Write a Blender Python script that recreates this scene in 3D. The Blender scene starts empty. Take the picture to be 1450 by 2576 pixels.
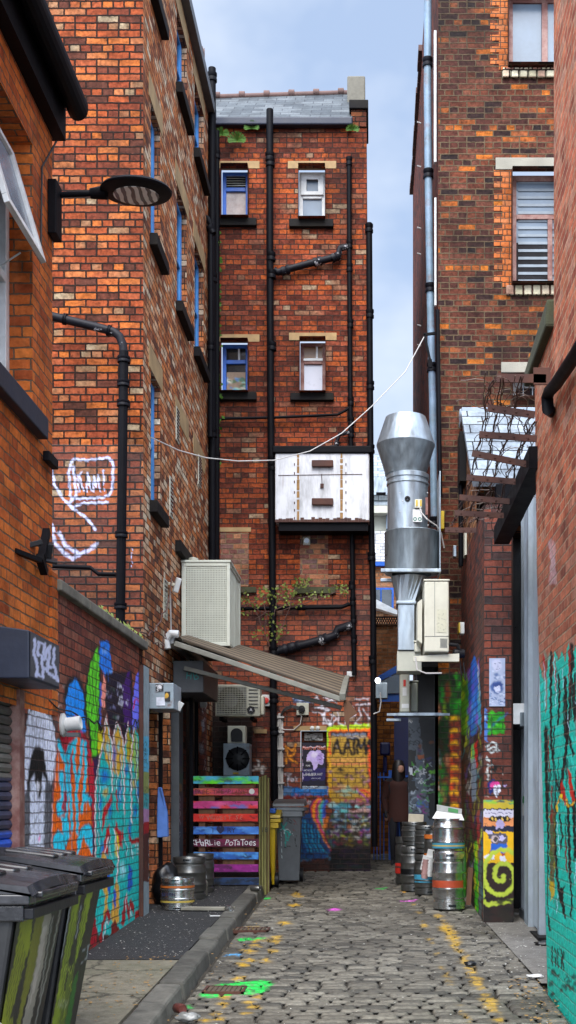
import bpy, math, random
import numpy as np
from mathutils import Vector, Matrix
random.seed(7); rng = np.random.default_rng(7)
R = math.radians
sc = bpy.context.scene
COL = sc.collection
# ------------------------------------------------------------------ camera
# the view is a level camera with vertical and sideways shift: UC,VC is the vanishing point of the
# alley in the photograph (1450 x 2576), F its focal length in the same units / 1000, ZC the eye height
UC, VC, F, ZC = 935.0, 2022.0, 3.0, 1.7
cd = bpy.data.cameras.new('camera'); cam = bpy.data.objects.new('camera', cd); COL.objects.link(cam)
cam.location = (0, 0, ZC); cam.rotation_euler = (R(90), 0, 0)
cd.sensor_fit = 'VERTICAL'; cd.sensor_height = 36; cd.lens = F*1000/2576*36
cd.shift_x = (725-UC)/2576; cd.shift_y = (VC-1288)/2576
cd.clip_start = .05; cd.clip_end = 2000
sc.camera = cam
# ------------------------------------------------------------------ world, sun, exposure
W = bpy.data.worlds.new('World'); sc.world = W; W.use_nodes = True
nt = W.node_tree; nt.nodes.clear()
SUN_EL, SUN_ROT = 52, 186
sky = nt.nodes.new('ShaderNodeTexSky'); sky.sky_type = 'NISHITA'; sky.sun_disc = False
sky.sun_elevation = R(SUN_EL); sky.sun_rotation = R(SUN_ROT); sky.air_density = 1.2; sky.dust_density = 1.5
tc = nt.nodes.new('ShaderNodeTexCoord')
mp = nt.nodes.new('ShaderNodeMapping'); mp.inputs['Scale'].default_value = (1.6, 1.6, 2.6)
mp.inputs['Location'].default_value = (1.3, .4, .2)
nz = nt.nodes.new('ShaderNodeTexNoise'); nz.inputs['Scale'].default_value = 1.9; nz.inputs['Detail'].default_value = 5
nz.inputs['Roughness'].default_value = .55
rp = nt.nodes.new('ShaderNodeValToRGB'); rp.color_ramp.elements[0].position = .38; rp.color_ramp.elements[1].position = .68
mx = nt.nodes.new('ShaderNodeMix'); mx.data_type = 'RGBA'
mx.inputs[7].default_value = (5.9, 6.3, 6.9, 1)
mm = nt.nodes.new('ShaderNodeMath'); mm.operation = 'MULTIPLY_ADD'; mm.inputs[1].default_value = .85; mm.inputs[2].default_value = .05
bg = nt.nodes.new('ShaderNodeBackground'); bg.inputs['Strength'].default_value = .086
wo = nt.nodes.new('ShaderNodeOutputWorld')
L = nt.links.new
L(tc.outputs['Generated'], mp.inputs['Vector']); L(mp.outputs[0], nz.inputs['Vector']); L(nz.outputs['Fac'], rp.inputs[0])
m0 = nt.nodes.new('ShaderNodeMix'); m0.data_type = 'RGBA'; m0.inputs[0].default_value = .72; m0.inputs[7].default_value = (3.0, 3.9, 5.6, 1)
L(sky.outputs[0], m0.inputs[6])
L(rp.outputs[0], mm.inputs[0]); L(mm.outputs[0], mx.inputs[0]); L(m0.outputs[2], mx.inputs[6])
vd = nt.nodes.new('ShaderNodeVectorMath'); vd.operation = 'DOT_PRODUCT'; az0 = R(SUN_ROT)
vd.inputs[1].default_value = (math.sin(az0)*math.cos(R(SUN_EL)), math.cos(az0)*math.cos(R(SUN_EL)), math.sin(R(SUN_EL)))
L(tc.outputs['Generated'], vd.inputs[0])
gl = nt.nodes.new('ShaderNodeMapRange'); gl.inputs[1].default_value = -.05; gl.inputs[2].default_value = .9; gl.inputs[3].default_value = 1; gl.inputs[4].default_value = 4.0
L(vd.outputs['Value'], gl.inputs[0]); ms = nt.nodes.new('ShaderNodeVectorMath'); ms.operation = 'SCALE'
L(mx.outputs[2], ms.inputs[0]); L(gl.outputs[0], ms.inputs['Scale']); L(ms.outputs[0], bg.inputs['Color']); L(bg.outputs[0], wo.inputs['Surface'])   # the overcast is brightest round the sun
sd = bpy.data.lights.new('sun', 'SUN'); sd.energy = 2.6; sd.angle = R(48); sd.color = (1, .95, .88)
sun = bpy.data.objects.new('sun', sd); COL.objects.link(sun)
az = R(SUN_ROT)      # Nishita rotation: clockwise from +Y
dirv = Vector((math.sin(az)*math.cos(R(SUN_EL)), math.cos(az)*math.cos(R(SUN_EL)), math.sin(R(SUN_EL))))
sun.rotation_euler = dirv.to_track_quat('Z', 'Y').to_euler(); sun.location = (0, 0, 30)
sc.view_settings.view_transform = 'Standard'; sc.view_settings.look = 'None'; sc.view_settings.gamma = 1
sc.view_settings.exposure = 1.06
sc.render.engine = 'CYCLES'
sc.cycles.max_bounces = 6; sc.cycles.diffuse_bounces = 3; sc.cycles.glossy_bounces = 3; sc.cycles.transparent_max_bounces = 6

# ------------------------------------------------------------------ small helpers
def P(u, v, s):                      # photograph point at depth parameter s -> world point
    return Vector(((u-UC)*s/1000, F*s, ZC+(VC-v)*s/1000))
def Xw(u, s): return (u-UC)*s/1000
def Zw(v, s): return ZC+(VC-v)*s/1000
def sX(u, X): return X*1000/(u-UC)
def GZ(y): return .04*y              # the alley climbs 4 %
def hx(c, m=1.0):
    c = c.lstrip('#'); o = []
    for i in (0, 2, 4):
        x = int(c[i:i+2], 16)/255
        o.append((x/12.92 if x <= .04045 else ((x+.055)/1.055)**2.4)*m)
    return tuple(o)
def crop(ox, oy, k):                 # a photo crop's own coordinates -> photograph (1450 wide)
    q = 1450/2163
    return lambda x, y: ((ox+x/k)*q, (oy+y/k)*q)

def tag(o, label=None, cat=None, group=None, kind=None):
    if label: o['label'] = label
    if cat: o['category'] = cat
    if group: o['group'] = group
    if kind: o['kind'] = kind
    return o
def thing(name, label, cat, loc, group=None):
    o = bpy.data.objects.new(name, None); COL.objects.link(o); o.location = loc
    o.empty_display_size = .1
    return tag(o, label, cat, group)
def org(o):
    v = Vector((0, 0, 0))
    while o is not None: v += o.location; o = o.parent
    return v
def copy_thing(root, loc, label=None):
    r = root.copy(); COL.objects.link(r); r.location = loc
    if label: r['label'] = label
    for ch in list(root.children):
        c = ch.copy(); COL.objects.link(c); c.parent = r
        for g in list(ch.children):
            d = g.copy(); COL.objects.link(d); d.parent = c
    return r

class MB:
    def __init__(s): s.v = []; s.f = []
    def face(s, pts):
        n = len(s.v); s.v += [Vector(p) for p in pts]; s.f.append(list(range(n, n+len(pts)))); return s
    def hexa(s, p):                  # 8 corners: bottom 4 ccw, top 4 ccw
        n = len(s.v); s.v += [Vector(q) for q in p]
        for q in ((3,2,1,0),(4,5,6,7),(0,1,5,4),(1,2,6,5),(2,3,7,6),(3,0,4,7)): s.f.append([n+i for i in q])
        return s
    def box(s, x0, x1, y0, y1, z0, z1):
        x0, x1 = sorted((x0, x1)); y0, y1 = sorted((y0, y1)); z0, z1 = sorted((z0, z1))
        return s.hexa([(x0,y0,z0),(x1,y0,z0),(x1,y1,z0),(x0,y1,z0),(x0,y0,z1),(x1,y0,z1),(x1,y1,z1),(x0,y1,z1)])
    def obox(s, c, size, rot=(0, 0, 0)):
        from mathutils import Euler
        m = Euler(rot).to_matrix(); c = Vector(c); a, b, d = (q/2 for q in size)
        return s.hexa([c+m@Vector(q) for q in ((-a,-b,-d),(a,-b,-d),(a,b,-d),(-a,b,-d),(-a,-b,d),(a,-b,d),(a,b,d),(-a,b,d))])
    def bar(s, p0, p1, w, h, up=(0, 0, 1)):
        p0 = Vector(p0); p1 = Vector(p1); d = (p1-p0).normalized(); a = d.cross(Vector(up)).normalized(); b = a.cross(d)
        a *= w/2; b *= h/2
        return s.hexa([p0-a-b, p0+a-b, p1+a-b, p1-a-b, p0-a+b, p0+a+b, p1+a+b, p1-a+b])
    def cyl(s, p0, p1, r0, r1=None, n=16, caps=True):
        return s.tube([p0, p1], [r0, r0 if r1 is None else r1], n, caps)
    def tube(s, pts, r, n=10, caps=True):
        pts = [Vector(p) for p in pts]; rs = r if isinstance(r, (list, tuple)) else [r]*len(pts)
        b = len(s.v); a = None
        for i, p in enumerate(pts):
            d = (pts[min(i+1, len(pts)-1)]-pts[max(i-1, 0)]).normalized()
            if a is None:
                a = d.cross(Vector((0, 0, 1)));
                if a.length < .05: a = d.cross(Vector((0, 1, 0)))
            else: a = a-d*a.dot(d)
            a.normalize(); c = d.cross(a)
            for k in range(n):
                t = 2*math.pi*k/n; s.v.append(p+(a*math.cos(t)+c*math.sin(t))*rs[i])
        for i in range(len(pts)-1):
            for k in range(n):
                k2 = (k+1) % n; s.f.append([b+i*n+k, b+i*n+k2, b+(i+1)*n+k2, b+(i+1)*n+k])
        if caps:
            s.f.append([b+k for k in reversed(range(n))]); s.f.append([b+(len(pts)-1)*n+k for k in range(n)])
        return s
    def lathe(s, c, prof, n=28, axis=(0, 0, 1), caps=False):     # prof: (radius, height)
        c = Vector(c); ax = Vector(axis).normalized()
        a = ax.orthogonal().normalized(); b2 = ax.cross(a); b = len(s.v)
        for r, h in prof:
            for k in range(n):
                t = 2*math.pi*k/n; s.v.append(c+ax*h+(a*math.cos(t)+b2*math.sin(t))*r)
        for i in range(len(prof)-1):
            for k in range(n):
                k2 = (k+1) % n; s.f.append([b+i*n+k, b+i*n+k2, b+(i+1)*n+k2, b+(i+1)*n+k])
        if caps:
            s.f.append([b+k for k in reversed(range(n))]); s.f.append([b+(len(prof)-1)*n+k for k in range(n)])
        return s
    def prism(s, pts, d):            # planar polygon extruded along vector d
        pts = [Vector(p) for p in pts]; d = Vector(d); n = len(s.v); k = len(pts)
        s.v += pts+[p+d for p in pts]
        s.f.append(list(range(n, n+k))[::-1]); s.f.append(list(range(n+k, n+2*k)))
        for i in range(k):
            j = (i+1) % k; s.f.append([n+i, n+j, n+k+j, n+k+i])
        return s
    def holed(s, plane, c, a0, a1, z0, z1, holes, depth=0, sgn=1):
        """wall face in plane X=c or Y=c with rectangular openings (a0,a1,z0,z1) and their reveals"""
        A = sorted({a0, a1, *[h[0] for h in holes], *[h[1] for h in holes]})
        Z = sorted({z0, z1, *[h[2] for h in holes], *[h[3] for h in holes]})
        A = [a for a in A if a0 <= a <= a1]; Z = [z for z in Z if z0 <= z <= z1]
        pt = (lambda a, z, d=0: Vector((c-sgn*d, a, z))) if plane == 'X' else (lambda a, z, d=0: Vector((a, c-sgn*d, z)))
        flip = (plane == 'X') == (sgn < 0)
        def q(p): s.face(p[::-1] if flip else p)
        for i in range(len(A)-1):
            for j in range(len(Z)-1):
                am = (A[i]+A[i+1])/2; zm = (Z[j]+Z[j+1])/2
                if any(h[0] < am < h[1] and h[2] < zm < h[3] for h in holes): continue
                q([pt(A[i], Z[j]), pt(A[i+1], Z[j]), pt(A[i+1], Z[j+1]), pt(A[i], Z[j+1])])
        if depth:
            for h in holes:
                b0, b1, y0, y1 = h
                q([pt(b0, y0), pt(b1, y0), pt(b1, y0, depth), pt(b0, y0, depth)])
                q([pt(b0, y1, depth), pt(b1, y1, depth), pt(b1, y1), pt(b0, y1)])
                q([pt(b0, y1), pt(b0, y0), pt(b0, y0, depth), pt(b0, y1, depth)])
                q([pt(b1, y0), pt(b1, y1), pt(b1, y1, depth), pt(b1, y0, depth)])
        return s
    def build(s, name, mat, parent=None, bevel=0, smooth=False, label=None, seg=2, kind=None):
        me = bpy.data.meshes.new(name); o0 = org(parent)
        vs = [tuple(v-o0) for v in s.v]
        me.from_pydata(vs, [], s.f); me.update()
        uv = me.uv_layers.new(name='UVMap')
        co = np.array([tuple(v) for v in s.v]); nv = len(me.polygons)
        lu = np.zeros((len(me.loops), 2)); 
        nr = np.zeros(nv*3); me.polygons.foreach_get('normal', nr); nr = np.abs(nr.reshape(-1, 3))
        li = np.zeros(len(me.loops), int); me.loops.foreach_get('vertex_index', li)
        lt = np.zeros(nv, int); me.polygons.foreach_get('loop_total', lt)
        pn = np.repeat(nr, lt, axis=0); c = co[li]
        mz = pn[:, 2] > .8; mxx = (~mz) & (pn[:, 0] > pn[:, 1])
        lu[:, 0] = np.where(mz | ~mxx, c[:, 0], c[:, 1]); lu[:, 1] = np.where(mz, c[:, 1], c[:, 2])
        uv.data.foreach_set('uv', lu.ravel())
        o = bpy.data.objects.new(name, me); COL.objects.link(o)
        if mat: me.materials.append(mat)
        if parent is not None: o.parent = parent
        if smooth:
            me.polygons.foreach_set('use_smooth', [True]*nv)
            try: me.set_sharp_from_angle(angle=R(38))
            except Exception: pass
        if bevel:
            b = o.modifiers.new('bevel', 'BEVEL'); b.width = bevel; b.segments = seg; b.limit_method = 'ANGLE'; b.angle_limit = R(40)
            b.harden_normals = False
        if label: o['label'] = label
        if kind: o['kind'] = kind
        return o

def builds(mb, name, mat, parent, **k):      # one part per connected piece
    p = list(range(len(mb.v)))
    def f(i):
        while p[i] != i: p[i] = p[p[i]]; i = p[i]
        return i
    for q in mb.f:
        for i in q[1:]: p[f(i)] = f(q[0])
    gr = {}
    for q in mb.f: gr.setdefault(f(q[0]), []).append(q)
    o = []
    for fs in gr.values():
        m = MB(); mp = {}
        for q in fs:
            for i in q:
                if i not in mp: mp[i] = len(m.v); m.v.append(mb.v[i])
            m.f.append([mp[i] for i in q])
        o.append(m.build(name, mat, parent, **k))
    return o

# ------------------------------------------------------------------ materials
class N:
    def __init__(s, name):
        s.m = bpy.data.materials.new(name); s.m.use_nodes = True; s.t = s.m.node_tree; s.t.nodes.clear()
        s.out = s.n('ShaderNodeOutputMaterial'); s.b = s.n('ShaderNodeBsdfPrincipled'); s.l(s.b.outputs[0], s.out.inputs[0])
    def n(s, t, **k):
        q = s.t.nodes.new(t)
        for a, b in k.items(): setattr(q, a, b)
        return q
    def l(s, a, b): s.t.links.new(a, b)
    def uv(s): return s.n('ShaderNodeUVMap', uv_map='UVMap').outputs[0]
    def obj(s): return s.n('ShaderNodeTexCoord').outputs['Object']
    def mapping(s, vec, scale=(1, 1, 1), loc=(0, 0, 0), rot=(0, 0, 0)):
        q = s.n('ShaderNodeMapping'); q.inputs['Scale'].default_value = scale; q.inputs['Location'].default_value = loc
        q.inputs['Rotation'].default_value = rot; s.l(vec, q.inputs[0]); return q.outputs[0]
    def noise(s, vec, scale, detail=3, rough=.55, out='Fac', dist=0):
        q = s.n('ShaderNodeTexNoise'); q.inputs['Scale'].default_value = scale; q.inputs['Detail'].default_value = detail
        q.inputs['Roughness'].default_value = rough; q.inputs['Distortion'].default_value = dist
        s.l(vec, q.inputs['Vector']); return q.outputs[out]
    def ramp(s, fac, stops, const=False):
        q = s.n('ShaderNodeValToRGB'); e = q.color_ramp.elements
        if const: q.color_ramp.interpolation = 'CONSTANT'
        while len(e) < len(stops): e.new(.5)
        for el, (p, c) in zip(e, stops):
            el.position = p; el.color = (*c, 1) if len(c) == 3 else c
        s.l(fac, q.inputs[0]); return q.outputs[0]
    def sock(s, inp, v):
        if hasattr(v, 'links') or hasattr(v, 'is_linked'): s.l(v, inp)
        elif isinstance(v, tuple): inp.default_value = (*v, 1) if len(v) == 3 else v
        else: inp.default_value = v
    def mix(s, f, a, b, mode='MIX'):
        q = s.n('ShaderNodeMix', data_type='RGBA', blend_type=mode)
        s.sock(q.inputs[0], f); s.sock(q.inputs[6], a); s.sock(q.inputs[7], b); return q.outputs[2]
    def math(s, op, a, b=0.0, c=None, clamp=False):
        q = s.n('ShaderNodeMath', operation=op); q.use_clamp = clamp
        s.sock(q.inputs[0], a); s.sock(q.inputs[1], b)
        if c is not None: s.sock(q.inputs[2], c)
        return q.outputs[0]
    def bump(s, h, strength=.5, dist=.01):
        q = s.n('ShaderNodeBump'); q.inputs['Strength'].default_value = strength; q.inputs['Distance'].default_value = dist
        s.l(h, q.inputs['Height']); s.l(q.outputs[0], s.b.inputs['Normal'])
    def set(s, **k):
        for a, b in k.items(): s.sock(s.b.inputs[a.replace('_', ' ')], b)
        return s.m

g = lambda v: (v, v, v)
def brick_mat(name, ramp, mortar, mort=.009, bw=.225, rh=.075, dirtcol=(.012, .01, .009), dirt=(.55, .8), dscale=.7,
              streak=.0, stc=(.5, .42, .33), paint=False, rough=.86, bump=.9, mott=.45, wob=.008, hue=None, vert=False, squash=.5, sf=3, pm=.55, pg=1.15):
    m = N(name); uv = m.uv()
    if vert: uv = m.mapping(uv, rot=(0, 0, R(90)))
    wv = m.noise(uv, 9, 2, out='Color')
    w = m.n('ShaderNodeVectorMath', operation='MULTIPLY_ADD'); m.l(wv, w.inputs[0]); w.inputs[1].default_value = (wob*2, wob*2, 0); m.l(uv, w.inputs[2])
    wv2 = m.noise(uv, 45, 2, out='Color')
    w2 = m.n('ShaderNodeVectorMath', operation='MULTIPLY_ADD'); m.l(wv2, w2.inputs[0]); w2.inputs[1].default_value = (.011, .011, 0); m.l(w.outputs[0], w2.inputs[2])
    b = m.n('ShaderNodeTexBrick', offset=.5, squash=squash, squash_frequency=sf); m.l(w2.outputs[0], b.inputs['Vector'])
    for k, v in (('Scale', 1), ('Mortar Size', mort), ('Mortar Smooth', .45), ('Bias', 0), ('Brick Width', bw), ('Row Height', rh)): b.inputs[k].default_value = v
    b.inputs['Color1'].default_value = (0, 0, 0, 1); b.inputs['Color2'].default_value = (1, 1, 1, 1); b.inputs['Mortar'].default_value = (.5, .5, .5, 1)
    rnd = m.math('ADD', b.outputs['Color'], m.math('MULTIPLY_ADD', m.noise(uv, 1.3, 2), .5, -.25))
    c = m.ramp(rnd, ramp)
    nn = m.noise(uv, 22, 5, .65)
    c = m.mix(mott, c, m.ramp(nn, [(.30, g(.2)), (.5, g(.9)), (.72, g(1.7))]), 'MULTIPLY')
    c = m.mix(.85, c, m.ramp(m.noise(uv, 3.2, 5, .65), [(.30, g(.42)), (.5, g(.95)), (.70, g(1.3))]), 'MULTIPLY')
    speck = m.ramp(m.noise(uv, 60, 3, .7), [(.62, g(0)), (.75, g(1))])
    c = m.mix(m.math('MULTIPLY', speck, .35), c, (.02, .015, .012))
    mc = m.mix(.7, mortar, m.ramp(m.noise(uv, 14, 4), [(.3, g(.35)), (.7, g(1.3))]), 'MULTIPLY')
    c = m.mix(b.outputs['Fac'], c, mc)
    if streak:
        sv = m.mapping(uv, scale=(7, .55, 1)); st = m.ramp(m.noise(sv, 1.6, 4, .6), [(.52, g(0)), (.72, g(1))])
        c = m.mix(m.math('MULTIPLY', st, streak), c, stc)
    dn = m.noise(m.mapping(uv, scale=(1, .6, 1)), dscale, 6, .62)
    dm = m.ramp(dn, [(dirt[0], g(0)), (dirt[1], g(1))])
    c = m.mix(m.math('MULTIPLY', dm, .8), c, dirtcol)
    if paint:
        a = m.n('ShaderNodeAttribute', attribute_name='paint')
        pa = m.math('MULTIPLY', a.outputs['Alpha'], m.math('MULTIPLY_ADD', b.outputs['Fac'], -pm, 1.0))
        wear = m.ramp(m.noise(uv, 30, 5, .7), [(.30, g(.55)), (.38, g(1))])
        pc = m.mix(1.0, a.outputs['Color'], m.ramp(nn, [(.3, g(.55*pg)), (.6, g(1.1*pg))]), 'MULTIPLY')
        c = m.mix(m.math('MULTIPLY', pa, wear), c, pc)
        m.b.inputs['Roughness'].default_value = .6
    h = m.math('ADD', m.math('MULTIPLY', b.outputs['Fac'], -1.0), m.math('MULTIPLY', nn, .45))
    m.bump(h, bump, .012)
    r = .62 if paint else rough
    return m.set(Base_Color=c, Roughness=r, Specular_IOR_Level=.3 if paint else .12)

def flat_mat(name, col, rough=.6, metal=0, var=.35, nscale=6, bump=.25, dirt=0, dirtcol=(.03, .025, .02), dscale=2.5, spec=.5, stretch=(1, 1, 1), rust=0, emis=0, dlo=.42, dhi=.66, dent=0):
    m = N(name); o = m.mapping(m.obj(), scale=stretch)
    n1 = m.noise(o, nscale, 5, .6)
    c = m.mix(var, col, m.ramp(n1, [(.3, g(.35)), (.7, g(1.35))]), 'MULTIPLY')
    if dirt:
        d = m.ramp(m.noise(o, dscale, 6, .68), [(dlo, g(0)), (dhi, g(1))]); c = m.mix(m.math('MULTIPLY', d, dirt), c, dirtcol)
    if rust:
        d = m.ramp(m.noise(o, dscale*3, 6, .7), [(.55, g(0)), (.68, g(1))]); c = m.mix(m.math('MULTIPLY', d, rust), c, (.16, .05, .015))
    m.bump(m.noise(o, 2.3, 2), dent, .06) if dent else m.bump(m.noise(o, nscale*6, 4), bump, .004)
    rr = m.math('MULTIPLY_ADD', n1, .25, rough-.12, clamp=True)
    k = dict(Base_Color=c, Roughness=rr, Metallic=float(metal), Specular_IOR_Level=spec)
    if emis: k.update(Emission_Color=col, Emission_Strength=emis)
    return m.set(**k)

def attr_mat(name, rough=.7, var=.3, nscale=8, bump=.3, base=None, metal=0, bscale=40, stretch=(1, 1, 1), wood=False):
    """material coloured by the 'paint' attribute; alpha blends to base"""
    m = N(name); a = m.n('ShaderNodeAttribute', attribute_name='paint'); o = m.mapping(m.obj(), scale=stretch)
    c = a.outputs['Color']
    if base: c = m.mix(a.outputs['Alpha'], base, c)
    c = m.mix(var, c, m.ramp(m.noise(o, nscale, 6, .65), [(.3, g(.3)), (.68, g(1.3))]), 'MULTIPLY')
    m.bump(m.noise(o, bscale, 4), bump, .004)
    return m.set(Base_Color=c, Roughness=rough, Metallic=float(metal))

M = {}
TF = [(.0, (.08,.028,.018)), (.22, (.19,.040,.018)), (.42, (.30,.064,.020)), (.60, (.27,.068,.028)), (.76, (.43,.118,.024)), (.88, (.32,.115,.048)), (.97, (.25,.16,.09)), (1, (.36,.27,.17))]
# brick palettes (linear, from the photograph's own bricks)
M['orange'] = brick_mat('orange_brick', [(.0, (.28,.060,.020)), (.3, (.48,.115,.026)), (.65, (.56,.155,.032)), (1, (.42,.095,.028))], (.13,.09,.06), mort=.007, dirt=(.60,.85), mott=.35, streak=.12, stc=(.5,.3,.15), sf=6, bw=.235)
M['tallf'] = brick_mat('mottled_brick', TF, (.022,.013,.010), mort=.0105, dirt=(.52,.82), mott=.75)
M['talls'] = brick_mat('weathered_side_brick', [(.0, (.12,.05,.035)), (.25, (.36,.11,.045)), (.5, (.55,.18,.055)), (.7, (.50,.24,.12)), (.88, (.58,.38,.24)), (1, (.62,.52,.38))], (.06,.035,.025), mort=.008, dirt=(.55,.85), mott=.7, streak=.15)
M['back'] = brick_mat('red_brick', [(.0, (.08,.022,.015)), (.2, (.17,.038,.020)), (.45, (.27,.054,.021)), (.7, (.35,.078,.020)), (.88, (.24,.058,.032)), (.98, (.24,.12,.07)), (1, (.32,.22,.14))], (.050,.032,.026), mort=.008, dirt=(.46,.68), dscale=.55, mott=.75)  # patchy dirt, made heavier to stand in for shade beneath the pipes too
M['backp'] = brick_mat('red_brick_painted', [(.0, (.08,.022,.015)), (.2, (.17,.038,.020)), (.45, (.27,.054,.021)), (.7, (.35,.078,.020)), (.88, (.24,.058,.032)), (.98, (.24,.12,.07)), (1, (.32,.22,.14))], (.050,.032,.026), mort=.008, dirt=(.46,.68), dscale=.55, mott=.75, paint=True)  # same dirt, its extra weight also darkens the lower wall for shade
M['patch'] = brick_mat('infill_brick', [(.0, (.05,.04,.05)), (.25, (.30,.10,.06)), (.5, (.12,.08,.08)), (.75, (.42,.19,.10)), (1, (.32,.13,.07))], (.24,.17,.10), mort=.008, dirt=(.62,.9), mott=.5)
M['dark'] = brick_mat('dark_brick', [(.0, (.022,.014,.014)), (.3, (.075,.025,.018)), (.6, (.13,.038,.020)), (.84, (.12,.045,.030)), (.95, (.36,.095,.018)), (1, (.46,.14,.02))], (.12,.085,.05), mort=.009, dirt=(.46,.72), dscale=.8, mott=.8)
M['darkp'] = brick_mat('dark_brick_painted', [(.0, (.03,.02,.022)), (.3, (.085,.032,.027)), (.6, (.13,.045,.03)), (.78, (.10,.05,.045)), (.88, (.30,.10,.022)), (1, (.30,.12,.025))], (.06,.045,.035), mort=.009, dirt=(.50,.75), dscale=.8, mott=.6, paint=True)
M['quoin'] = brick_mat('orange_quoin_brick', [(0, (.40,.11,.03)), (.5, (.5,.14,.04)), (1, (.42,.15,.06))], (.10,.06,.04), mort=.007, dirt=(.66,.9), mott=.3, bw=.115)
M['pier'] = brick_mat('brown_red_brick', [(.0, (.035,.02,.02)), (.3, (.13,.032,.020)), (.7, (.21,.045,.022)), (1, (.12,.045,.035))], (.045,.035,.028), mort=.008, dirt=(.55,.8), mott=.5)
M['pierp'] = brick_mat('brown_red_brick_painted', [(.0, (.035,.02,.02)), (.3, (.13,.032,.020)), (.7, (.21,.045,.022)), (1, (.12,.045,.035))], (.035,.025,.022), mort=.008, dirt=(.55,.8), mott=.5, paint=True)
M['extside'] = brick_mat('rusty_brick', [(.0, (.07,.03,.02)), (.4, (.26,.09,.04)), (.75, (.36,.15,.06)), (1, (.28,.17,.11))], (.05,.03,.02), mort=.008, dirt=(.58,.85), mott=.5)
M['pink'] = brick_mat('salmon_brick', [(.0, (.28,.075,.045)), (.35, (.50,.14,.075)), (.7, (.62,.20,.10)), (1, (.50,.24,.16))], (.50,.33,.21), mort=.008, dirt=(.60,.9), mott=.5, streak=.12, stc=(.55,.4,.33), sf=5)
M['pinkp'] = brick_mat('salmon_brick_painted', [(.0, (.22,.06,.035)), (.35, (.40,.115,.06)), (.7, (.50,.16,.08)), (1, (.40,.19,.13))], (.34,.22,.14), mort=.008, dirt=(.62,.9), mott=.45, sf=5, paint=True, pm=.22, pg=1.45)
M['muralb'] = brick_mat('mural_brick', [(.0, (.10,.03,.025)), (.35, (.22,.05,.03)), (.7, (.30,.075,.04)), (1, (.24,.09,.06))], (.05,.03,.025), mort=.007, dirt=(.60,.9), mott=.5, paint=True, pm=.6, pg=1.6)
M['cellar'] = brick_mat('sooty_brick', [(.0, (.04,.015,.012)), (.4, (.12,.035,.02)), (.8, (.18,.06,.025)), (1, (.12,.06,.04))], (.02,.015,.012), mort=.008, dirt=(.45,.7), mott=.6)
M['farbrick'] = brick_mat('distant_brick', [(.0, (.22,.09,.04)), (.5, (.40,.15,.06)), (1, (.48,.24,.12))], (.25,.18,.12), mort=.008, dirt=(.62,.9), mott=.4)
M['fargold'] = brick_mat('porch_brick', [(.0, (.10,.035,.01)), (.5, (.20,.07,.015)), (1, (.24,.09,.02))], (.06,.03,.02), mort=.008, dirt=(.6,.9), mott=.4)
M['farwhite'] = brick_mat('white_brick', [(.0, (.5,.5,.5)), (1, (.7,.7,.72))], (.25,.25,.27), mort=.008, dirt=(.7,.95), mott=.2)
M['slate'] = brick_mat('roof_slate', [(.0, (.045,.052,.058)), (.5, (.075,.085,.09)), (1, (.11,.12,.125))], (.02,.02,.025), mort=.006, bw=.30, rh=.13, squash=1, dirt=(.6,.9), mott=.3, rough=.5, bump=.7, wob=.004)
M['slatel'] = brick_mat('pale_slate', [(.0, (.20,.235,.27)), (.5, (.26,.30,.34)), (1, (.31,.35,.39))], (.02,.022,.026), mort=.010, bw=.34, rh=.17, squash=1, dirt=(.64,.9), mott=.3, rough=.5, bump=.5, wob=.003)
M['creambrick'] = brick_mat('cream_header_brick', [(0, (.50,.44,.28)), (.6, (.62,.56,.40)), (1, (.36,.17,.12))], (.03,.02,.015), mort=.012, bw=.115, rh=.3, squash=1, dirt=(.62,.9), mott=.4)
M['stone'] = flat_mat('sandstone', hx('b7986a', .8), .85, dirt=.35, dirtcol=(.08,.06,.04), bump=.5)
M['greystone'] = flat_mat('grey_stone', (.17,.16,.13), .9, dirt=.5, bump=.8, nscale=9)
M['conc'] = flat_mat('concrete_lintel', (.34,.32,.26), .9, dirt=.4, bump=.8, nscale=10)
M['moss'] = flat_mat('mossy_stone', (.06,.065,.03), .95, dirt=.6, bump=1, nscale=12)
M['sill'] = flat_mat('black_painted_sill', (.008,.007,.008), .75, dirt=.25, dirtcol=(.04,.035,.02), spec=.15)
M['navy'] = flat_mat('navy_paint', (.016,.021,.040), .5, dirt=.2, spec=.35)
M['black'] = flat_mat('black_iron', (.005,.005,.007), .5, dirt=.1, dirtcol=(.015,.014,.012), spec=.07)
M['blackp'] = flat_mat('black_plastic', (.012,.012,.014), .4, var=.4, bump=.3, dirt=.2, dirtcol=(.03,.03,.034), dscale=4, spec=.2)
M['pipeworn'] = flat_mat('worn_black_pipe', (.006,.006,.009), .5, dirt=0, spec=.1)
M['pipepeel'] = flat_mat('peeling_black_pipe', (.010,.010,.014), .5, dirt=.9, dirtcol=(.45,.45,.47), dscale=4.5, dlo=.58, dhi=.61, spec=.15)
M['lidplastic'] = flat_mat('weathered_grey_lid', (.013,.013,.015), .24, var=.4, bump=.15, dirt=.5, dirtcol=(.075,.073,.08), dscale=3, stretch=(1,3,1))
M['bluepipe'] = flat_mat('pale_blue_pipe', (.20,.29,.40), .5, dirt=.5, dirtcol=(.05,.10,.06), dscale=1.6, rust=.5)
M['bluef'] = flat_mat('sky_blue_paint', (.055,.28,.68), .5, dirt=.12)
M['blued'] = flat_mat('royal_blue_paint', (.012,.11,.50), .45, dirt=.1)
M['bluedk'] = flat_mat('dark_blue_paint', (.004,.007,.065), .5)
M['whitef'] = flat_mat('white_frame', (.66,.68,.68), .5, dirt=.3, dirtcol=(.2,.18,.14))
M['maroon'] = flat_mat('peeling_maroon_paint', (.20,.075,.06), .7, dirt=.5, dirtcol=(.42,.33,.29), dscale=6)
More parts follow.
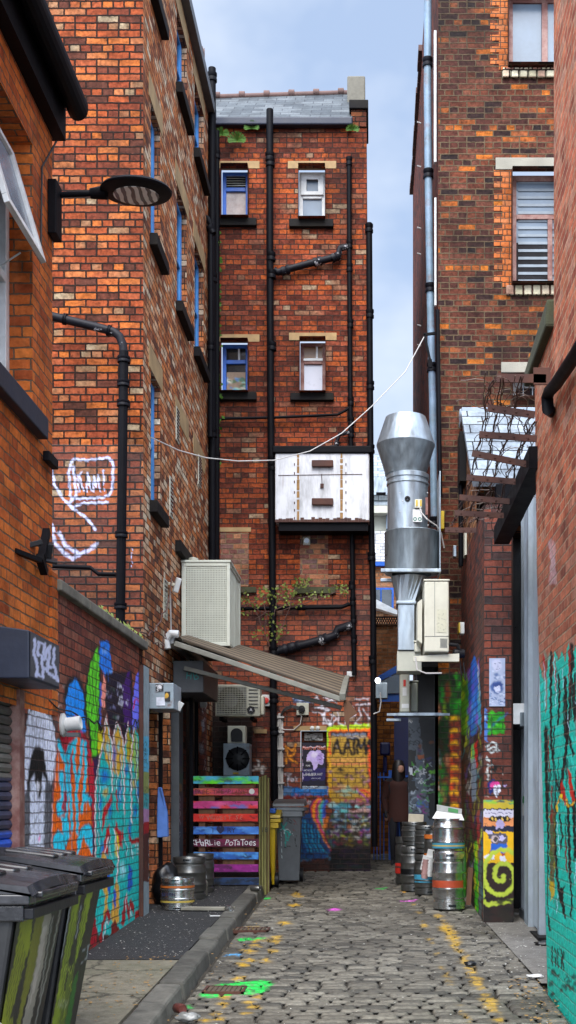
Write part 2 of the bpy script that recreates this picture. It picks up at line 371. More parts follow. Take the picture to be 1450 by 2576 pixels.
M['glassp'] = flat_mat('painted_sky_glass', (.17,.22,.28), .2, var=.4, bump=0, nscale=1.4, spec=.3, dirt=.3, dirtcol=(.10,.11,.12), dscale=1.2)  # pale base colour puts the reflected sky into the glass
M['glassw'] = flat_mat('white_blind_glass', (.46,.47,.54), .3, var=.05, bump=0, spec=.6)
M['glassd'] = flat_mat('dark_glass', (.018,.022,.026), .08, var=.3, bump=0, spec=.8)
M['glassfr'] = flat_mat('frosted_dirty_glass', (.38,.31,.29), .5, var=.5, bump=.2, dirt=.4, dirtcol=(.6,.58,.56), dscale=9)
M['glassam'] = flat_mat('amber_glass', (.22,.10,.02), .3, var=.4, bump=0)  # plain amber base colour, no emission
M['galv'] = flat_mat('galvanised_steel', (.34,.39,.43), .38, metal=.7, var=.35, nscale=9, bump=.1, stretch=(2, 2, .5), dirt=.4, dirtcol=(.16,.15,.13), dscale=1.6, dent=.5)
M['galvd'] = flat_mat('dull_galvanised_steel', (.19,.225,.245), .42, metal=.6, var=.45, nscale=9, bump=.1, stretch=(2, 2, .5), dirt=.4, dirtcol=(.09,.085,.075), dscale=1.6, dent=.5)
M['gate'] = flat_mat('grey_gate_steel', (.40,.46,.51), .5, metal=.25, var=.3, nscale=5, dirt=.35, dirtcol=(.10,.10,.10), dscale=3, stretch=(1, 1, .5))
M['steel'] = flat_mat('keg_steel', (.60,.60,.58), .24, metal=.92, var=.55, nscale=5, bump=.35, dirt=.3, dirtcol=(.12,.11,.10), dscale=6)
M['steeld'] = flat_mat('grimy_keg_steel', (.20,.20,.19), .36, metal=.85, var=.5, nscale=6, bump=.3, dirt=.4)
M['cream'] = flat_mat('cream_enamel', (.60,.58,.47), .45, var=.15, nscale=3, dirt=.22, dirtcol=(.28,.25,.19), bump=.1)
M['creamd'] = flat_mat('aged_cream_metal', (.45,.45,.37), .5, var=.2, nscale=3, dirt=.3, dirtcol=(.2,.18,.12), bump=.1)
M['mesh'] = flat_mat('grey_white_mesh_metal', (.52,.54,.46), .5, var=.15, bump=.1)
M['fins'] = flat_mat('heat_exchanger_fins', (.10,.12,.10), .5, metal=.3, var=.6, nscale=12)
M['awn'] = flat_mat('brown_striped_canvas', (.14,.10,.06), .9, var=.3)
M['awnarm'] = flat_mat('awning_aluminium', (.21,.21,.175), .5, dirt=.3)
M['rust'] = flat_mat('rusty_iron', (.055,.019,.014), .75, var=.5, dirt=.3, dirtcol=(.18,.06,.025))
M['wood'] = flat_mat('green_stained_timber', (.20,.19,.06), .85, var=.6, nscale=4, stretch=(6, 6, .6), dirt=.5, dirtcol=(.05,.04,.02))
M['brownwood'] = flat_mat('brown_timber', (.13,.06,.03), .85, var=.6, nscale=4, stretch=(6, 6, .6))
M['vine'] = flat_mat('dead_vine_bark', (.10,.055,.045), .9, var=.6, nscale=20)
M['leaf'] = flat_mat('green_leaf', (.06,.15,.012), .6, var=.4, nscale=10)
M['leafp'] = flat_mat('pale_climber_leaf', (.20,.25,.05), .6, var=.5, nscale=10)
M['red'] = flat_mat('red_plastic', (.55,.03,.02), .4, var=.1)
M['yellow'] = flat_mat('yellow_plastic', (.62,.42,.01), .45, var=.2, dirt=.25)
M['greybin'] = flat_mat('grey_bin_plastic', (.115,.125,.135), .5, var=.25, dirt=.3)
M['greylid'] = flat_mat('pale_grey_bin_lid', (.22,.24,.25), .4, var=.3, dirt=.3)
M['paper'] = flat_mat('white_paper', (.68,.68,.66), .7, var=.12, dirt=.15)
M['orangep'] = flat_mat('orange_paint_band', (.55,.14,.02), .45, var=.35, dirt=.3)
M['yellowp'] = flat_mat('yellow_paint_band', (.60,.44,.08), .5, var=.3, dirt=.3)
M['bluep'] = flat_mat('blue_paint_band', (.05,.28,.42), .5, var=.3, dirt=.3)
M['whitetxt'] = flat_mat('white_marker', (.72,.72,.75), .6, var=.2)
M['blacktxt'] = flat_mat('black_marker', (.012,.012,.014), .6, var=.2)
M['tealtxt'] = flat_mat('teal_marker', (.04,.32,.30), .6)
M['cable'] = flat_mat('white_cable', (.45,.43,.41), .5, var=.2)
M['blackcable'] = flat_mat('black_cable', (.012,.012,.012), .6)
m = N('striped_lamp_lens'); w_ = m.n('ShaderNodeTexWave', wave_type='BANDS', bands_direction='X'); m.l(m.obj(), w_.inputs[0])
for k_, v_ in (('Scale', 5.2), ('Distortion', 3.0), ('Detail', 1), ('Detail Scale', 1.2)): w_.inputs[k_].default_value = v_
M['lamp'] = m.set(Base_Color=m.ramp(w_.outputs['Fac'], [(.35, (.10,.10,.10)), (.55, (.75,.75,.72))]), Roughness=.25)
M['kegred'] = flat_mat('rust_red_band', (.42,.06,.02), .5, var=.4, dirt=.3)
M['lit'] = flat_mat('lit_lamp_globe', (.9,.93,1), .4, emis=2.5)
M['clay'] = flat_mat('clay_chimney_pot', (.13,.075,.065), .85, dirt=.3)
M['kerb'] = flat_mat('kerb_stone', (.12,.115,.095), .85, var=.6, nscale=7, bump=1, dirt=.55, dirtcol=(.03,.028,.022), dscale=3)
M['skin'] = flat_mat('skin', (.45,.24,.17), .6, var=.1)
M['hair'] = flat_mat('dark_hair', (.012,.009,.009), .5)
M['coat'] = flat_mat('rust_brown_coat', (.045,.012,.008), .85)
M['trouser'] = flat_mat('black_trousers', (.012,.012,.016), .9)
M['shirt'] = flat_mat('blue_cloth', (.10,.22,.60), .9)
M['pinkpl'] = flat_mat('magenta_plastic', (.30,.05,.26), .5)
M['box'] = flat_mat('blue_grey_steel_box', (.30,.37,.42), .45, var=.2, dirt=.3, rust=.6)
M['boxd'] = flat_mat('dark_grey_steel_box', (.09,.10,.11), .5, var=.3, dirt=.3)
M['leadf'] = flat_mat('blue_grey_lead', (.30,.36,.43), .6, var=.2)

# ------------------------------------------------------------------ painted walls: a fine grid whose vertices carry the spray paint
GLY = {'A': [[(0,0),(.5,1),(1,0)],[(.2,.38),(.8,.38)]], 'T': [[(0,1),(1,1)],[(.5,1),(.5,0)]], 'M': [[(0,0),(.08,1),(.5,.35),(.92,1),(1,0)]],
 'N': [[(0,0),(0,1),(1,0),(1,1)]], 'E': [[(1,1),(0,1),(0,0),(1,0)],[(0,.5),(.8,.5)]], 'C': [[(1,.9),(.5,1),(0,.7),(0,.3),(.5,0),(1,.1)]],
 'H': [[(0,0),(0,1)],[(1,0),(1,1)],[(0,.5),(1,.5)]], 'I': [[(.5,0),(.5,1)]], 'O': [[(.5,0),(0,.3),(0,.7),(.5,1),(1,.7),(1,.3),(.5,0)]],
 'R': [[(0,0),(0,1),(.8,1),(1,.75),(.8,.5),(0,.5)],[(.4,.5),(1,0)]], 'S': [[(1,.85),(.5,1),(0,.75),(.5,.5),(1,.25),(.5,0),(0,.15)]],
 'K': [[(0,0),(0,1)],[(1,1),(0,.5),(1,0)]], 'D': [[(0,0),(0,1),(.6,1),(1,.6),(1,.3),(.6,0),(0,0)]], 'B': [[(0,0),(0,1),(.7,1),(.9,.75),(.6,.52),(0,.52)],[(.6,.52),(1,.25),(.7,0),(0,0)]],
 'Y': [[(0,1),(.5,.5),(1,1)],[(.5,.5),(.5,0)]], 'P': [[(0,0),(0,1),(.8,1),(1,.75),(.8,.5),(0,.5)]], 'F': [[(1,1),(0,1),(0,0)],[(0,.5),(.8,.5)]],
 'L': [[(0,1),(0,0),(1,0)]], 'U': [[(0,1),(0,.3),(.5,0),(1,.3),(1,1)]], 'X': [[(0,0),(1,1)],[(0,1),(1,0)]], 'G': [[(1,.85),(.5,1),(0,.6),(.1,.15),(.6,0),(1,.2),(1,.5),(.6,.5)]],
 'W': [[(0,1),(.25,0),(.5,.7),(.75,0),(1,1)]], 'Z': [[(0,1),(1,1),(0,0),(1,0)]], '!': [[(.5,1),(.5,.35)],[(.5,.12),(.5,.0)]], '1': [[(.2,.8),(.5,1),(.5,0)]], '8': [[(.5,.5),(.1,.75),(.5,1),(.9,.75),(.5,.5),(0,.25),(.5,0),(1,.25),(.5,.5)]], 'V': [[(0,1),(.5,0),(1,1)]]}
class Canvas:
    def __init__(s, px, conv=None):
        s.X = px[:, 0].copy(); s.Y = px[:, 1].copy(); n = len(px)
        s.c = np.zeros((n, 4)); s.cv = conv or (lambda x, y: (x, y)); s.jit = None
        # low frequency wobble so that sprayed edges are not ruler straight
        s.X += 1.1*np.sin(s.Y*.21+3)+.7*np.sin(s.Y*.53+s.X*.4); s.Y += 1.1*np.sin(s.X*.33+1)+.6*np.sin(s.X*.71+s.Y*.3)
    def put(s, m, col, a=1.0):
        m = np.clip(m*a, 0, 1); col = np.array(hx(col) if isinstance(col, str) else col)
        A = s.c[:, 3]; na = m+A*(1-m)
        with np.errstate(invalid='ignore', divide='ignore'):
            rgb = (col[None]*m[:, None]+s.c[:, :3]*(A*(1-m))[:, None])/np.maximum(na, 1e-6)[:, None]
        s.c[:, :3] = rgb; s.c[:, 3] = na
    def poly(s, pts, col, a=1.0):
        p = [s.cv(*q) for q in pts]; ins = np.zeros(len(s.X), bool)
        for i in range(len(p)):
            x0, y0 = p[i]; x1, y1 = p[(i+1) % len(p)]
            if y0 == y1: continue
            c = ((y0 > s.Y) != (y1 > s.Y)) & (s.X < (x1-x0)*(s.Y-y0)/(y1-y0)+x0); ins ^= c
        s.put(ins.astype(float), col, a); return s
    def dist(s, pts):
        p = [s.cv(*q) for q in pts]; d = np.full(len(s.X), 1e9)
        if len(p) == 1: p = p*2
        for (x0, y0), (x1, y1) in zip(p[:-1], p[1:]):
            dx, dy = x1-x0, y1-y0; L2 = dx*dx+dy*dy
            t = np.clip(((s.X-x0)*dx+(s.Y-y0)*dy)/L2, 0, 1) if L2 > 0 else 0
            d = np.minimum(d, np.hypot(s.X-x0-t*dx, s.Y-y0-t*dy))
        return d
    def stroke(s, pts, w, col, a=1.0, soft=.8):        # w, soft in photograph px
        d = s.dist(pts); s.put(np.clip((w/2+soft/2-d)/max(soft, .01), 0, 1), col, a); return s
    def out(s, pts, w, col, a=1.0): return s.stroke(list(pts)+[pts[0]], w, col, a)
    def ell(s, x, y, rx, ry, col, a=1.0, soft=.15):
        cx, cy = s.cv(x, y); ex, ey = s.cv(x+rx, y+ry); rx = abs(ex-cx); ry = abs(ey-cy)
        d = np.hypot((s.X-cx)/rx, (s.Y-cy)/ry); s.put(np.clip((1-d)/soft, 0, 1), col, a); return s
    def text(s, t, x, y, w, h, col, lw=2, gap=.3, a=1.0, skew=0):     # (x,y) = top left, crop units
        n = len(t); cw = w/(n+gap*(n-1))
        for i, ch in enumerate(t):
            for pl in GLY.get(ch, []):
                s.stroke([(x+i*cw*(1+gap)+q[0]*cw+skew*(q[1]-.5)*h, y+(1-q[1])*h) for q in pl], lw, col, a)
        return s
    def vtext(s, t, x, y, w, h, col, lw=1.5, gap=.35):                # letters turned, running down
        n = len(t); ch_ = h/(n+gap*(n-1))
        for i, ch in enumerate(t):
            for pl in GLY.get(ch, []):
                s.stroke([(x+w*q[1], y+i*ch_*(1+gap)+q[0]*ch_) for q in pl], lw, col)
        return s
    def scrib(s, x0, y0, x1, y1, n, w, cols, k=4, r=random.Random(3)):
        for i in range(n):
            x, y = r.uniform(x0, x1), r.uniform(y0, y1); p = [(x, y)]
            for j in range(k):
                x = min(max(x+r.uniform(-1, 1)*(x1-x0)*.16, x0), x1); y = min(max(y+r.uniform(-1, 1)*(y1-y0)*.08, y0), y1); p.append((x, y))
            s.stroke(p, w*r.uniform(.5, 1.4), cols[i % len(cols)], r.uniform(.7, 1))
        return s
    def patches(s, x0, y0, x1, y1, n, rx, ry, cols, a=.85, r=random.Random(5)):
        for i in range(n):
            s.ell(r.uniform(x0, x1), r.uniform(y0, y1), rx*r.uniform(.4, 1.3), ry*r.uniform(.4, 1.3), cols[i % len(cols)], a, .5)
        return s

def soften(C_, h, w):                # overspray softness and gravity drips
    a = C_.reshape(h, w, 4); r = random.Random(h*w)
    for _ in range(int(w*.45)):
        i, j = r.randrange(h//6, h), r.randrange(1, w-1); col = a[i, j].copy()
        if col[3] < .6: continue
        L_ = r.randrange(3, max(4, int(h*.10)))
        for k in range(L_):
            if i-k > 0: a[i-k, j] = a[i-k, j]*.25+col*.75
    if w > 300: return
    for _ in range(1):
        q = a.copy(); q[1:-1] = (a[:-2]+2*a[1:-1]+a[2:])/4; a[:] = q; q[:, 1:-1] = (a[:, :-2]+2*a[:, 1:-1]+a[:, 2:])/4; a[:] = q

def grid_px(plane, c, A, Z):
    a, z = np.meshgrid(A, Z); a = a.ravel(); z = z.ravel()
    if plane == 'X': s_ = a/F; return np.stack([UC+c/s_*1000, VC-(z-ZC)/s_*1000], 1), np.stack([np.full_like(a, c), a, z], 1)
    s_ = c/F; return np.stack([UC+a/s_*1000, VC-(z-ZC)/s_*1000], 1), np.stack([a, np.full_like(a, c), z], 1)
def painted(name, plane, c, a0, a1, z0, z1, painter, mat, parent=None, res=.011, sgn=1, holes=(), label=None, warp=None):
    na = max(2, int((a1-a0)/res)); nz_ = max(2, int((z1-z0)/res))
    A = np.linspace(a0, a1, na+1); Z = np.linspace(z0, z1, nz_+1)
    px, co = grid_px(plane, c, A, Z)
    cv = Canvas(px); painter(cv)
    if name in ('mural', 'side_wall', 'wall'): soften(cv.c, nz_+1, na+1)
    if warp: co = warp(co)
    i, j = np.meshgrid(np.arange(na), np.arange(nz_)); i = i.ravel(); j = j.ravel()
    am = (A[i]+A[i+1])/2; zm = (Z[j]+Z[j+1])/2; keep = np.ones(len(i), bool)
    for h in holes: keep &= ~((am > h[0]) & (am < h[1]) & (zm > h[2]) & (zm < h[3]))
    i = i[keep]; j = j[keep]; w = na+1
    f = np.stack([j*w+i, j*w+i+1, (j+1)*w+i+1, (j+1)*w+i], 1)
    if (plane == 'X') == (sgn < 0): f = f[:, ::-1]
    me = bpy.data.meshes.new(name); me.vertices.add(len(co)); me.loops.add(f.size); me.polygons.add(len(f))
    o0 = np.array(org(parent)); me.vertices.foreach_set('co', (co-o0).ravel())
    me.loops.foreach_set('vertex_index', f.ravel()); me.polygons.foreach_set('loop_start', np.arange(len(f))*4)
    me.update(calc_edges=True)
    uvl = me.uv_layers.new(name='UVMap'); uvv = co[:, [1, 2]] if plane == 'X' else co[:, [0, 2]]
    uvl.data.foreach_set('uv', uvv[f.ravel()].ravel())
    at = me.color_attributes.new('paint', 'FLOAT_COLOR', 'POINT'); at.data.foreach_set('color', cv.c.ravel())
    o = bpy.data.objects.new(name, me); COL.objects.link(o); me.materials.append(mat)
    if parent is not None: o.parent = parent
    if label: o['label'] = label
    return o
def color_attr(o, fn):
    me = o.data; at = me.color_attributes.new('paint', 'FLOAT_COLOR', 'POINT')
    at.data.foreach_set('color', np.array([fn(i, v.co) for i, v in enumerate(me.vertices)]).ravel())
def lettering(txt, size, loc, rot, mat, parent, name='lettering', shear=0, depth=.002, sx=1):
    cu = bpy.data.curves.new(name, 'FONT'); cu.body = txt; cu.size = size; cu.extrude = depth; cu.shear = shear
    cu.align_x = 'CENTER'; cu.align_y = 'CENTER'; cu.resolution_u = 2
    t = bpy.data.objects.new('tmp', cu); COL.objects.link(t)
    me = bpy.data.meshes.new_from_object(t.evaluated_get(bpy.context.evaluated_depsgraph_get()))
    bpy.data.objects.remove(t); bpy.data.curves.remove(cu); me.name = name
    from mathutils import Euler
    m = Matrix.Translation(Vector(loc)-org(parent)) @ Euler(rot).to_matrix().to_4x4() @ Matrix.Diagonal((sx, 1, 1, 1))
    me.transform(m); me.materials.clear(); me.materials.append(mat)
    o = bpy.data.objects.new(name, me); COL.objects.link(o); o.parent = parent; return o

def scrawl(txt, size, loc, mat, parent, adv=.56, seed=1, name='lettering'):   # hand painted capitals, letter by letter
    r = random.Random(seed); x = loc[0]-adv*size*(len(txt)-1)/2; out = None
    for ch in txt:
        if ch != ' ':
            o = lettering(ch, size*r.uniform(.9, 1.25), (x, loc[1], loc[2]+r.uniform(-.06, .06)*size), (R(90), R(r.uniform(-12, 12)), 0), mat, parent, name, r.uniform(-.1, .25), sx=r.uniform(.8, 1.0))
        x += adv*size*r.uniform(.92, 1.08)
XL, XR = -2.35, 1.28       # alley wall planes, left and right
S_LC = 4.09                # near corner of the tall left building
S_B = 5.87                 # face of the building that closes the alley
# ------------------------------------------------------------------ ground
def strip(name, x0, x1, y0, y1, mat, dz, nx=2, ny=2, kind='structure'):
    b = MB()
    for i in range(nx):
        for j in range(ny):
            xa, xb = x0+(x1-x0)*i/nx, x0+(x1-x0)*(i+1)/nx; ya, yb = y0+(y1-y0)*j/ny, y0+(y1-y0)*(j+1)/ny
            b.face([(xa, ya, GZ(ya)+dz), (xb, ya, GZ(ya)+dz), (xb, yb, GZ(yb)+dz), (xa, yb, GZ(yb)+dz)])
    return b.build(name, mat, kind=kind)
m = N('joint_dirt'); o_ = m.obj()
c_ = m.ramp(m.noise(o_, 5, 6, .7), [(.3, (.010, .009, .007)), (.7, (.06, .05, .035))]); m.bump(m.noise(o_, 60, 4), 1, .01)
M['dirt'] = m.set(Base_Color=c_, Roughness=.95)
strip('ground', -60, 60, -20, 140, M['dirt'], -.03, 4, 8)
# cobbled alley: every sett a rounded, slightly tilted stone in one sheet of paving
def setts():
    vs = []; fs = []; cs = []; r = random.Random(11)
    y = 5.6; row = 0
    while y < 23:
        d = r.uniform(.088, .118); x = -1.30 + r.uniform(-.25, 0); nexty = y+d
        while x < 1.70:
            w = r.uniform(.14, .27); x1 = x+w
            xa, xb = max(x, -1.30), x1; xlim = 1.62 if y > 10.2 else 1.27
            edge = 1.22 if y > 9 else 1.27
            if xb > -1.27 and xa < 1.26:
                xb = min(xb, 1.27)
                gx, gy = .006, .007; tilt = r.uniform(-.002, .002); ti2 = r.uniform(-.002, .003); h0 = r.uniform(-.0025, .002); cval = r.uniform(.0, 1)
                nx, ny = 6, 5; b = len(vs); cx, cy = (xa+xb)/2, y+d/2; jx = [r.uniform(-.005, .005) for _ in range(4)]
                for j in range(ny+1):
                    for i in range(nx+1):
                        eu, ev = [min(q, 1-q) for q in ((0, .1, .3, .5, .7, .9, 1)[i], (0, .16, .38, .62, .84, 1)[j])]; eu *= xb-xa; ev *= d
                        drop = -.018*max(0, 1-eu/.020)**1.6-.018*max(0, 1-ev/.022)**1.6
                        u, v = (0, .1, .3, .5, .7, .9, 1)[i], (0, .16, .38, .62, .84, 1)[j]
                        px_ = xa+gx+(xb-xa-2*gx)*u+(jx[0]*(1-v)+jx[1]*v)*(1-u)*.7; py_ = y+gy+(d-2*gy)*v+.010*math.sin(px_*2.1+y*.7)+(jx[2]*(1-u)+jx[3]*u)*.35
                        zz = GZ(py_)+.004+h0+tilt*(u-.5)*2+ti2*(v-.5)*2+drop+.0012*math.sin(px_*37+row*2)*math.cos(py_*41)
                        vs.append((px_, py_, zz)); cs.append((1.0 if i in (0, nx) or j in (0, ny) else 0.0, cy, cval))
                for j in range(ny):
                    for i in range(nx):
                        k = b+j*(nx+1)+i; fs.append((k, k+1, k+nx+2, k+nx+1))
            x = x1
        y = nexty; row += 1
    return vs, fs, cs
vs, fs, cs = setts()
me = bpy.data.meshes.new('road'); me.from_pydata(vs, [], fs); me.polygons.foreach_set('use_smooth', [True]*len(fs))
road = bpy.data.objects.new('road', me); COL.objects.link(road); tag(road, kind='structure')
# worn road paint is carried per vertex: rgb paint, alpha coverage
V_ = np.array(vs); s_ = V_[:, 1]/F
pxr = np.stack([UC+V_[:, 0]/s_*1000, VC-(V_[:, 2]-ZC)/s_*1000], 1); cvr = Canvas(pxr)
rr = random.Random(21); K = crop(500, 3100, 1.8125); K2 = crop(1300, 3100, 1.68)
cvr.cv = K
for (x, y) in [(985,755),(960,790),(840,780),(780,855),(785,910),(760,945),(920,915),(710,1030),(840,1165),(800,1200),(820,1230),(760,1265),(640,1165),(610,1215),(570,1280),(600,1310),(440,1300),(500,1325),(1040,660),(1090,530),(1110,470),(700,635),(810,690),(955,845),(850,810)]:
    [cvr.ell(x+rr.uniform(-26,26), y+rr.uniform(-10,10), rr.uniform(26, 56), rr.uniform(8, 15), '#b8901c', .9, .6) for _ in range(3)]
cvr.poly([(430,1158),(560,1075),(720,1060),(880,1042),(985,1078),(905,1105),(935,1120),(850,1140),(640,1150),(560,1165),(450,1168)], '#0cc046', 1)
cvr.poly([(700,765),(900,755),(915,768),(720,782)], '#0cc046'); cvr.poly([(870,488),(940,482),(940,494),(875,498)], '#0cc046')
cvr.ell(1365, 568, 50, 11, '#d850c8', .95, .3); cvr.poly([(620,870),(720,862),(720,880),(625,886)], '#50a8e0', .8); cvr.ell(390, 1228, 28, 9, '#0cc046')
cvr.cv = K2
for i in range(80):
    t = rr.random(); x = 585+t*390+rr.uniform(-26, 26); y = 560+t*680
    cvr.ell(x, y, rr.uniform(24, 55), rr.uniform(8, 17), '#b8901c', rr.uniform(.35, .85), .7)
for i in range(26):
    t = rr.random(); x = 430+t*330+rr.uniform(-14, 14); y = 480+t*760
    cvr.ell(x, y, rr.uniform(16, 34), rr.uniform(6, 11), '#b8901c', rr.uniform(.4, .8), .7)
cvr.poly([(330,472),(445,464),(445,470),(335,480)], '#e060d0'); cvr.poly([(190,392),(260,389),(260,396),(195,399)], '#0cc046')
cvr.ell(370, 412, 35, 6, '#e0a010'); cvr.poly([(1270,670),(1360,662),(1430,670),(1350,674)], '#d850c8', .7)
at = me.color_attributes.new('paint', 'FLOAT_COLOR', 'POINT'); at.data.foreach_set('color', cvr.c.ravel())
at2 = me.attributes.new('stone', 'FLOAT_VECTOR', 'POINT'); at2.data.foreach_set('vector', np.array(cs).ravel())
m = N('granite_setts'); st = m.n('ShaderNodeAttribute', attribute_name='stone'); sep = m.n('ShaderNodeSeparateXYZ'); m.l(st.outputs['Vector'], sep.inputs[0])
o_ = m.obj(); base = m.ramp(sep.outputs['Z'], [(0, (.050,.046,.037)), (.35, (.112,.100,.078)), (.7, (.155,.140,.110)), (1, (.205,.187,.150))])
base = m.mix(m.math('MULTIPLY', m.math('POWER', sep.outputs['X'], 1.4), .9), base, (.012,.010,.007)); base = m.mix(.8, base, m.ramp(m.noise(o_, 26, 6, .7), [(.3, g(.35)), (.7, g(1.5))]), 'MULTIPLY')
base = m.mix(m.math('MULTIPLY', m.ramp(m.noise(o_, .9, 5, .6), [(.45, g(0)), (.7, g(1))]), .55), base, (.045, .038, .028))
pa = m.n('ShaderNodeAttribute', attribute_name='paint'); wear = m.ramp(m.noise(o_, 22, 6, .75), [(.38, g(.1)), (.52, g(1))])
base = m.mix(m.math('MULTIPLY', pa.outputs['Alpha'], wear), base, pa.outputs['Color'])
m.bump(m.noise(o_, 55, 5, .7), .7, .008)
me.materials.append(m.set(Base_Color=base, Roughness=m.math('MULTIPLY_ADD', m.noise(o_, 8, 3), .3, .45), Specular_IOR_Level=.45))
# pavement, left: tarmac in the middle, old concrete nearer the camera
def ground_mat(name, c0, c1, big, scale=30, rough=.9, fleck=(.45,.43,.38), fl=.72, bump=1):
    m = N(name); o = m.obj(); c = m.ramp(m.noise(o, scale, 5, .7), [(.3, c0), (.7, c1)])
    c = m.mix(m.math('MULTIPLY', m.ramp(m.noise(o, 1.1, 6, .65), [(.4, g(0)), (.68, g(1))]), .7), c, big)
    c = m.mix(m.ramp(m.noise(o, 75, 2, .5), [(fl, g(0)), (fl+.04, g(1))]), c, fleck)
    m.bump(m.noise(o, 90, 4, .7), bump, .006); return m.set(Base_Color=c, Roughness=rough)
M['tarmac'] = ground_mat('tarmac', (.008,.008,.009), (.034,.034,.037), (.018,.017,.016), fl=.70)
M['slabs'] = ground_mat('old_concrete_paving', (.13,.11,.085), (.27,.235,.18), (.12,.105,.07), scale=12, fl=.74, fleck=(.5,.48,.42), bump=.6)
M['cslab'] = ground_mat('worn_concrete_apron', (.11,.10,.085), (.24,.22,.19), (.08,.075,.065), scale=10, fl=.70, fleck=(.6,.58,.52), bump=.6)
PVZ = .085
m = N('cracked_concrete'); o_ = m.obj(); nd = m.n('ShaderNodeVectorMath', operation='MULTIPLY_ADD'); m.l(m.noise(o_, 5, 4, .6, out='Color'), nd.inputs[0]); nd.inputs[1].default_value = (.28, .28, 0); m.l(o_, nd.inputs[2])
vo = m.n('ShaderNodeTexVoronoi', feature='DISTANCE_TO_EDGE'); m.l(nd.outputs[0], vo.inputs['Vector']); vo.inputs['Scale'].default_value = 1.05
ck_ = m.ramp(vo.outputs['Distance'], [(.0, g(1)), (.022, g(0))])
c_ = m.ramp(m.noise(o_, 11, 6, .7), [(.3, (.12,.108,.078)), (.7, (.25,.225,.165))]); c_ = m.mix(m.math('MULTIPLY', m.ramp(m.noise(o_, 1.4, 5), [(.42, g(0)), (.66, g(1))]), .7), c_, (.10,.105,.065))
c_ = m.mix(m.math('MULTIPLY', ck_, .85), c_, (.025,.022,.014)); c_ = m.mix(m.ramp(m.noise(o_, 70, 2), [(.74, g(0)), (.77, g(1))]), c_, (.42,.40,.34)); m.bump(m.noise(o_, 30, 6, .7), .9, .012)
M['slabs'] = m.set(Base_Color=c_, Roughness=.9)
b = MB()
for (ya, yb) in [(4.0, 6.0), (6.0, 9.44)]:
    z0, z1 = GZ(ya)+PVZ, GZ(yb)+PVZ; xa, xb = -2.9, -1.53
    b.hexa([(xa,ya,z0-.08),(xb,ya,z0-.08),(xb,yb,z1-.08),(xa,yb,z1-.08),(xa,ya,z0),(xb,ya,z0),(xb,yb,z1),(xa,yb,z1)])
b.build('pavement', M['slabs'], kind='structure')
b = MB(); b.hexa([(-2.9,9.46,GZ(9.46)),(-1.53,9.52,GZ(9.52)),(-1.53,18,GZ(18)),(-2.9,18,GZ(18)),(-2.9,9.46,GZ(9.46)+PVZ-.004),(-1.53,9.52,GZ(9.52)+PVZ-.004),(-1.53,18,GZ(18)+PVZ-.004),(-2.9,18,GZ(18)+PVZ-.004)])
b.build('path', M['tarmac'], kind='structure')
b = MB(); y = 4.2; r = random.Random(4)
while y < 15.2:
    l = r.uniform(.42, .80); y1 = min(y+l, 15.3); dx = r.uniform(-.012, .012); dz = r.uniform(-.012, .010); xk = -.012*(y-7)
    b.hexa([(-1.51+dx+xk*.3,y+.012,GZ(y)-.05),(-1.315+dx+xk*.3,y+.012,GZ(y)-.05),(-1.315+dx+xk*.3,y1-.012,GZ(y1)-.05),(-1.51+dx+xk*.3,y1-.012,GZ(y1)-.05),
            (-1.51+dx+xk*.3,y+.012,GZ(y)+.098+dz),(-1.335+dx+xk*.3,y+.012,GZ(y)+.094+dz),(-1.335+dx+xk*.3,y1-.012,GZ(y1)+.094+dz),(-1.51+dx+xk*.3,y1-.012,GZ(y1)+.098+dz)])
    y = y1
kb = b.build('kerb', attr_mat('kerb_granite', .85, .7, nscale=7, bump=1), bevel=.022, seg=2, kind='structure')
kc = [random.Random(i).uniform(.055, .15) for i in range(80)]; color_attr(kb, lambda i, co: (kc[i//8], kc[i//8]*.95, kc[i//8]*.80, 1))
# apron in front of the steel gate (right)
b = MB(); ya, yb = 8.86, 12.3
b.face([(1.262, ya, GZ(ya)+.012), (1.70, ya, GZ(ya)+.012), (1.70, 13.2, GZ(13.2)+.012), (1.15, 13.2, GZ(13.2)+.012), (1.16, 12.1, GZ(12.1)+.012)])
b.build('driveway', M['cslab'], kind='structure')
# edge line of narrow stones along the apron is part of the setts; litter
def flecks(name, n, xr, yr, zoff, mat, smin, smax, label, seed):
    r = random.Random(seed); b = MB()
    for i in range(n):
        x = r.uniform(*xr); y = r.uniform(*yr); a = r.uniform(0, 6.28); q = r.uniform(smin, smax); t = r.uniform(.3, 1)
        ca, sa = math.cos(a)*q, math.sin(a)*q; z = GZ(y)+zoff+.004
        p = [(x-ca, y-sa), (x+sa*t, y-ca*t), (x+ca, y+sa), (x-sa*t*.7, y+ca*t*.7)]; zt = [z+r.uniform(0, q*.5) for _ in p]
        b.face([(u, v, w) for (u, v), w in zip(p, zt)])
    return tag(b.build(name, mat), label, 'litter', kind='stuff')
M['butts'] = flat_mat('pale_litter', (.55,.53,.47), .8, var=.4); M['dleaf'] = flat_mat('dry_leaf_litter', (.33,.19,.06), .85, var=.5)
flecks('paper_litter', 520, (-2.3, -1.55), (9.6, 15.5), PVZ, M['butts'], .003, .012, 'tiny pale scraps and cigarette ends scattered over the black tarmac', 1)
flecks('leaf_litter', 240, (-1.62, -1.10), (6.8, 14.5), .05, M['dleaf'], .004, .016, 'brown leaf scraps gathered along the kerb and gutter', 2)
flecks('pavement_litter', 300, (-2.0, -1.52), (6.2, 9.6), PVZ+.002, M['dleaf'], .004, .018, 'dead leaves and crumbs gathered along the back of the kerb on the concrete', 8)
flecks('gravel_litter', 260, (.9, 1.6), (8.9, 12.6), .016, M['butts'], .004, .013, 'white chips scattered on the concrete apron before the steel gate', 3)
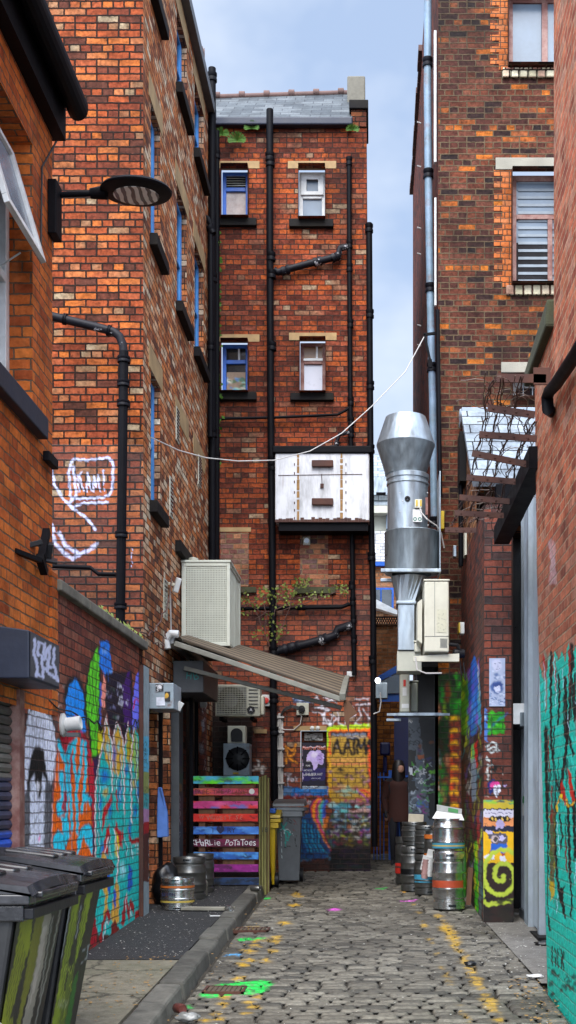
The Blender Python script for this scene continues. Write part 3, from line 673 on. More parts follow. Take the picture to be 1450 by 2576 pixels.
flecks('alley_litter', 420, (-1.25, 1.2), (7.2, 15.5), .010, M['butts'], .003, .012, 'specks of pale litter trodden into the cobbles', 5)
flecks('corner_litter', 160, (1.0, 1.27), (7.4, 9.0), .012, M['dleaf'], .006, .02, 'dry brown leaves heaped at the foot of the teal wall', 6)

# ------------------------------------------------------------------ left: near orange building
bl = thing('brick_building', 'orange brick building at the left edge with black gutter and open white casement', 'building', (XL, 8.7, GZ(8.7)))
WH = (5.2, 8.27, 4.42, 6.27)                       # window opening y0,y1,z0,z1
SH = (4.4, 7.15, GZ(5), 2.45)                      # roller shutter opening
b = MB().holed('X', XL, 4.0, 8.78, 2.35, 6.62, [WH], depth=.24); b.face([(XL, 8.78, 2.35), (XL-3, 8.78, 2.35), (XL-3, 8.78, 6.62), (XL, 8.78, 6.62)])
b.build('wall', M['orange'], bl)
b = MB(); b.box(XL-.1, XL+.012, 4, 7.2, 2.36, 3.16)
b.build('lintel', M['navy'], bl, bevel=.01)
b = MB(); b.hexa([(XL-.05,4,6.60),(XL+.09,4,6.60),(XL+.09,8.82,6.60),(XL-.05,8.82,6.60),(XL-.05,4,6.86),(XL+.09,4,6.86),(XL+.09,8.82,6.86),(XL-.05,8.82,6.86)])
b.hexa([(XL-2.5,4,8.6),(XL+.1,4,6.87),(XL+.1,8.85,6.87),(XL-2.5,8.85,8.6),(XL-2.5,4,8.68),(XL+.14,4,6.95),(XL+.14,8.85,6.95),(XL-2.5,8.85,8.68)])
b.build('fascia', M['black'], bl)
b = MB()
pr = [(math.cos(t)*.075, math.sin(t)*.08) for t in np.linspace(math.pi, 2*math.pi, 9)]
pts = [(XL+.175+x, 4, 6.84+z) for x, z in pr]+[(XL+.175-x*.9, 4, 6.84+z*.85) for x, z in pr]
b.prism(pts[:9]+[(XL+.25, 4, 6.88), (XL+.1, 4, 6.88)], (0, 4.84, 0)).build('gutter', M['black'], bl)
# window: frame, panes, open top-hung sash, sill
x0 = XL-.2
b = MB()
for (ya, yb, za, zb) in [(5.2,8.27,4.42,4.50),(5.2,8.27,6.19,6.27),(8.19,8.27,4.5,6.19),(5.2,5.28,4.5,6.19),(7.42,7.50,4.5,6.19),(5.28,8.19,5.28,5.34)]: b.box(x0-.05, x0+.04, ya, yb, za, zb)
wf = b.build('window', M['whitef'], bl, bevel=.006)
MB().box(x0-.03, x0-.015, 5.2, 8.27, 4.42, 6.27).build('pane', M['glassp'], wf)
tp0, tp1, bt0, bt1 = P(-60, 150, 2.5), P(50, 387, 2.70), P(2, 531, 2.45), P(90, 655, 2.70)
hz, lz = 6.13, 5.38
b = MB(); X0, X1_ = XL-.12, XL+.10
def spt(y, t): return Vector((X0+(X1_-X0)*t, y, hz+(lz-hz)*t))
for (ya, yb, ta, tb) in [(7.30,8.13,0,.07),(7.30,8.13,.93,1),(7.30,7.38,.07,.93),(8.05,8.13,.07,.93)]:
    nrm = Vector((.96, 0, .28))*.035
    p = [spt(ya, ta), spt(yb, ta), spt(yb, tb), spt(ya, tb)]; b.prism(p, nrm)
b.build('sash', M['whitef'], bl, bevel=.004)
MB().prism([spt(7.36, .05), spt(8.07, .05), spt(8.07, .95), spt(7.36, .95)], Vector((.96, 0, .28))*.012).build('pane', M['glassp'], bl)
MB().tube([(XL-.02, 8.05, 5.42), (XL-.18, 8.12, 5.36)], .006).build('stay', M['whitef'], bl)
MB().box(XL-.2, XL+.07, 4.6, 8.42, 4.27, 4.42).build('sill', M['navy'], bl, bevel=.008)
# roller shutter and its housing
b = MB(); z = GZ(5)
while z < 2.44:
    b.lathe((XL-.06, 4.4, z), [(.034, 0), (.034, 3.49)], 8, axis=(0, 1, 0)); z += .062
shm = attr_mat('graffiti_shutter', .5, .5, metal=.3, base=(.05, .05, .05))
so = b.build('roller_shutter', shm, bl, smooth=True)
def shp(i, co):
    z = co.z+GZ(8.7); y = co.y+8.7
    if z < 1.05: return (*hx('#9aa31a'), .35 if math.sin(y*9+z*7) > .4 else 0)
    if z < 1.85: return (*hx('#1f5fd6'), .9 if math.sin(y*9+z*5) > -.1 else .1)
    return (*hx('#8b8b84'), .6 if math.sin(y*11+z*8) > .2 else .15)
color_attr(so, shp)
MB().box(XL-.10, XL+.02, 7.895, 8.01, GZ(7.9), 2.46).build('door_post', M['maroon'], bl)
bx = thing('shutter_box', 'navy steel shutter housing with a white tag, over the rolling shutter', 'shutter box', (XL, 7.3, 2.47))
b = MB(); b.hexa([(XL+.003,7.31,2.47),(-2.10,7.31,2.47),(-2.10,8.03,2.47),(XL+.003,8.03,2.47),(XL+.003,7.31,2.80),(-2.10,7.31,2.765),(-2.10,8.03,2.765),(XL+.003,8.03,2.80)])
def ptag(c):
    c.cv = crop(0, 2000, 2.417); c.c[:, :3] = hx('#46484f'); c.c[:, 3] = 1
    for p in [[(320,960),(310,1110),(340,1180),(335,1300)],[(350,1000),(345,1110),(400,1105),(405,1010),(355,990)],[(380,1120),(395,1310)],[(440,1040),(400,1150),(440,1150),(430,1250)],[(455,1020),(440,1210),(480,1220)],[(495,1050),(485,1180),(530,1340),(400,1230)],[(330,1280),(380,1300)]]: c.stroke(p, 7, '#c4ccf0', 1, 2)
b.build('housing', M['navy'], bx, bevel=.008)
painted('tagged_side', 'X', -2.097, 7.33, 8.01, 2.485, 2.755, ptag, attr_mat('box_side_paint', .5, .3), bx)
# street light, power box, cable, flood lights on the orange wall
lt = thing('street_light', 'flat round black street lantern on an arm from the orange wall', 'street light', (XL, 8.75, 6.0))
s = 2.92
lc = P(343, 484, s)
b = MB().lathe(lc, [(.0, -.02), (.17, -.022), (.255, -.004), (.262, .008), (.25, .024), (.12, .05), (.0, .055)], 40, axis=(0, -.10, .995)); b.build('lantern_body', M['black'], lt, smooth=True)
MB().lathe(lc, [(.0, -.030), (.165, -.026), (.168, -.02)], 36, axis=(0, -.10, .995)).build('lens', M['lamp'], lt, smooth=True)
MB().lathe(lc+Vector((.06, 0, .052)), [(.035, 0), (.035, .03), (0, .04)], 14).build('sensor', M['blackp'], lt)
MB().cyl(P(150, 490, s), P(235, 487, s), .02).cyl(P(228, 487, s), P(268, 484, s), .036, .05).build('arm', M['black'], lt, smooth=True)
bo = MB(); bo.box(XL+.003, Xw(153, s), 8.64, 8.80, Zw(605, s), Zw(470, s)); bo.build('control_box', M['black'], lt, bevel=.006)
cb = MB().tube([P(140, 365, 2.92)+Vector((.02, -.05, 0)), P(106, 420, 2.82), P(103, 640, 2.80)], .007); tag(cb.build('cable', M['blackcable']), 'thin black cable running down the orange wall behind the street lantern', 'cable')
fl = thing('floodlight', 'black floodlight pair bracketed to the orange wall above the shutter', 'floodlight', P(100, 1380, 2.75))
c0 = P(112, 1385, 2.85)
MB().obox(c0, (.11, .12, .12), (.35, .1, .3)).obox(c0+Vector((.02, -.03, -.07)), (.16, .16, .022), (.35, .15, .3)).build('lamp_head', M['blackp'], fl, bevel=.006)
MB().obox(P(75, 1372, 2.75), (.17, .10, .035), (.1, -.35, .4)).build('visor', M['blackp'], fl, bevel=.004)
MB().bar(P(35, 1385, 2.62), P(100, 1410, 2.72), .04, .03).bar(P(100, 1400, 2.75), P(112, 1440, 2.8), .05, .05).bar(P(118, 1335, 2.85), P(106, 1402, 2.80), .05, .05).build('bracket', M['black'], fl)
sk = MB().obox(P(121, 1158, 2.86)+Vector((.02, 0, 0)), (.05, .24, .07), (0, 0, 0)); tag(sk.build('wall_fixing', M['black'], bevel=.006), 'small black cable clamp block on the orange wall', 'fixing')
# ------------------------------------------------------------------ left: low mural wall with coping
lw = thing('mural_wall', 'low brick wall with bright graffiti mural and stone coping, behind the black bins', 'wall', (XL, 10, GZ(10)))
def leftmural(c):
    c.cv = crop(0, 2600, 2.417)
    # shark-nosed pale figure
    c.poly([(190,1500),(196,1000),(210,600),(250,200),(290,20),(350,-40),(425,10),(455,150),(500,330),(512,520),(480,830),(455,1500)], '#c2c6d8')
    c.poly([(190,1500),(200,1000),(245,880),(285,620),(275,900),(268,1500)], '#1a1a1c', .9)
    c.poly([(400,1500),(405,900),(430,780),(480,830),(465,1500)], '#17171a', .9)
    for x in (215, 232, 250, 420, 440): c.stroke([(x, 960), (x-3, 1480)], .8, '#8a8a90')
    c.poly([(255,215),(300,100),(350,65),(405,90),(460,225),(420,200),(385,140),(350,125),(300,150)], '#0c0c0e')
    for x in range(290, 410, 16): c.stroke([(x, 150), (x+4*math.sin(x), 500)], .8, '#202024')
    c.poly([(296,520),(330,485),(370,485),(398,520),(410,620),(440,820),(400,770),(385,730),(372,960),(350,965),(322,810),(310,730),(280,800),(240,900),(262,700)], '#060607')
    c.poly([(325,830),(345,800),(365,820),(352,940)], '#d8d8e2', .9); c.poly([(350,1350),(360,1280),(370,1340)], '#e052a0')
    c.out([(190,1450),(196,1000),(210,600),(250,200),(290,20),(350,-40),(425,10),(455,150),(500,330),(512,520),(480,830)], 1.6, '#111114')
    c.poly([(215,-10),(235,-20),(240,130),(225,160)], '#e02848')
    c.scrib(480, -80, 600, 230, 10, 2.2, ['#c9b5ae', '#b79a92', '#a03a20'])
    # blue capsule
    c.ell(675, 40, 105, 215, '#15151a'); c.poly([(595,330),(600,60),(630,-60),(680,-130),(730,-60),(768,60),(782,360)], '#1180dc')
    c.stroke([(640, 0), (720, 40)], 1, '#0d4fa8')
    # green tongue
    c.poly([(760,200),(775,-60),(805,-240),(850,-360),(890,-440),(915,-330),(920,0),(905,560),(830,600),(800,300)], '#141812')
    c.poly([(785,150),(790,-50),(815,-230),(855,-350),(888,-425),(902,-300),(900,0),(880,560),(838,570),(820,280)], '#55bd22')
    for a in [[(850,-330),(838,-100),(850,60),(835,200)],[(812,-150),(822,40),(806,120)],[(880,-250),(868,20),(884,180),(862,400)]]: c.stroke(a, 2, '#163208')
    c.poly([(905,-470),(990,-480),(1020,-200),(1015,-120),(960,-140),(905,-240)], '#1c6fd0'); c.scrib(905, -470, 1020, -120, 8, 1.6, ['#0a1a3c', '#9cc6f0', '#0d0d12'])
    c.poly([(925,-60),(945,-190),(965,-60),(950,150),(920,120)], '#e08878'); c.poly([(905,-100),(925,-100),(920,330),(905,330)], '#3560c0', .8)
    c.poly([(965,-180),(1200,-200),(1210,300),(1120,420),(1000,330),(960,120)], '#160f22'); c.poly([(1110,-60),(1180,-220),(1190,200),(1200,300),(1130,300)], '#3a0f60')
    c.scrib(1060, -140, 1180, 130, 9, 2.2, ['#c7c7dc', '#a0a0c0', '#e8e8f6']); c.scrib(960, -100, 1100, 250, 10, 1.6, ['#4a6a58', '#77719c', '#0c0c10', '#b8b8c8'])
    c.poly([(1200,330),(1205,60),(1225,-110),(1255,-200),(1285,-160),(1285,340)], '#6a70e8'); c.stroke([(1210,150),(1220,80),(1243,55),(1268,90),(1272,160)], 3, '#c01830'); c.stroke([(1235,-90),(1260,-120),(1280,-60)], 3, '#4048c0')
    c.poly([(1240,340),(1242,240),(1258,320),(1262,230),(1280,300),(1280,360)], '#0c5028')
    # purple shadow between letters
    c.poly([(840,600),(900,560),(880,1000),(860,1500),(830,1500),(800,900)], '#2a1040')
    # orange / cyan lettering on crimson
    c.poly([(470,1500),(480,900),(515,520),(560,380),(640,310),(730,330),(800,420),(850,640),(862,900),(842,1500)], '#a8182c')
    c.poly([(515,560),(530,400),(560,470),(600,560),(640,480),(700,330),(740,420),(790,440),(800,640),(810,900),(835,1080),(850,1500),(470,1500),(480,1000)], '#d25a08')
    cy = '#1fb6d2'
    c.poly([(512,420),(535,405),(590,560),(630,470),(660,420),(700,440),(650,520),(620,620),(585,640),(545,560)], cy)
    for p in [[(640,470),(630,700),(650,1100),(655,1240)],[(690,420),(668,620),(700,820),(690,1000)],[(745,430),(735,640),(705,830)],[(775,450),(780,700),(755,1000),(740,1080)],[(600,620),(615,900),(600,1200)],[(700,980),(705,1280)]]: c.stroke(p, 7, cy)
    c.poly([(530,720),(580,700),(600,900),(590,1080),(545,1130),(512,1100),(515,980),(560,960)], cy); c.poly([(555,1130),(620,1120),(640,1300),(600,1400),(575,1290)], cy)
    c.poly([(765,900),(800,905),(835,960),(835,1060),(800,980),(755,1000)], cy); c.poly([(480,1400),(485,1300),(530,1240),(580,1290),(600,1500),(500,1500)], cy); c.poly([(700,1330),(740,1220),(800,1180),(842,1230),(842,1480),(760,1310),(700,1500)], cy)
    c.poly([(620,1460),(640,1350),(690,1310),(700,1500)], '#d25a08'); c.poly([(740,1500),(765,1380),(800,1380),(812,1500)], '#d25a08')
    c.poly([(640,560),(660,540),(650,760),(640,840)], '#b0182c'); c.poly([(560,1060),(590,880),(610,900),(600,1090)], '#b0182c')
    for p in [[(600,560),(620,700),(630,900)],[(725,600),(690,830)],[(745,860),(720,1060)]]: c.stroke(p, 1.2, '#5a1a0a')
    c.stroke([(515,430),(500,700),(480,1000),(468,1400)], 1.5, '#e8c8d0')
    # teal / gold / blue lettering
    c.poly([(868,1500),(862,1100),(872,780),(900,600),(940,400),(960,230),(1000,400),(1015,480),(1040,350),(1065,270),(1110,380),(1130,480),(1150,360),(1165,290),(1195,400),(1215,300),(1240,360),(1290,390),(1295,1220),(1300,1700),(1280,2200),(860,2200)], '#0fa9a4')
    c.poly([(940,520),(950,420),(965,270),(1000,440),(1010,600),(1000,700),(960,600)], '#c89a2a'); c.poly([(1025,700),(1030,460),(1065,300),(1110,420),(1120,560),(1110,700),(1060,760)], '#c89a2a')
    c.poly([(1150,480),(1160,330),(1195,420),(1215,560),(1190,640),(1150,600)], '#a89c18'); c.poly([(1205,420),(1215,330),(1245,400),(1285,700),(1240,820),(1205,600)], '#8fae28', .8)
    c.poly([(888,420),(905,300),(935,330),(930,500),(890,560)], '#c8c010'); c.ell(910, 330, 22, 30, '#101008')
    for (x, y, rx, ry) in [(950,760,60,110),(1040,560,26,150),(1270,600,22,160),(1265,900,40,130),(1090,900,30,160),(910,1000,26,110),(1000,1050,26,130),(1180,1240,20,120),(930,1420,26,120),(1150,700,26,70),(1230,1080,30,90)]: c.ell(x, y, rx, ry, '#1250b8', .85, .8)
    for (x, y, rx, ry) in [(960,900,34,60),(950,1080,26,50),(1180,600,30,70),(1220,820,24,60),(1070,700,24,60)]: c.ell(x, y, rx, ry, '#c09a2c', .85, .6)
    for (x, y, rx, ry) in [(980,500,26,80),(1080,480,18,70),(950,850,40,30),(1160,820,20,90),(1250,1120,30,60)]: c.ell(x, y, rx, ry, '#3fc4d8', .8, .8)
    c.poly([(925,1210),(935,1060),(985,980),(1018,900),(1015,1000),(975,1080),(940,1210),(930,1280)], '#b01018'); c.poly([(1050,880),(1062,870),(1075,1080),(1060,1060)], '#b01018')
    c.poly([(1045,1290),(1050,1150),(1075,1230),(1115,1270),(1125,1200),(1110,1420),(1080,1380)], '#b01018'); c.poly([(935,1470),(950,1330),(990,1180),(1000,1260),(975,1380),(990,1480),(965,1460)], '#b01018')
    c.poly([(1160,1180),(1175,1300),(1200,1330),(1290,1310),(1295,1360),(1200,1370),(1170,1330)], '#a00c14'); c.poly([(1050,1460),(1045,1350),(1052,1240),(1085,1340),(1080,1440),(1068,1500)], '#d8c020')
    for p in [[(868,1480),(864,1100),(872,790),(905,600),(945,400),(962,210),(1000,380),(1020,480),(1018,900)],[(1020,470),(1045,320),(1065,260),(1112,400),(1130,560),(1128,1100)],[(1132,480),(1155,330),(1168,270)],[(1205,400),(1218,310),(1190,600),(1195,1180)],[(870,1500),(935,1560),(960,1420),(985,1310)],[(1060,1700),(1075,1480),(1040,1240)]]:
        c.stroke(p, 2.4, '#e8e0e0'); c.stroke([(x+6, y) for x, y in p], 1.3, '#9a1420')
    for p in [[(900,560),(900,900),(905,1500)],[(1020,900),(1018,1200),(1060,1260)],[(1125,1100),(1110,1270)],[(950,380),(955,600)],[(1180,300),(1180,900)],[(1240,500),(1236,1200)]]: c.stroke(p, 1.2, '#141a28')
    for p in [[(515,560),(530,400),(560,470),(600,560),(640,480),(700,330),(740,420),(790,440),(800,640),(810,900),(835,1080),(850,1500)],[(480,1000),(515,560)],[(530,720),(580,700),(600,900),(590,1080),(545,1130),(512,1100),(515,980)],[(555,1130),(620,1120),(640,1300),(600,1400)],[(765,900),(835,960),(835,1060)],[(480,1400),(485,1300),(530,1240),(580,1290),(600,1500)],[(700,1330),(740,1220),(800,1180),(842,1230)]]: c.stroke(p, 1.7, '#20102a')
    for p in [[(640,310),(660,240),(690,200),(720,300)],[(575,330),(600,240),(640,300)]]: c.stroke(p, 4, '#a03858')
    for p in [[(888,700),(900,860),(890,1040),(905,1200)],[(940,520),(985,560),(1000,700)],[(1040,620),(1060,760),(1045,860)],[(1090,560),(1100,760),(1080,960)],[(1160,640),(1190,760),(1175,900)],[(1230,400),(1240,620),(1225,820),(1250,1000)],[(1000,1280),(985,1400),(1010,1480)],[(1120,1300),(1150,1400),(1140,1490)],[(1180,1380),(1200,1490)],[(880,1240),(900,1380)]]: c.stroke(p, 1.8, '#10204a'); c.stroke([(x+7, y+5) for x, y in p], 1.2, '#d8f0f0')
    # lower part of the letters
    c.cv = crop(0, 3100, 2.071)
    c.poly([(770,330),(800,190),(830,240),(845,420),(835,640),(790,860),(820,560)], '#c89a3a'); c.poly([(870,640),(900,420),(930,470),(925,740),(890,760),(860,720)], '#c8983a')
    c.poly([(820,380),(830,230),(850,300),(870,460),(850,540)], '#1550b0'); c.poly([(890,660),(880,520),(900,480),(905,600)], '#1550b0'); c.poly([(990,470),(1005,290),(1030,340),(1030,470),(1005,520)], '#1550b0')
    c.poly([(690,900),(715,560),(740,700),(760,830),(745,980)], '#8e1420'); c.poly([(770,900),(800,720),(840,640),(862,680),(850,760),(830,700),(800,800),(790,930)], '#9a1218')
    c.poly([(940,760),(970,560),(985,510),(1000,640),(1020,560),(1040,600),(1045,690),(1020,640),(1000,760),(985,620),(965,780)], '#9a1218')
    c.poly([(850,900),(870,760),(900,730),(930,800),(900,930)], '#6e1a14'); c.poly([(1040,740),(1060,660),(1100,640),(1110,760)], '#9a1a14')
    for p in [[(720,560),(700,800),(690,930)],[(800,900),(830,740),(850,760)],[(985,520),(975,640)],[(1010,640),(1025,700)],[(1095,400),(1110,600)],[(760,300),(730,520)]]: c.stroke(p, 2, '#d8ccd0')
    c.ell(955, 340, 30, 80, '#a8dce8', .8, .8)
    c.poly([(680,1100),(680,960),(800,930),(960,850),(1110,720),(1120,800),(900,1000)], '#3c2a24', .55)
    c.cv = crop(0, 2600, 2.417); c.poly([(1290,1360),(1300,1180),(1350,1200),(1390,1240),(1350,1300)], '#980c10'); c.scrib(1200, 1350, 1290, 1480, 5, 2, ['#e8e8e8', '#d0d0d0'])
ZW = 3.28
painted('mural', 'X', XL, 8.80, F*4.02, GZ(8)+.02, ZW, leftmural, M['muralb'], lw, res=.011)
painted('mural', 'X', XL, 8.012, 8.799, GZ(8)-.05, 2.349, leftmural, M['muralb'], lw, res=.012)
MB().box(XL-.24, XL-.003, 8.82, F*4.08, GZ(8), ZW).build('wall_body', M['cellar'], lw)
b = MB(); y = 8.84
for l in (.9, .85, .9, .78):
    b.box(XL-.30, XL+.055, y, y+l-.012, ZW, ZW+.085); y += l
b.build('coping', M['greystone'], lw, bevel=.012)
MB().box(XL-.02, XL+.02, 8.70, 8.86, 2.35, 3.40).build('end_pier', M['orange'], lw)
db = MB(); r = random.Random(9)
for i in range(90):
    y = r.uniform(10.2, 12.1); z = ZW+.09; x = XL+.05-r.uniform(0, .2); q = r.uniform(.015, .05)
    db.face([(x, y, z), (x+q*.4, y+q, z+r.uniform(0, q)), (x-q*.3, y+q*.5, z+q*1.2)])
tag(db.build('moss', M['leafp']), 'moss and weeds growing along the mural wall coping', 'moss', kind='stuff')
vc = thing('vent_cowl', 'white round plastic vent cowl sticking out of the mural', 'vent', P(165, 1820, 3.05))
q = Vector((XL, F*3.02, Zw(1824, 3.02)))
MB().lathe(q, [(.09, 0), (.092, .015), (.06, .03)], 24, axis=(1, 0, 0), caps=True).build('flange', M['whitef'], vc, smooth=True)
MB().lathe(q, [(.052, .03), (.052, .09), (.055, .14), (.045, .145), (.0, .13)], 24, axis=(1, 0, .12)).build('spout', M['whitef'], vc, smooth=True)
MB().obox(q+Vector((.09, -.02, -.075)), (.10, .08, .03)).build('grille', M['boxd'], vc)
def wob(p0, p1, sag, n=14, amp=0, seed=0):
    r = random.Random(seed); p0 = Vector(p0); p1 = Vector(p1); o = []
    for i in range(n+1):
        t = i/n; p = p0.lerp(p1, t); p.z -= sag*4*t*(1-t); o.append(p+Vector((r.uniform(0, 1), r.uniform(-1, 1), r.uniform(-1, 1)))*amp*(0 < i < n))
    return o
tag(MB().tube(wob((XL+.012, 8.65, 2.45), (XL+.012, 12.0, 2.55), .12, 26, .03, 3), .006, 6).build('cable', M['blackcable']), 'loose dark cable sagging across the top of the mural wall', 'cable')
tag(MB().tube([Vector((XL+.03, 9.35, .98)), Vector((XL+.09, 9.36, 1.0)), Vector((XL+.09, 9.4, .82)), Vector((XL+.02, 9.4, .8))], .014, 8).build('tap_pipe', M['rust']), 'small bent rusty pipe on the mural above the bins', 'pipe')

# ------------------------------------------------------------------ left: tall building
tb = thing('brick_building', 'tall mottled brick building on the left with blue window frames and sandstone lintels', 'building', (XL, F*S_LC, GZ(12)))
YC, YE = F*S_LC, F*S_B
ZT = 11.62
ROWS = [(10.38, 11.32), (7.75, 9.18), (4.92, 6.32)]
CA, CB, CC = (F*4.234, F*4.42), (F*4.80, F*5.055), (F*5.28, F*5.56)
holes = [(*CA, *ROWS[1]), (*CB, *ROWS[1]), (*CC, *ROWS[1]), (*CA, *ROWS[2]), (*CB, *ROWS[0]), (*CC, *ROWS[0]), (*CA, ROWS[0][0], 11.32)]
ground_open = [(F*4.165, F*4.36, .5, 2.95), (F*4.47, F*4.63, .5, 3.1), (F*4.66, F*5.62, .5, 3.15)]
MB().holed('X', XL, YC, YE, .45, ZT, holes+ground_open, depth=.18).build('wall', M['talls'], tb, label='side wall facing the alley, weathered and pale streaked')
def nam(c):
    c.cv = crop(0, 1000, 1.8125); w = '#c2cdf4'
    for p in [[(490,1330),(500,1310),(600,1318),(740,1300),(770,1330),(768,1500),(740,1560),(700,1570)],[(480,1350),(470,1400),(480,1560),(500,1580),(640,1575),(700,1570)],[(500,1360),(520,1560),(470,1610),(490,1640),(560,1610),(730,1605)],[(355,1390),(370,1480),(430,1580),(490,1640),(600,1720),(650,1790)],[(345,1740),(370,1800)]]: c.stroke(p, 6.5, w, .95, 3)
    for p in [[(530,1420),(540,1530)],[(560,1400),(540,1420),(570,1530)],[(590,1530),(600,1400),(620,1530)],[(592,1480),(622,1480)],[(635,1530),(640,1420),(655,1500),(670,1420),(680,1530)],[(705,1380),(708,1480)],[(708,1515),(710,1522)]]: c.stroke(p, 4, w, 1, 2)
    c.cv = crop(0, 2000, 2.417)
    for p in [[(460,-40),(500,90),(580,180),(660,235),(740,185),(820,150),(880,100)],[(540,0),(600,120),(720,190)]]: c.stroke(p, 9, w, .85, 5)
    c.stroke([(1198,140),(1196,300)], 2.2, w)
XF = -6.2
MB().holed('Y', YC, XF, Xw(128, S_LC)-.3, GZ(12), ZT+.5, []).build('wall', M['tallf'], tb)
MB().holed('Y', YC, Xw(128, S_LC)-.3, XL, 5.4, ZT+.001, []).build('wall', M['tallf'], tb)
painted('front_wall', 'Y', YC, Xw(128, S_LC)-.3, XL, .45, 5.4, nam, brick_mat('mottled_brick_tagged', TF, (.022,.013,.010), mort=.0105, dirt=(.52,.82), mott=.75, paint=True, pm=.5), tb, res=.012)
MB().box(XL-.03, XL+.10, YC-.08, YE-.3, ZT+.001, ZT+.14).build('eaves_gutter', M['boxd'], tb)
def tz(z): return z
def side_window(col, row, full=True):
    y0, y1 = col; z0, z1 = row; X = XL-.085
    w = MB().box(X-.04, X+.02, y0, y0+.12, z0, z1).box(X-.04, X+.02, y1-.12, y1, z0, z1).box(X-.04, X+.02, y0+.12, y1-.12, z0, z0+.05).box(X-.04, X+.02, y0+.12, y1-.12, z1-.05, z1).box(X-.04, X+.02, y0+.12, y1-.12, (z0+z1)/2-.02, (z0+z1)/2+.02)
    f = w.build('window', M['bluef'], tb, bevel=.004)
    MB().box(X-.02, X-.005, y0+.04, y1-.04, z0+.04, z1-.04).build('pane', M['glassd'], f)
    MB().box(XL-.16, XL+.085, y0-.08, y1+.10, z0-.13, z0-.002).build('sill', M['sill'], f, bevel=.006)
    MB().box(XL-.03, XL+.006, y0-.12, y1+.14, z1+.002, z1+.25).build('lintel', M['stone'], f)
for c in (CA, CB, CC):
    for r_ in ROWS[:2]: side_window(c, r_)
side_window(CA, ROWS[2])
for c in (CB, CC):   # bricked-up lower windows: lintel and sill remain
    f = MB().box(XL-.03, XL+.006, c[0]-.12, c[1]+.14, 6.34, 6.6).build('lintel', M['stone'], tb)
    MB().box(XL-.03, XL+.07, c[0]-.12, c[1]+.12, 4.72, 4.86).build('sill', M['sill'], tb, bevel=.005)
for i, (u0, v0, u1, v1) in enumerate([(443,1030,449,1110),(427,1205,433,1300),(499,1150,505,1222),(412,1460,419,1555)]):
    sA = sX(u0, XL); sB = sX(u1, XL); z0 = Zw(v1, (sA+sB)/2); z1 = Zw(v0, (sA+sB)/2)
    rt = MB().box(XL, XL+.012, F*sA-.02, F*sB+.02, z0-.01, z1+.01).build('air_vent', M['creamd'])
    lb = ['metal louvre vent under the first lower sandstone lintel of the tall left building', 'metal louvre vent low beside the tall narrow window of the tall left building', 'metal louvre vent next to the thick black pipe on the tall left building', 'metal louvre vent beside the little white floodlight'][i]
    tag(rt, lb, 'vent', 'louvre vents in the side wall')
    nb = 9; b = MB()
    for k in range(nb):
        z = z0+(z1-z0)*(k+.3)/nb; b.box(XL+.012, XL+.016, F*sA+.005, F*sB-.005, z, z+(z1-z0)/nb*.5)
    b.build('slot', M['glassd'], rt)
# ground floor shop fronts inside the openings
def panelpaint(cols, sw, n=14, seed=1):
    def f(c):
        r = random.Random(seed); c.c[:, :3] = hx(cols[0]); c.c[:, 3] = 1
        u0, u1, v0, v1 = c.X.min(), c.X.max(), c.Y.min(), c.Y.max()
        c.patches(u0, v0, u1, v1, n, (u1-u0)*.4, (v1-v0)*.08, cols[1:], .8, r); c.scrib(u0, v0, u1, v1, n, sw, cols[1:], 5, r)
    return f
am = attr_mat('graffiti_panel', .55, .45, nscale=12)
painted('door', 'X', XL-.17, F*4.165, F*4.36, .5, 2.95, panelpaint(['#060607', '#101014', '#1a1a20'], 2), am, tb, res=.04)
painted('door', 'X', XL-.12, F*4.47, F*4.63, .5, 3.1, panelpaint(['#08080a', '#1c1a22', '#2c2a36', '#0a0a0c', '#3a3a44'], 2, 12, 3), am, tb, res=.02)
painted('shop_front', 'X', XL-.18, F*4.66, F*5.62, .5, 3.15, panelpaint(['#030304', '#0a0a0c', '#0a1a0c', '#121218'], 3, 8, 4), am, tb, res=.03)
def post1(c):
    c.c[:, :3] = hx('#8fa0a8'); c.c[:, 3] = 1; c.cv = crop(530, 2350, 2.71)
    c.poly([(20,1130),(80,1110),(80,1500),(20,1500)], '#58b4d8'); c.poly([(20,1480),(80,1480),(80,1700),(20,1700)], '#8e9a58'); c.poly([(20,1700),(80,1700),(80,2000),(20,2000)], '#3fa8b0'); c.poly([(20,1860),(80,1860),(80,2060),(20,2060)], '#d070b0', .7)
    c.poly([(20,2080),(80,2040),(80,2600),(20,2600)], '#4c2016'); c.poly([(20,2000),(80,1980),(100,2080),(20,2130)], '#a01010')
    c.vtext('OSKEI', 30, 1180, 28, 280, '#14141a', 1.1); c.vtext('NYAS', 34, 1640, 28, 190, '#14141a', 1.1)
    c.scrib(30, 2080, 80, 2500, 6, 1, ['#7a3a20', '#241008'])
painted('door_frame', 'X', XL+.05, F*4.012, F*4.11, .5, 3.1, post1, am, tb, res=.01)
MB().box(XL+.003, XL+.047, F*4.012, F*4.11, .5, 3.1).build('frame_body', M['rust'], tb)
def post2(c):
    c.c[:, :3] = hx('#39464e'); c.c[:, 3] = 1; c.cv = crop(530, 2350, 2.71)
    c.vtext('OTECHNIO', 372, 1720, 26, 620, '#b0b8c0', 1.0); c.poly([(360,1200),(412,1200),(412,1420),(360,1420)], '#1a2a60', .6); c.poly([(360,1600),(412,1600),(412,1680),(360,1680)], '#8a7048', .8)
painted('pilaster', 'X', XL+.03, F*4.80, F*4.895, .5, 2.9, post2, am, tb, res=.012)
MB().box(XL-.17, XL+.028, F*4.80, F*4.895, .5, 2.9).build('pilaster_body', M['boxd'], tb)
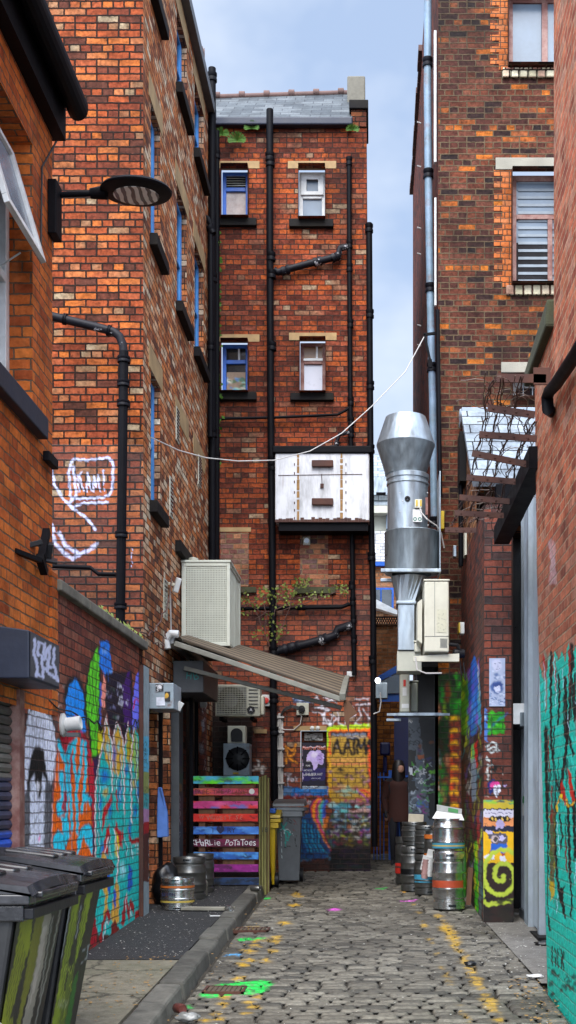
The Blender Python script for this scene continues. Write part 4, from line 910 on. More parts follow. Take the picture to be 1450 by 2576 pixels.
def gp(c): 
    c.cv = crop(530, 2350, 2.71); c.patches(500, 600, 700, 1500, 16, 30, 90, ['#808890', '#8a8a20', '#98a4b0', '#30302a', '#b06010'], .7, random.Random(8)); c.scrib(620, 600, 700, 1500, 12, 1.5, ['#c8ccd4', '#202020', '#a8a8b0'], 4, random.Random(9))
for i, (sa, sb) in enumerate([(4.90, 5.0), (5.36, 5.62)]):
    if i: painted('brick_pier', 'X', XL+.02, F*sa, F*sb, .5, 3.15, gp, M['muralb'], tb, res=.02)
    else: MB().box(XL-.17, XL+.02, F*sa, F*sb, .5, 3.0).build('brick_pier', M['pier'], tb)
MB().box(XL-.17, XL+.02, F*5.01, F*5.08, .5, 3.0).box(XL-.1, XL+.04, F*4.385, F*4.40, .5, 2.9).build('door_frame', M['black'], tb)
MB().cyl((XL+.03, F*5.26, 1.3), (XL+.03, F*5.26, 3.1), .03).build('waste_pipe', M['black'], tb, smooth=True)
ct = MB().prism([(XL+.02, 13.0, 1.88), (XL+.06, 12.96, 1.88), (XL+.12, 13.0, 1.6), (XL+.13, 13.0, 1.34), (XL+.01, 13.0, 1.33), (XL+.01, 13.0, 1.6)], (0, .08, 0)); tag(ct.build('cloth', M['shirt'], bevel=.01), 'pale blue cloth hanging at the shop doorway above the kegs', 'cloth')
# chimneys behind the left roof
ch = thing('chimney', 'chimney stack with a crowned clay pot behind the tall left building roof', 'chimney', (-2.75, 18.6, 12))
MB().box(-2.95, -2.55, 18.4, 19.0, 11.4, 12.75).build('stack', M['back'], ch)
cp = Vector(((502-UC)*6.25/1000, 18.75, 12.76))
b = MB().lathe(cp, [(.05, -.02), (.05, .32), (.075, .42), (.078, .5), (.10, .52), (.085, .58), (.085, .74), (.07, .74), (.07, .5)], 20); b.build('pot', M['clay'], ch, smooth=True)
b = MB()
for k in range(8):
    t = k*math.pi/4; p = cp+Vector((math.cos(t)*.082, math.sin(t)*.082, .74)); b.prism([p+Vector((-.03*math.sin(t), .03*math.cos(t), 0)), p+Vector((.03*math.sin(t), -.03*math.cos(t), 0)), p+Vector((0, 0, .08))], Vector((-math.cos(t), -math.sin(t), 0))*.015)
b.build('crown', M['clay'], ch)
MB().box(Xw(512, 6.3), Xw(528, 6.3), 18.9, 19.3, 11.0, Zw(192, 6.3)).build('small_stack', M['back'], ch)

# drain pipe across the front of the tall building
def collar(b, p, r, h=.05, ax=(0, 0, 1)): b.lathe(p, [(r, -h/2), (r*1.25, -h/2), (r*1.25, -h*.15), (r*1.12, 0), (r*1.25, h*.15), (r*1.25, h/2), (r, h/2)], 16, axis=ax)
dp = thing('drainpipe', 'black drainpipe bending from the orange building and down to the mural wall coping', 'drainpipe', (Xw(310, 4.0), 11.9, 3.5))
s = 4.02
MB().tube([P(128, 795, s), P(240, 822, s), P(285, 834, s), P(301, 846, s), P(310, 868, s), P(312, 890, s)], .043, 16).build('elbow_pipe', M['pipepeel'], dp, smooth=True)
MB().tube([P(312, 885, s), P(303, 1570, s)], .048, 16).build('downpipe', M['black'], dp, smooth=True)
b = MB()
for v in (905, 965, 1015, 1345, 1525, 1570): collar(b, P(312-9*(v-885)/685, v, s), .052, .06)
collar(b, P(164, 803, s), .046, .03, (1, 0, -.24)); collar(b, P(275, 832, s), .046, .03, (1, 0, -.3)); builds(b, 'collar', M['pipeworn'], dp, smooth=True)
s = 4.04; tag(MB().tube([P(122, 1424, s), P(228, 1428, s), P(248, 1444, s), P(292, 1445, s)], .022, 10).build('waste_pipe', M['black'], smooth=True), 'thin black waste pipe joining the drainpipe above the mural wall', 'pipe')

# ------------------------------------------------------------------ the building that closes the alley
YB = F*S_B; s = S_B
bb = thing('brick_building', 'narrow red brick building closing the alley, with slate roof and stone chimney block', 'building', (-1, YB, .7))
def rB(u0, u1, v0, v1): return (Xw(u0, s), Xw(u1, s), Zw(v1, s), Zw(v0, s))
W1, W2, W3, W4 = rB(558,626,424,553), rB(752,819,424,556), rB(558,626,860,990), rB(755,820,856,991)
PW = rB(757,822,1838,1985)
XBR = Xw(923, s); XBL = -2.8
ZG = Zw(320, s)
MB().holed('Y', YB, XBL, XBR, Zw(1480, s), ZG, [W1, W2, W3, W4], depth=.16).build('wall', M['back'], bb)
MB().box(XBR+.001, Xw(932, s), YB+.004, YB+3, GZ(YB)-.1, Zw(570, s)).build('side_buttress', M['back'], bb)
MB().face([(XBR, YB, 0), (XBR, YB+7, 0), (XBR, YB+7, ZG), (XBR, YB, ZG)]).build('side_wall', M['back'], bb)
def backmural(c):
    c.cv = crop(950, 2600, 2.417); r = random.Random(12)
    w = '#dfe0ec'
    for p in [[(540,90),(580,30),(620,110),(720,60)],[(560,130),(700,150),(620,200),(700,300),(720,200)],[(540,170),(640,190)],[(650,180),(640,280),(700,280)],[(590,140),(620,120),(660,160),(640,240)],[(700,190),(760,230),(720,290),(680,240)],[(770,170),(780,280),(830,290)],[(860,130),(900,120),(930,200),(880,220),(860,150)],[(930,110),(1060,100)],[(960,130),(980,200),(930,280),(1000,290)],[(1000,150),(1060,240)],[(930,60),(1060,50)],[(760,90),(700,60),(640,40)],[(850,210),(840,280)]]: c.stroke(p, 3.4, w, .9, 1.6)
    c.poly([(362,30),(520,30),(520,95),(370,95)], '#4a5a78'); c.scrib(365, 32, 518, 92, 12, 1.4, ['#c8d4f0', '#182040', '#7a90c8'], 4, r)
    # orange squiggle creature-like letter R
    for p in [[(300,480),(310,560),(300,640)],[(300,490),(350,520),(385,500),(390,470)],[(320,580),(370,560),(380,520)],[(330,590),(400,640)]]: c.stroke(p, 8, '#0c0a0a'); c.stroke(p, 5, '#e08a1c')
    c.stroke([(285,460),(320,390),(350,380),(350,410),(300,450),(280,450)], 2, '#101010')
    for p in [[(275,730),(350,730),(330,750),(290,745)],[(320,770),(318,840)],[(320,770),(350,768)],[(360,770),(375,800),(355,800),(360,770)],[(385,770),(400,800)]]: c.stroke(p, 1.8, w)
    c.text('FOX', 312, 768, 95, 34, w, 1.6); c.poly([(270,840),(360,850),(360,930),(270,930)], '#3c78a8', .8)
    c.poly([(355,860),(690,850),(690,930),(355,935)], '#1c6cb8'); c.scrib(360, 865, 640, 925, 8, 1.3, ['#4aa0e0', '#c86030', '#101828'], 4, r)
    c.poly([(270,935),(480,940),(540,1010),(270,1010)], '#8a1c10', .8)
    # painted sign
    c.poly([(655,345),(680,300),(860,290),(1068,275),(1068,330),(700,345)], '#b4dc10', .95); c.poly([(680,335),(1068,318),(1068,360),(680,360)], '#f07018', .95)
    c.poly([(655,360),(690,345),(715,600),(720,1000),(680,900),(670,500)], '#d8a018', .95); c.poly([(660,350),(690,345),(690,500),(665,500)], '#8cd018', .9); c.poly([(685,350),(715,350),(712,560),(690,560)], '#e84828')
    c.poly([(1040,330),(1068,320),(1085,900),(1090,1000),(1060,980),(1045,600)], '#e8501c', .95)
    c.poly([(700,365),(1042,360),(1044,1000),(715,1000)], '#b08a30'); c.poly([(700,358),(1042,352),(1042,398),(705,404)], '#14141c')
    c.poly([(720,372),(1030,366),(1030,384),(722,390)], '#8890a8', .8); c.stroke([(715,405),(1035,398)], 4, '#c8a858')
    c.stroke([(850,405),(1030,400)], 1.5, '#b8c0e0')
    for k, (x, ch) in enumerate([(725,'A'),(820,'A'),(880,'T'),(945,'M'),(1018,'A')]): c.text(ch, x, 420, 72 if ch != 'M' else 74, 135, '#060608', 6.5); 
    for x in (764, 860, 985): c.stroke([(x, 470), (x+4, 490)], 1.2, '#b0b4c8')
    c.poly([(705,600),(1045,590),(1048,620),(706,630)], '#c89048'); c.poly([(706,640),(1048,632),(1050,650),(706,655)], '#d07850')
    c.patches(700, 680, 1060, 840, 40, 26, 16, ['#2c2a20', '#8c5c78', '#3c3c30', '#a87c90', '#181a18', '#5a2a60', '#70603c'], .85, r)
    c.patches(690, 850, 1090, 930, 16, 60, 22, ['#7cb090', '#c8a070', '#88a898', '#a06048'], .9, r)
    c.poly([(960,880),(1085,860),(1090,950),(1000,950)], '#d88018', .9); c.stroke([(940,880),(1000,930),(1040,980)], 4, '#9030a0'); c.stroke([(980,880),(1040,900),(1085,930)], 4, '#e03030')
    c.patches(690, 950, 1100, 1010, 14, 50, 18, ['#b04858', '#8a3a58', '#40405a', '#a87080'], .9, r)
    c.patches(690, 1010, 1100, 1080, 14, 56, 26, ['#5fc0c0', '#a0c8c8', '#50a0c0', '#c8a0a0', '#3c8088'], .95, r)
    # rainbow arch
    for i, col in enumerate(['#28206a', '#e04828', '#f0a018', '#d83a48', '#c85090', '#5cb050', '#40a8c8', '#3a58c0']):
        k = i*17; c.stroke([(600+k*.4,945+k*.7),(545+k,985),(520+k,1060),(530+k,1160),(570+k,1240),(620+k*.9,1330),(700+k*.4,1430)], 8, col, 1, 1.5)
    c.poly([(640,1140),(700,1110),(720,1200),(660,1260),(630,1210)], '#e07828'); c.poly([(700,1100),(760,1060),(780,1140),(720,1200)], '#60b8e0', .9)
    c.poly([(700,1090),(1100,1080),(1100,1420),(720,1440),(640,1300)], '#2c3028', .85)
    c.patches(690, 1090, 1100, 1300, 70, 32, 26, ['#4a5c3a', '#6a3a7a', '#90a0a8', '#2a4060', '#b8b0a0', '#1a1a1c', '#5a8a9a', '#a05a30', '#303028'], .9, r)
    c.scrib(700, 1100, 1090, 1330, 34, 1.8, ['#c8c8c0', '#101010', '#3a70b8', '#a8b020', '#903890', '#d8d0c8'], 4, r)
    c.patches(690, 1290, 1090, 1400, 30, 34, 22, ['#6a7a18', '#1a1c14', '#705a10', '#2a3020', '#802040'], .85, r)
    # blue waves, bottom left
    c.poly([(440,1110),(520,1080),(640,1330),(700,1430),(690,1500),(420,1520),(430,1300)], '#0c3c70', .95)
    for k in range(12): x = 440+k*15; c.stroke([(x,1130+k*12),(x+10,1290+k*8),(x+60,1440)], 2.2, ['#1884b8', '#0a2c58', '#28a8d0', '#081c38'][k % 4])
    c.patches(410, 1420, 700, 1540, 22, 30, 14, ['#1a5a80', '#0c1a28', '#2a7a98', '#101010'], .8, r)
    c.poly([(380,1530),(720,1510),(720,1640),(380,1640)], '#241410', .8)
    c.poly([(700,1430),(760,1400),(1100,1400),(1100,1700),(690,1700)], '#040404', 1); c.patches(690, 1385, 1100, 1420, 14, 40, 12, ['#040404'], 1, r)  # flat black stands in for the shade at the foot of the wall
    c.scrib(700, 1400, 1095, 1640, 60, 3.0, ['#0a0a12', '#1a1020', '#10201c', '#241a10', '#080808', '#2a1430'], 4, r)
    for p in [[(345,965),(350,1005),(368,1000),(365,990)],[(378,950),(380,1010),(392,985),(396,1010)],[(410,1005),(405,985),(422,985),(424,1010)],[(438,960),(436,1008)],[(450,985),(452,1008)],[(470,955),(474,1008)],[(488,985),(490,1008)],[(500,998),(520,990),(505,978),(500,1005),(522,1004)]]: c.stroke(p, 1.8, '#e4e4ea')
    c.cv = crop(500, 2600, 2.636); c.patches(1200, 660, 1290, 800, 10, 30, 18, ['#d8d8d4', '#c0b8b0'], .9, r); c.stroke([(1280,680),(1340,740),(1290,800)], 2.6, '#0c0c0c'); c.stroke([(1340,740),(1365,760)], 3, '#0c0c0c')
    c.poly([(700,0),(1230,0),(1215,120),(1185,300),(1180,560),(1190,900),(700,900)], '#050404', .93); c.poly([(1180,430),(1340,250),(1350,600),(1190,620)], '#5a1a10', .3)  # near-black fill paints in the shade behind the units under the awning
def backwall_lower(c): backmural(c)
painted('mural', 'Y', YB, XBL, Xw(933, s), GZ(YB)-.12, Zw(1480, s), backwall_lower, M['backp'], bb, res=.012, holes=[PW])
MB().box(PW[0], PW[1], YB+.10, YB+.12, PW[2], PW[3]).build('bricked_opening', M['cellar'], bb)
# slate roof, gutter, ridge, stone block
zr = Zw(243, s+.55); yr = F*(s+.55)
pA, pB = Vector((XBL, YB-.10, ZG+.09)), Vector((Xw(887, s), YB-.10, ZG+.09))
qA, qB = Vector((XBL, yr, Zw(248, s+.55))), Vector((Xw(876, s+.55), yr, Zw(236, s+.55)))
MB().prism([pA, pB, qB, qA], (0, .05, -.08)).build('roof', M['slate'], bb)
b = MB().tube([qA+Vector((0, 0, .01)), qB+Vector((0, 0, .01))], .045, 12)
for k in range(6): p = qA.lerp(qB, .13+k*.165); b.lathe(p+Vector((0, 0, .03)), [(.02, -.06), (.06, -.05), (.06, .04), (.0, .05)], 14, axis=(1, 0, 0))
b.build('ridge', M['clay'], bb, smooth=True)
MB().box(XBL, Xw(888, s), YB-.13, YB-.005, ZG-.03, ZG+.085).build('gutter', M['navy'], bb, bevel=.02)
b = MB(); b.box(Xw(874, s+.35), Xw(919, s+.35), F*(s+.33), F*(s+.5), Zw(300, s+.35), Zw(196, s+.35)); b.build('chimney_cap', M['greystone'], bb, bevel=.02)
MB().box(Xw(879, s), Xw(927, s), YB-.06, YB+.9, Zw(278, s), Zw(256, s)).build('chimney_ledge', M['sill'], bb, bevel=.01)
MB().box(Xw(884, s), Xw(922, s), YB-.02, YB+.85, ZG-.003, Zw(278, s)-.002).build('chimney_base', M['cellar'], bb)
MB().holed('Y', YB, Xw(888, s), XBR, ZG, ZG+.02, []).build('wall_head', M['back'], bb)
# windows
def fw(h, mat, splits, panes, sill=True, lint='stone'):
    x0, x1, z0, z1 = h; w = MB(); y = YB+.10; t = .055
    for q in [(x0, x1, z0, z0+t), (x0, x1, z1-t, z1), (x0, x0+t, z0+t, z1-t), (x1-t, x1, z0+t, z1-t)]: w.box(q[0], q[1], y, y+.05, q[2], q[3])
    zs = z0+(z1-z0)*splits; w.box(x0+t, x1-t, y-.004, y+.05, zs-.03, zs+.03)
    f = w.build('window', M[mat], bb, bevel=.006)
    MB().box(x0+.02, x1-.02, y+.03, y+.034, z0+.02, zs).build('pane', M[panes[0]], f); MB().box(x0+.02, x1-.02, y+.03, y+.034, zs+.001, z1-.02).build('pane', M[panes[1]], f)
    if sill: MB().box(x0-.14, x1+.12, YB-.07, YB+.12, z0-.11, z0-.001).build('sill', M['sill'], f, bevel=.006)
    MB().box(x0-.16, x1+.16, YB-.006, YB+.05, z1+.001, z1+.11).build('lintel', M[lint], f)
    return f
f1 = fw(W1, 'blued', .66, ['glassfr', 'glassd'])
b = MB(); x0, x1, z0, z1 = W1
for k in range(7): z = z0+(z1-z0)*.70+k*.036; b.obox(((x0+x1)/2, YB+.12, z), (x1-x0-.12, .03, .006), (.6, 0, 0))
b.build('louvre', M['creamd'], f1)
f2 = fw(W2, 'whitef', .53, ['glassp', 'glassp'])
x0, x1, z0, z1 = W2; zs = z0+(z1-z0)*.55
MB().box(x0+.03, x1-.03, YB+.07, YB+.095, zs, zs+.05).box(x0+.03, x1-.03, YB+.07, YB+.095, z1-.12, z1-.06).box(x0+.03, x0+.11, YB+.07, YB+.095, zs+.05, z1-.12).box(x1-.11, x1-.03, YB+.07, YB+.095, zs+.05, z1-.12).build('sash', M['whitef'], f2)
f3 = fw(W3, 'blued', .66, ['glassd', 'glassd'])
x0, x1, z0, z1 = W3
MB().box(x1-.17, x1-.14, YB+.112, YB+.118, z0+(z1-z0)*.68, z1-.06).box(x0+.07, x1-.07, YB+.112, YB+.116, z0+.50, z0+.515).build('mullion', M['whitef'], f3)
painted('stained_pane', 'Y', YB+.125, x0+.06, x1-.06, z0+.05, z0+.36, lambda c: (c.poly([(500,900),(700,900),(700,1100),(500,1100)], '#8a7460'), c.patches(560, 950, 620, 992, 30, 12, 6, ['#8fd0c0', '#3a70b0', '#d0d0c0', '#2a5a30', '#5090c8'])), am, f3, res=.015)
f4 = fw(W4, 'maroon', .64, ['glassw', 'glassam'])
x0, x1, z0, z1 = W4
MB().box(x0+.05, x1-.05, YB+.085, YB+.095, z0+(z1-z0)*.66, z0+(z1-z0)*.68+.02).box(x1-.15, x1-.12, YB+.09, YB+.10, z0+(z1-z0)*.7, z1-.06).build('glazing_bar', M['whitef'], f4)
# infilled windows and vents
MB().box(Xw(555, s), Xw(626, s), YB-.008, YB+.01, Zw(1475, s), Zw(1340, s)).build('bricked_window', M['patch'], bb)
MB().box(Xw(755, s), Xw(826, s), YB-.008, YB+.01, Zw(1477, s), Zw(1345, s)).build('bricked_window', M['patch'], bb)
MB().box(Xw(551, s), Xw(632, s), YB-.012, YB+.01, Zw(1338, s), Zw(1327, s)).build('lintel', M['stone'], bb)
MB().box(Xw(604, s), Xw(645, s), YB-.06, YB+.01, Zw(1492, s), Zw(1478, s)).box(Xw(743, s), Xw(845, s), YB-.06, YB+.01, Zw(1494, s), Zw(1478, s)).build('sill', M['moss'], bb)
MB().box(Xw(757-18, s), Xw(822, s), YB-.012, YB+.02, Zw(1838, s), Zw(1826, s)).build('lintel', M['stone'], bb)
ab = MB().box(Xw(780, s), Xw(815, s), YB-.01, YB+.01, Zw(1700, s), Zw(1681, s)).build('air_brick', M['clay'], bb)
b = MB()
for i in range(9):
    for j in range(5):
        xa = Xw(780, s)+.012+i*.021; za = Zw(1700, s)+.010+j*.021; b.box(xa, xa+.013, YB-.012, YB-.0101, za, za+.013)
b.build('opening', M['glassd'], ab)
# cabinet
q = rB(697, 930, 1157, 1325)
cab = thing('steel_cabinet', 'big dirty white sheet steel cabinet with rust seams, hung high on the end building', 'cabinet', (q[0], YB-.35, q[2]))
m = N('rusting_white_sheet'); o_ = m.obj(); c_ = m.mix(.2, (.64, .66, .70), m.ramp(m.noise(o_, 3, 4), [(.3, g(.7)), (.7, g(1.1))]), 'MULTIPLY')
sv = m.mapping(o_, scale=(3.5, 1, .9)); c_ = m.mix(m.math('MULTIPLY', m.ramp(m.noise(sv, 1.3, 5, .7), [(.46, g(0)), (.74, g(1))]), .65), c_, (.10, .10, .10)); c_ = m.mix(m.math('MULTIPLY', m.ramp(m.noise(m.mapping(o_, scale=(14, 1, .5)), 1.0, 5, .7), [(.66, g(0)), (.76, g(1))]), .5), c_, (.24,.10,.03)); m.bump(m.noise(o_, 4, 3), .3, .02)
M['sheet'] = m.set(Base_Color=c_, Roughness=.5)
MB().box(q[0], q[1], YB-.34, YB-.003, q[2], q[3]).build('casing', M['sheet'], cab, bevel=.02)
MB().box(q[0]-.03, q[1]+.03, YB-.37, YB-.003, q[3]+.002, q[3]+.10).build('cap', M['black'], cab, bevel=.01)
b = MB(); r = random.Random(3); n = 26
for i in range(n): xa = q[0]+(q[1]-q[0])*i/n; b.box(xa, xa+(q[1]-q[0])/n-.001, YB-.345, YB-.3403, q[2]-.012, q[2]+r.uniform(.015, .06))
b.build('rust_edge', M['rust'], cab)
for u in (754, 861): 
    b = MB(); z = q[2]; x = Xw(u, s)
    while z < q[3]: d = r.uniform(.05, .16); w_ = r.uniform(.010, .022); b.box(x-w_, x+w_, YB-.3425, YB-.3403, z, min(z+d, q[3])); z += d+r.uniform(.0, .03)
    b.build('seam', M['orangep'] if u == 0 else flat_mat('rust_seam', (.30, .17, .06), .8, var=.6, nscale=14), cab)
for v in (1176, 1270):
    h = MB().box(Xw(788, s), Xw(841, s), YB-.40, YB-.345, Zw(v+17, s), Zw(v, s)); h.build('handle', M['rust'], cab, bevel=.012)
b = MB()
for v in (1185, 1207, 1228, 1254, 1280, 1298, 1318):
    for u in (745, 872): b.box(Xw(u-1.2, s), Xw(u+1.2, s), YB-.349, YB-.3405, Zw(v+3, s), Zw(v-3, s))
b.tube([P(705, 1212, s)+Vector((0,-.345,0)), P(912, 1209, s)+Vector((0,-.345,0))], .004, 5).tube([P(812,1209,s)+Vector((0,-.345,0)), P(813, 1236, s)+Vector((0,-.345,0))], .006, 5).obox(P(813, 1238, s)+Vector((0,-.35,0)), (.05,.02,.06))
b.build('hook', M['rust'], cab)
MB().box(q[0]+.05, q[1]-.02, YB-.30, YB-.003, q[2]-.13, q[2]-.013).build('bracket', M['black'], cab)  # black block under the casing, standing in for its shadow
# pipework on the end wall
def pipe(name, pts, r, col, label, cat='drainpipe', mat='black', n=14, cr=1.3, group=None, ss=None, out=.09):
    ps = [P(u, v, ss or s)+Vector((0, -out, 0)) for u, v in pts]; t = thing(name, label, cat, ps[-1], group)
    MB().tube(ps, r, n).build('pipe', M[mat], t, smooth=True)
    if col:
        b = MB()
        for u, v in col:
            d = min(range(len(pts)-1), key=lambda i: abs((pts[i][1]+pts[i+1][1])/2-v)+abs((pts[i][0]+pts[i+1][0])/2-u)); ax = (ps[d+1]-ps[d]).normalized()
            c = P(u, v, ss or s)+Vector((0, -out, 0)); b.lathe(c, [(r, -.06), (r*cr, -.06), (r*cr, -.02), (r*1.1, 0), (r*cr, .02), (r*cr, .06), (r, .06)], 16, axis=ax)
        builds(b, 'collar', M[mat], t, smooth=True)
    return t
pipe('drainpipe', [(681,288),(681,600),(683,1000),(687,1400),(690,1800),(693,2015)], .052, [(681,406),(682,420),(684,656),(685,700),(686,880),(687,1165),(688,1180),(690,1640),(691,1760),(692,1840)], 'thick black soil pipe rising up the middle of the end building past the roof', out=.12)
pipe('drainpipe', [(879,410),(880,700),(882,1000),(884,1150)], .036, [(879,414),(880,622),(880,680),(882,820),(883,1015),(884,1065),(884,1095)], 'black pipe on the end building between the upper right window and its corner', out=.08)
pipe('drainpipe', [(886,1345),(888,1480),(890,1600),(892,1700)], .036, [(886,1475),(888,1515),(890,1560),(891,1610)], 'black pipe under the white steel cabinet on the end building', out=.08)
pipe('waste_pipe', [(692,686),(700,692),(760,675),(800,665),(840,655),(852,650),(856,632),(875,628)], .050, [(720,687),(800,665),(845,654)], 'upper sloping waste pipe with peeling white paint between two black pipes', 'pipe', 'pipepeel')
pipe('waste_pipe', [(545,1062),(570,1058),(700,1055),(850,1048),(866,1040),(880,1030)], .020, None, 'long level thin black pipe above the white steel cabinet', 'pipe')
pipe('waste_pipe', [(770,1142),(800,1135),(845,1128),(850,1110),(855,1098),(880,1092)], .030, [(800,1135),(847,1126)], 'short pale patched pipe just above the white steel cabinet', 'pipe', 'pipepeel')
pipe('waste_pipe', [(596,1534),(700,1532),(860,1530),(880,1522)], .030, [(690,1532),(760,1531)], 'level black pipe below the mossy sills, grown over by climber', 'pipe')
pipe('waste_pipe', [(695,1645),(705,1638),(780,1620),(830,1606),(845,1600),(850,1585),(885,1575)], .062, [(725,1634),(745,1629),(815,1610)], 'lowest sloping black pipe with white paint rings under the climber', 'pipe', 'pipepeel')
# pipes in the left corner
pipe('drainpipe', [(534,172),(534,700),(535,1410)], .055, [(534,195),(534,700),(534,1090)], 'tall black vent pipe standing in the left corner above the roofs', ss=5.72, out=0)
pipe('drainpipe', [(546,330),(546,800),(546,1410)], .040, [(546,390),(546,1150)], 'slimmer black pipe behind the tall corner pipe, wrapped in creeper', ss=5.82, out=0)
pipe('drainpipe', [(512,545),(522,550),(530,565),(531,800),(530,1100)], .042, [(531,580),(531,870)], 'black pipe curving out of the left building beside the corner pipe', ss=5.66, out=0)
# right corner pipe
pipe('drainpipe', [(929,562),(931,900),(934,1300),(939,1500),(943,2130)], .046, [(929,575),(931,790),(932,970),(933,1130),(935,1400),(938,1660)], 'black drainpipe running down the right hand corner of the end building', ss=5.86, out=0)
MB_ = MB().box(Xw(932, 5.86), Xw(948, 5.86), 17.5, 17.75, Zw(1620, 5.86), Zw(1380, 5.86)); 
# plants
def leaves(b, c, n, rad, q, r, down=0):
    for i in range(n):
        d = Vector((r.gauss(0, 1), r.gauss(0, .6), r.gauss(0, 1))).normalized(); p = Vector(c)+Vector((d.x*rad[0], d.y*rad[1]-.04, d.z*rad[2]))*r.random()**.5
        a = Vector((r.uniform(-1, 1), r.uniform(-1, .2), r.uniform(-.6, 1)-down)).normalized(); e = a.cross(Vector((0, 1, .3))).normalized()*q*.33; L_ = q*r.uniform(.6, 1.3)
        b.face([p, p+a*L_*.5+e, p+a*L_, p+a*L_*.5-e])
def fern(c, r, size=.16, n=11):
    b = MB(); c = Vector(c)
    for i in range(n):
        t = i/n*6.28+r.uniform(-.3, .3); d = Vector((math.cos(t), -.5-.3*math.sin(t), .4+.5*math.sin(t))).normalized()
        for k in range(5):
            p = c+d*size*k/5+Vector((0, 0, -.03*(k/5)**2)); e = d.cross(Vector((0, 1, 0))).normalized()
            for sg in (-1, 1): b.face([p, p+e*sg*size*.22+d*.02, p+e*sg*size*.12+d*.05])
    return b
r = random.Random(31)
for (u, v, lb, sz) in [(598,360,'largest green fern growing from the wall below the slate roof',.13),(560,345,'brownish green fern at the far left under the slate roof',.10),(635,328,'green fern growing out of the gutter between the two upper windows',.10),(888,333,'small green fern at the right end of the gutter by the stone block',.08)]:
    tag(fern(P(u, v, s)+Vector((0, -.06, 0)), r, sz, 15).build('fern', M['leaf']), lb, 'fern', 'ferns under the roof edge')
b = MB()
for k in range(70):
    v = 600+k*9.5 if k < 60 else r.uniform(600, 1200); leaves(b, P(547+r.uniform(-4, 6), v, s)+Vector((0, -.08, 0)), 5 if v < 800 else 3, (.05, .05, .09), .07, r, .6)
tag(b.build('creeper', M['leaf']), 'green creeper hanging beside the corner pipes', 'creeper')
cl = thing('climber', 'pale leaved climber straggling over the sills and pipes of the end building', 'climber', P(700, 1560, s))
b = MB(); st = MB()
for (u0, v0, u1, v1) in [(600,1535,690,1500),(700,1512,800,1505),(800,1505,868,1488),(640,1560,745,1515),(668,1500,672,1600),(690,1640,610,1480),(690,1620,700,1480),(700,1600,760,1470),(690,1560,640,1530),(700,1540,870,1490),(620,1530,600,1500),(760,1480,768,1450),(840,1480,855,1470),(660,1600,700,1620)]:
    st.tube([P(u0+(u1-u0)*t/6+r.uniform(-5, 5), v0+(v1-v0)*t/6+r.uniform(-5, 5), s)+Vector((0, -.16, 0)) for t in range(7)], .006, 5)
st.build('stem', M['vine'], cl)
for (u, v, n, w) in [(610,1510,12,18),(640,1525,12,22),(668,1495,10,16),(700,1510,26,26),(730,1490,18,20),(765,1470,22,16),(790,1500,8,18),(820,1495,8,14),(855,1485,14,16),(870,1500,8,10),(680,1570,12,22),(705,1590,14,24),(740,1520,14,22),(650,1600,6,18),(690,1610,8,18),(610,1550,5,12)]:
    leaves(b, P(u, v, s)+Vector((0, -.14, 0)), int(n*1.7), (w*.007, .06, w*.006), .052, r)
b.build('foliage', M['leafp'], cl)
# condensing unit, stop switch, socket, conduit
def condenser(name, label, q, y, d, fan=True):
    x0, x1, z0, z1 = q; t = thing(name, label, 'air conditioner', (x0, y, z0))
    MB().box(x0, x1, y, y+d, z0, z1).build('casing', M['creamd'], t, bevel=.012)
    wd = (x1-x0)*.70; cx, cz = x0+wd/2, (z0+z1)/2; R_ = min(wd, z1-z0)*.44
    MB().box(x0+.02, x0+wd, y-.006, y-.001, z0+.03, z1-.03).build('fan_panel', M['boxd'], t)
    MB().lathe((cx, y-.008, cz), [(R_, 0), (0, .004)], 32, axis=(0, 1, 0)).build('fan_opening', M['glassd'], t)
    b = MB(); n = 15
    for k in range(n): z = z0+.04+(z1-z0-.08)*k/(n-1); b.box(x0+.02, x0+wd, y-.014, y-.011, z-.003, z+.003)
    for k in range(20): x = x0+.02+(wd-.02)*k/19; b.box(x-.002, x+.002, y-.018, y-.015, z0+.03, z1-.03)
    b.build('fan_guard', M['creamd'], t)
    b = MB()
    for k in range(6): z = z0+.12+(z1-z0-.2)*k/5; b.box(x0+wd+.03, x1-.03, y-.008, y-.001, z, z+.012)
    b.build('louvre', M['boxd'], t)
    builds(MB().box(x0+.05, x0+.10, y+.05, y+d+.3, z0-.05, z0-.002).box(x1-.15, x1-.10, y+.05, y+d+.3, z0-.05, z0-.002), 'bracket', M['black'], t)
    return t
q = (Xw(542, 5.65), Xw(655, 5.65), Zw(1802, 5.65), Zw(1722, 5.65)); ac = condenser('air_conditioner', 'single fan cream air conditioner under the awning on the end wall', q, F*5.65, .3)
MB().box(q[1]+.001, q[1]+.05, F*5.65+.03, F*5.65+.25, q[2]+.02, q[2]+.30).build('pipe_cover', M['cream'], ac, bevel=.02)
pp = MB().lathe((q[1]-.13, F*5.65-.012, q[2]+.09), [(.062, 0), (0, .003)], 6, axis=(0, 1, 0)); pp.build('sticker', M['blacktxt'], ac)
lettering('A', .06, (q[1]-.13, F*5.65-.014, q[2]+.09), (R(90), 0, 0), M['whitetxt'], ac, 'sticker_letter')
sw = thing('stop_switch', 'small white switch box with a red stop button on the end wall', 'switch', P(670, 1763, s))
c0 = P(671, 1763, s)
MB().box(c0.x-.065, c0.x+.065, YB-.06, YB-.003, c0.z-.085, c0.z+.085).build('housing', M['whitef'], sw, bevel=.008)
MB().lathe((c0.x, YB-.058, c0.z), [(.042, 0), (.042, -.03), (0, -.035)], 20, axis=(0, 1, 0)).build('button', M['red'], sw, smooth=True)
so = thing('socket', 'cream wall socket box with a black plug, above the painted sign', 'socket', P(762, 1784, s)); c0 = P(762, 1784, s)
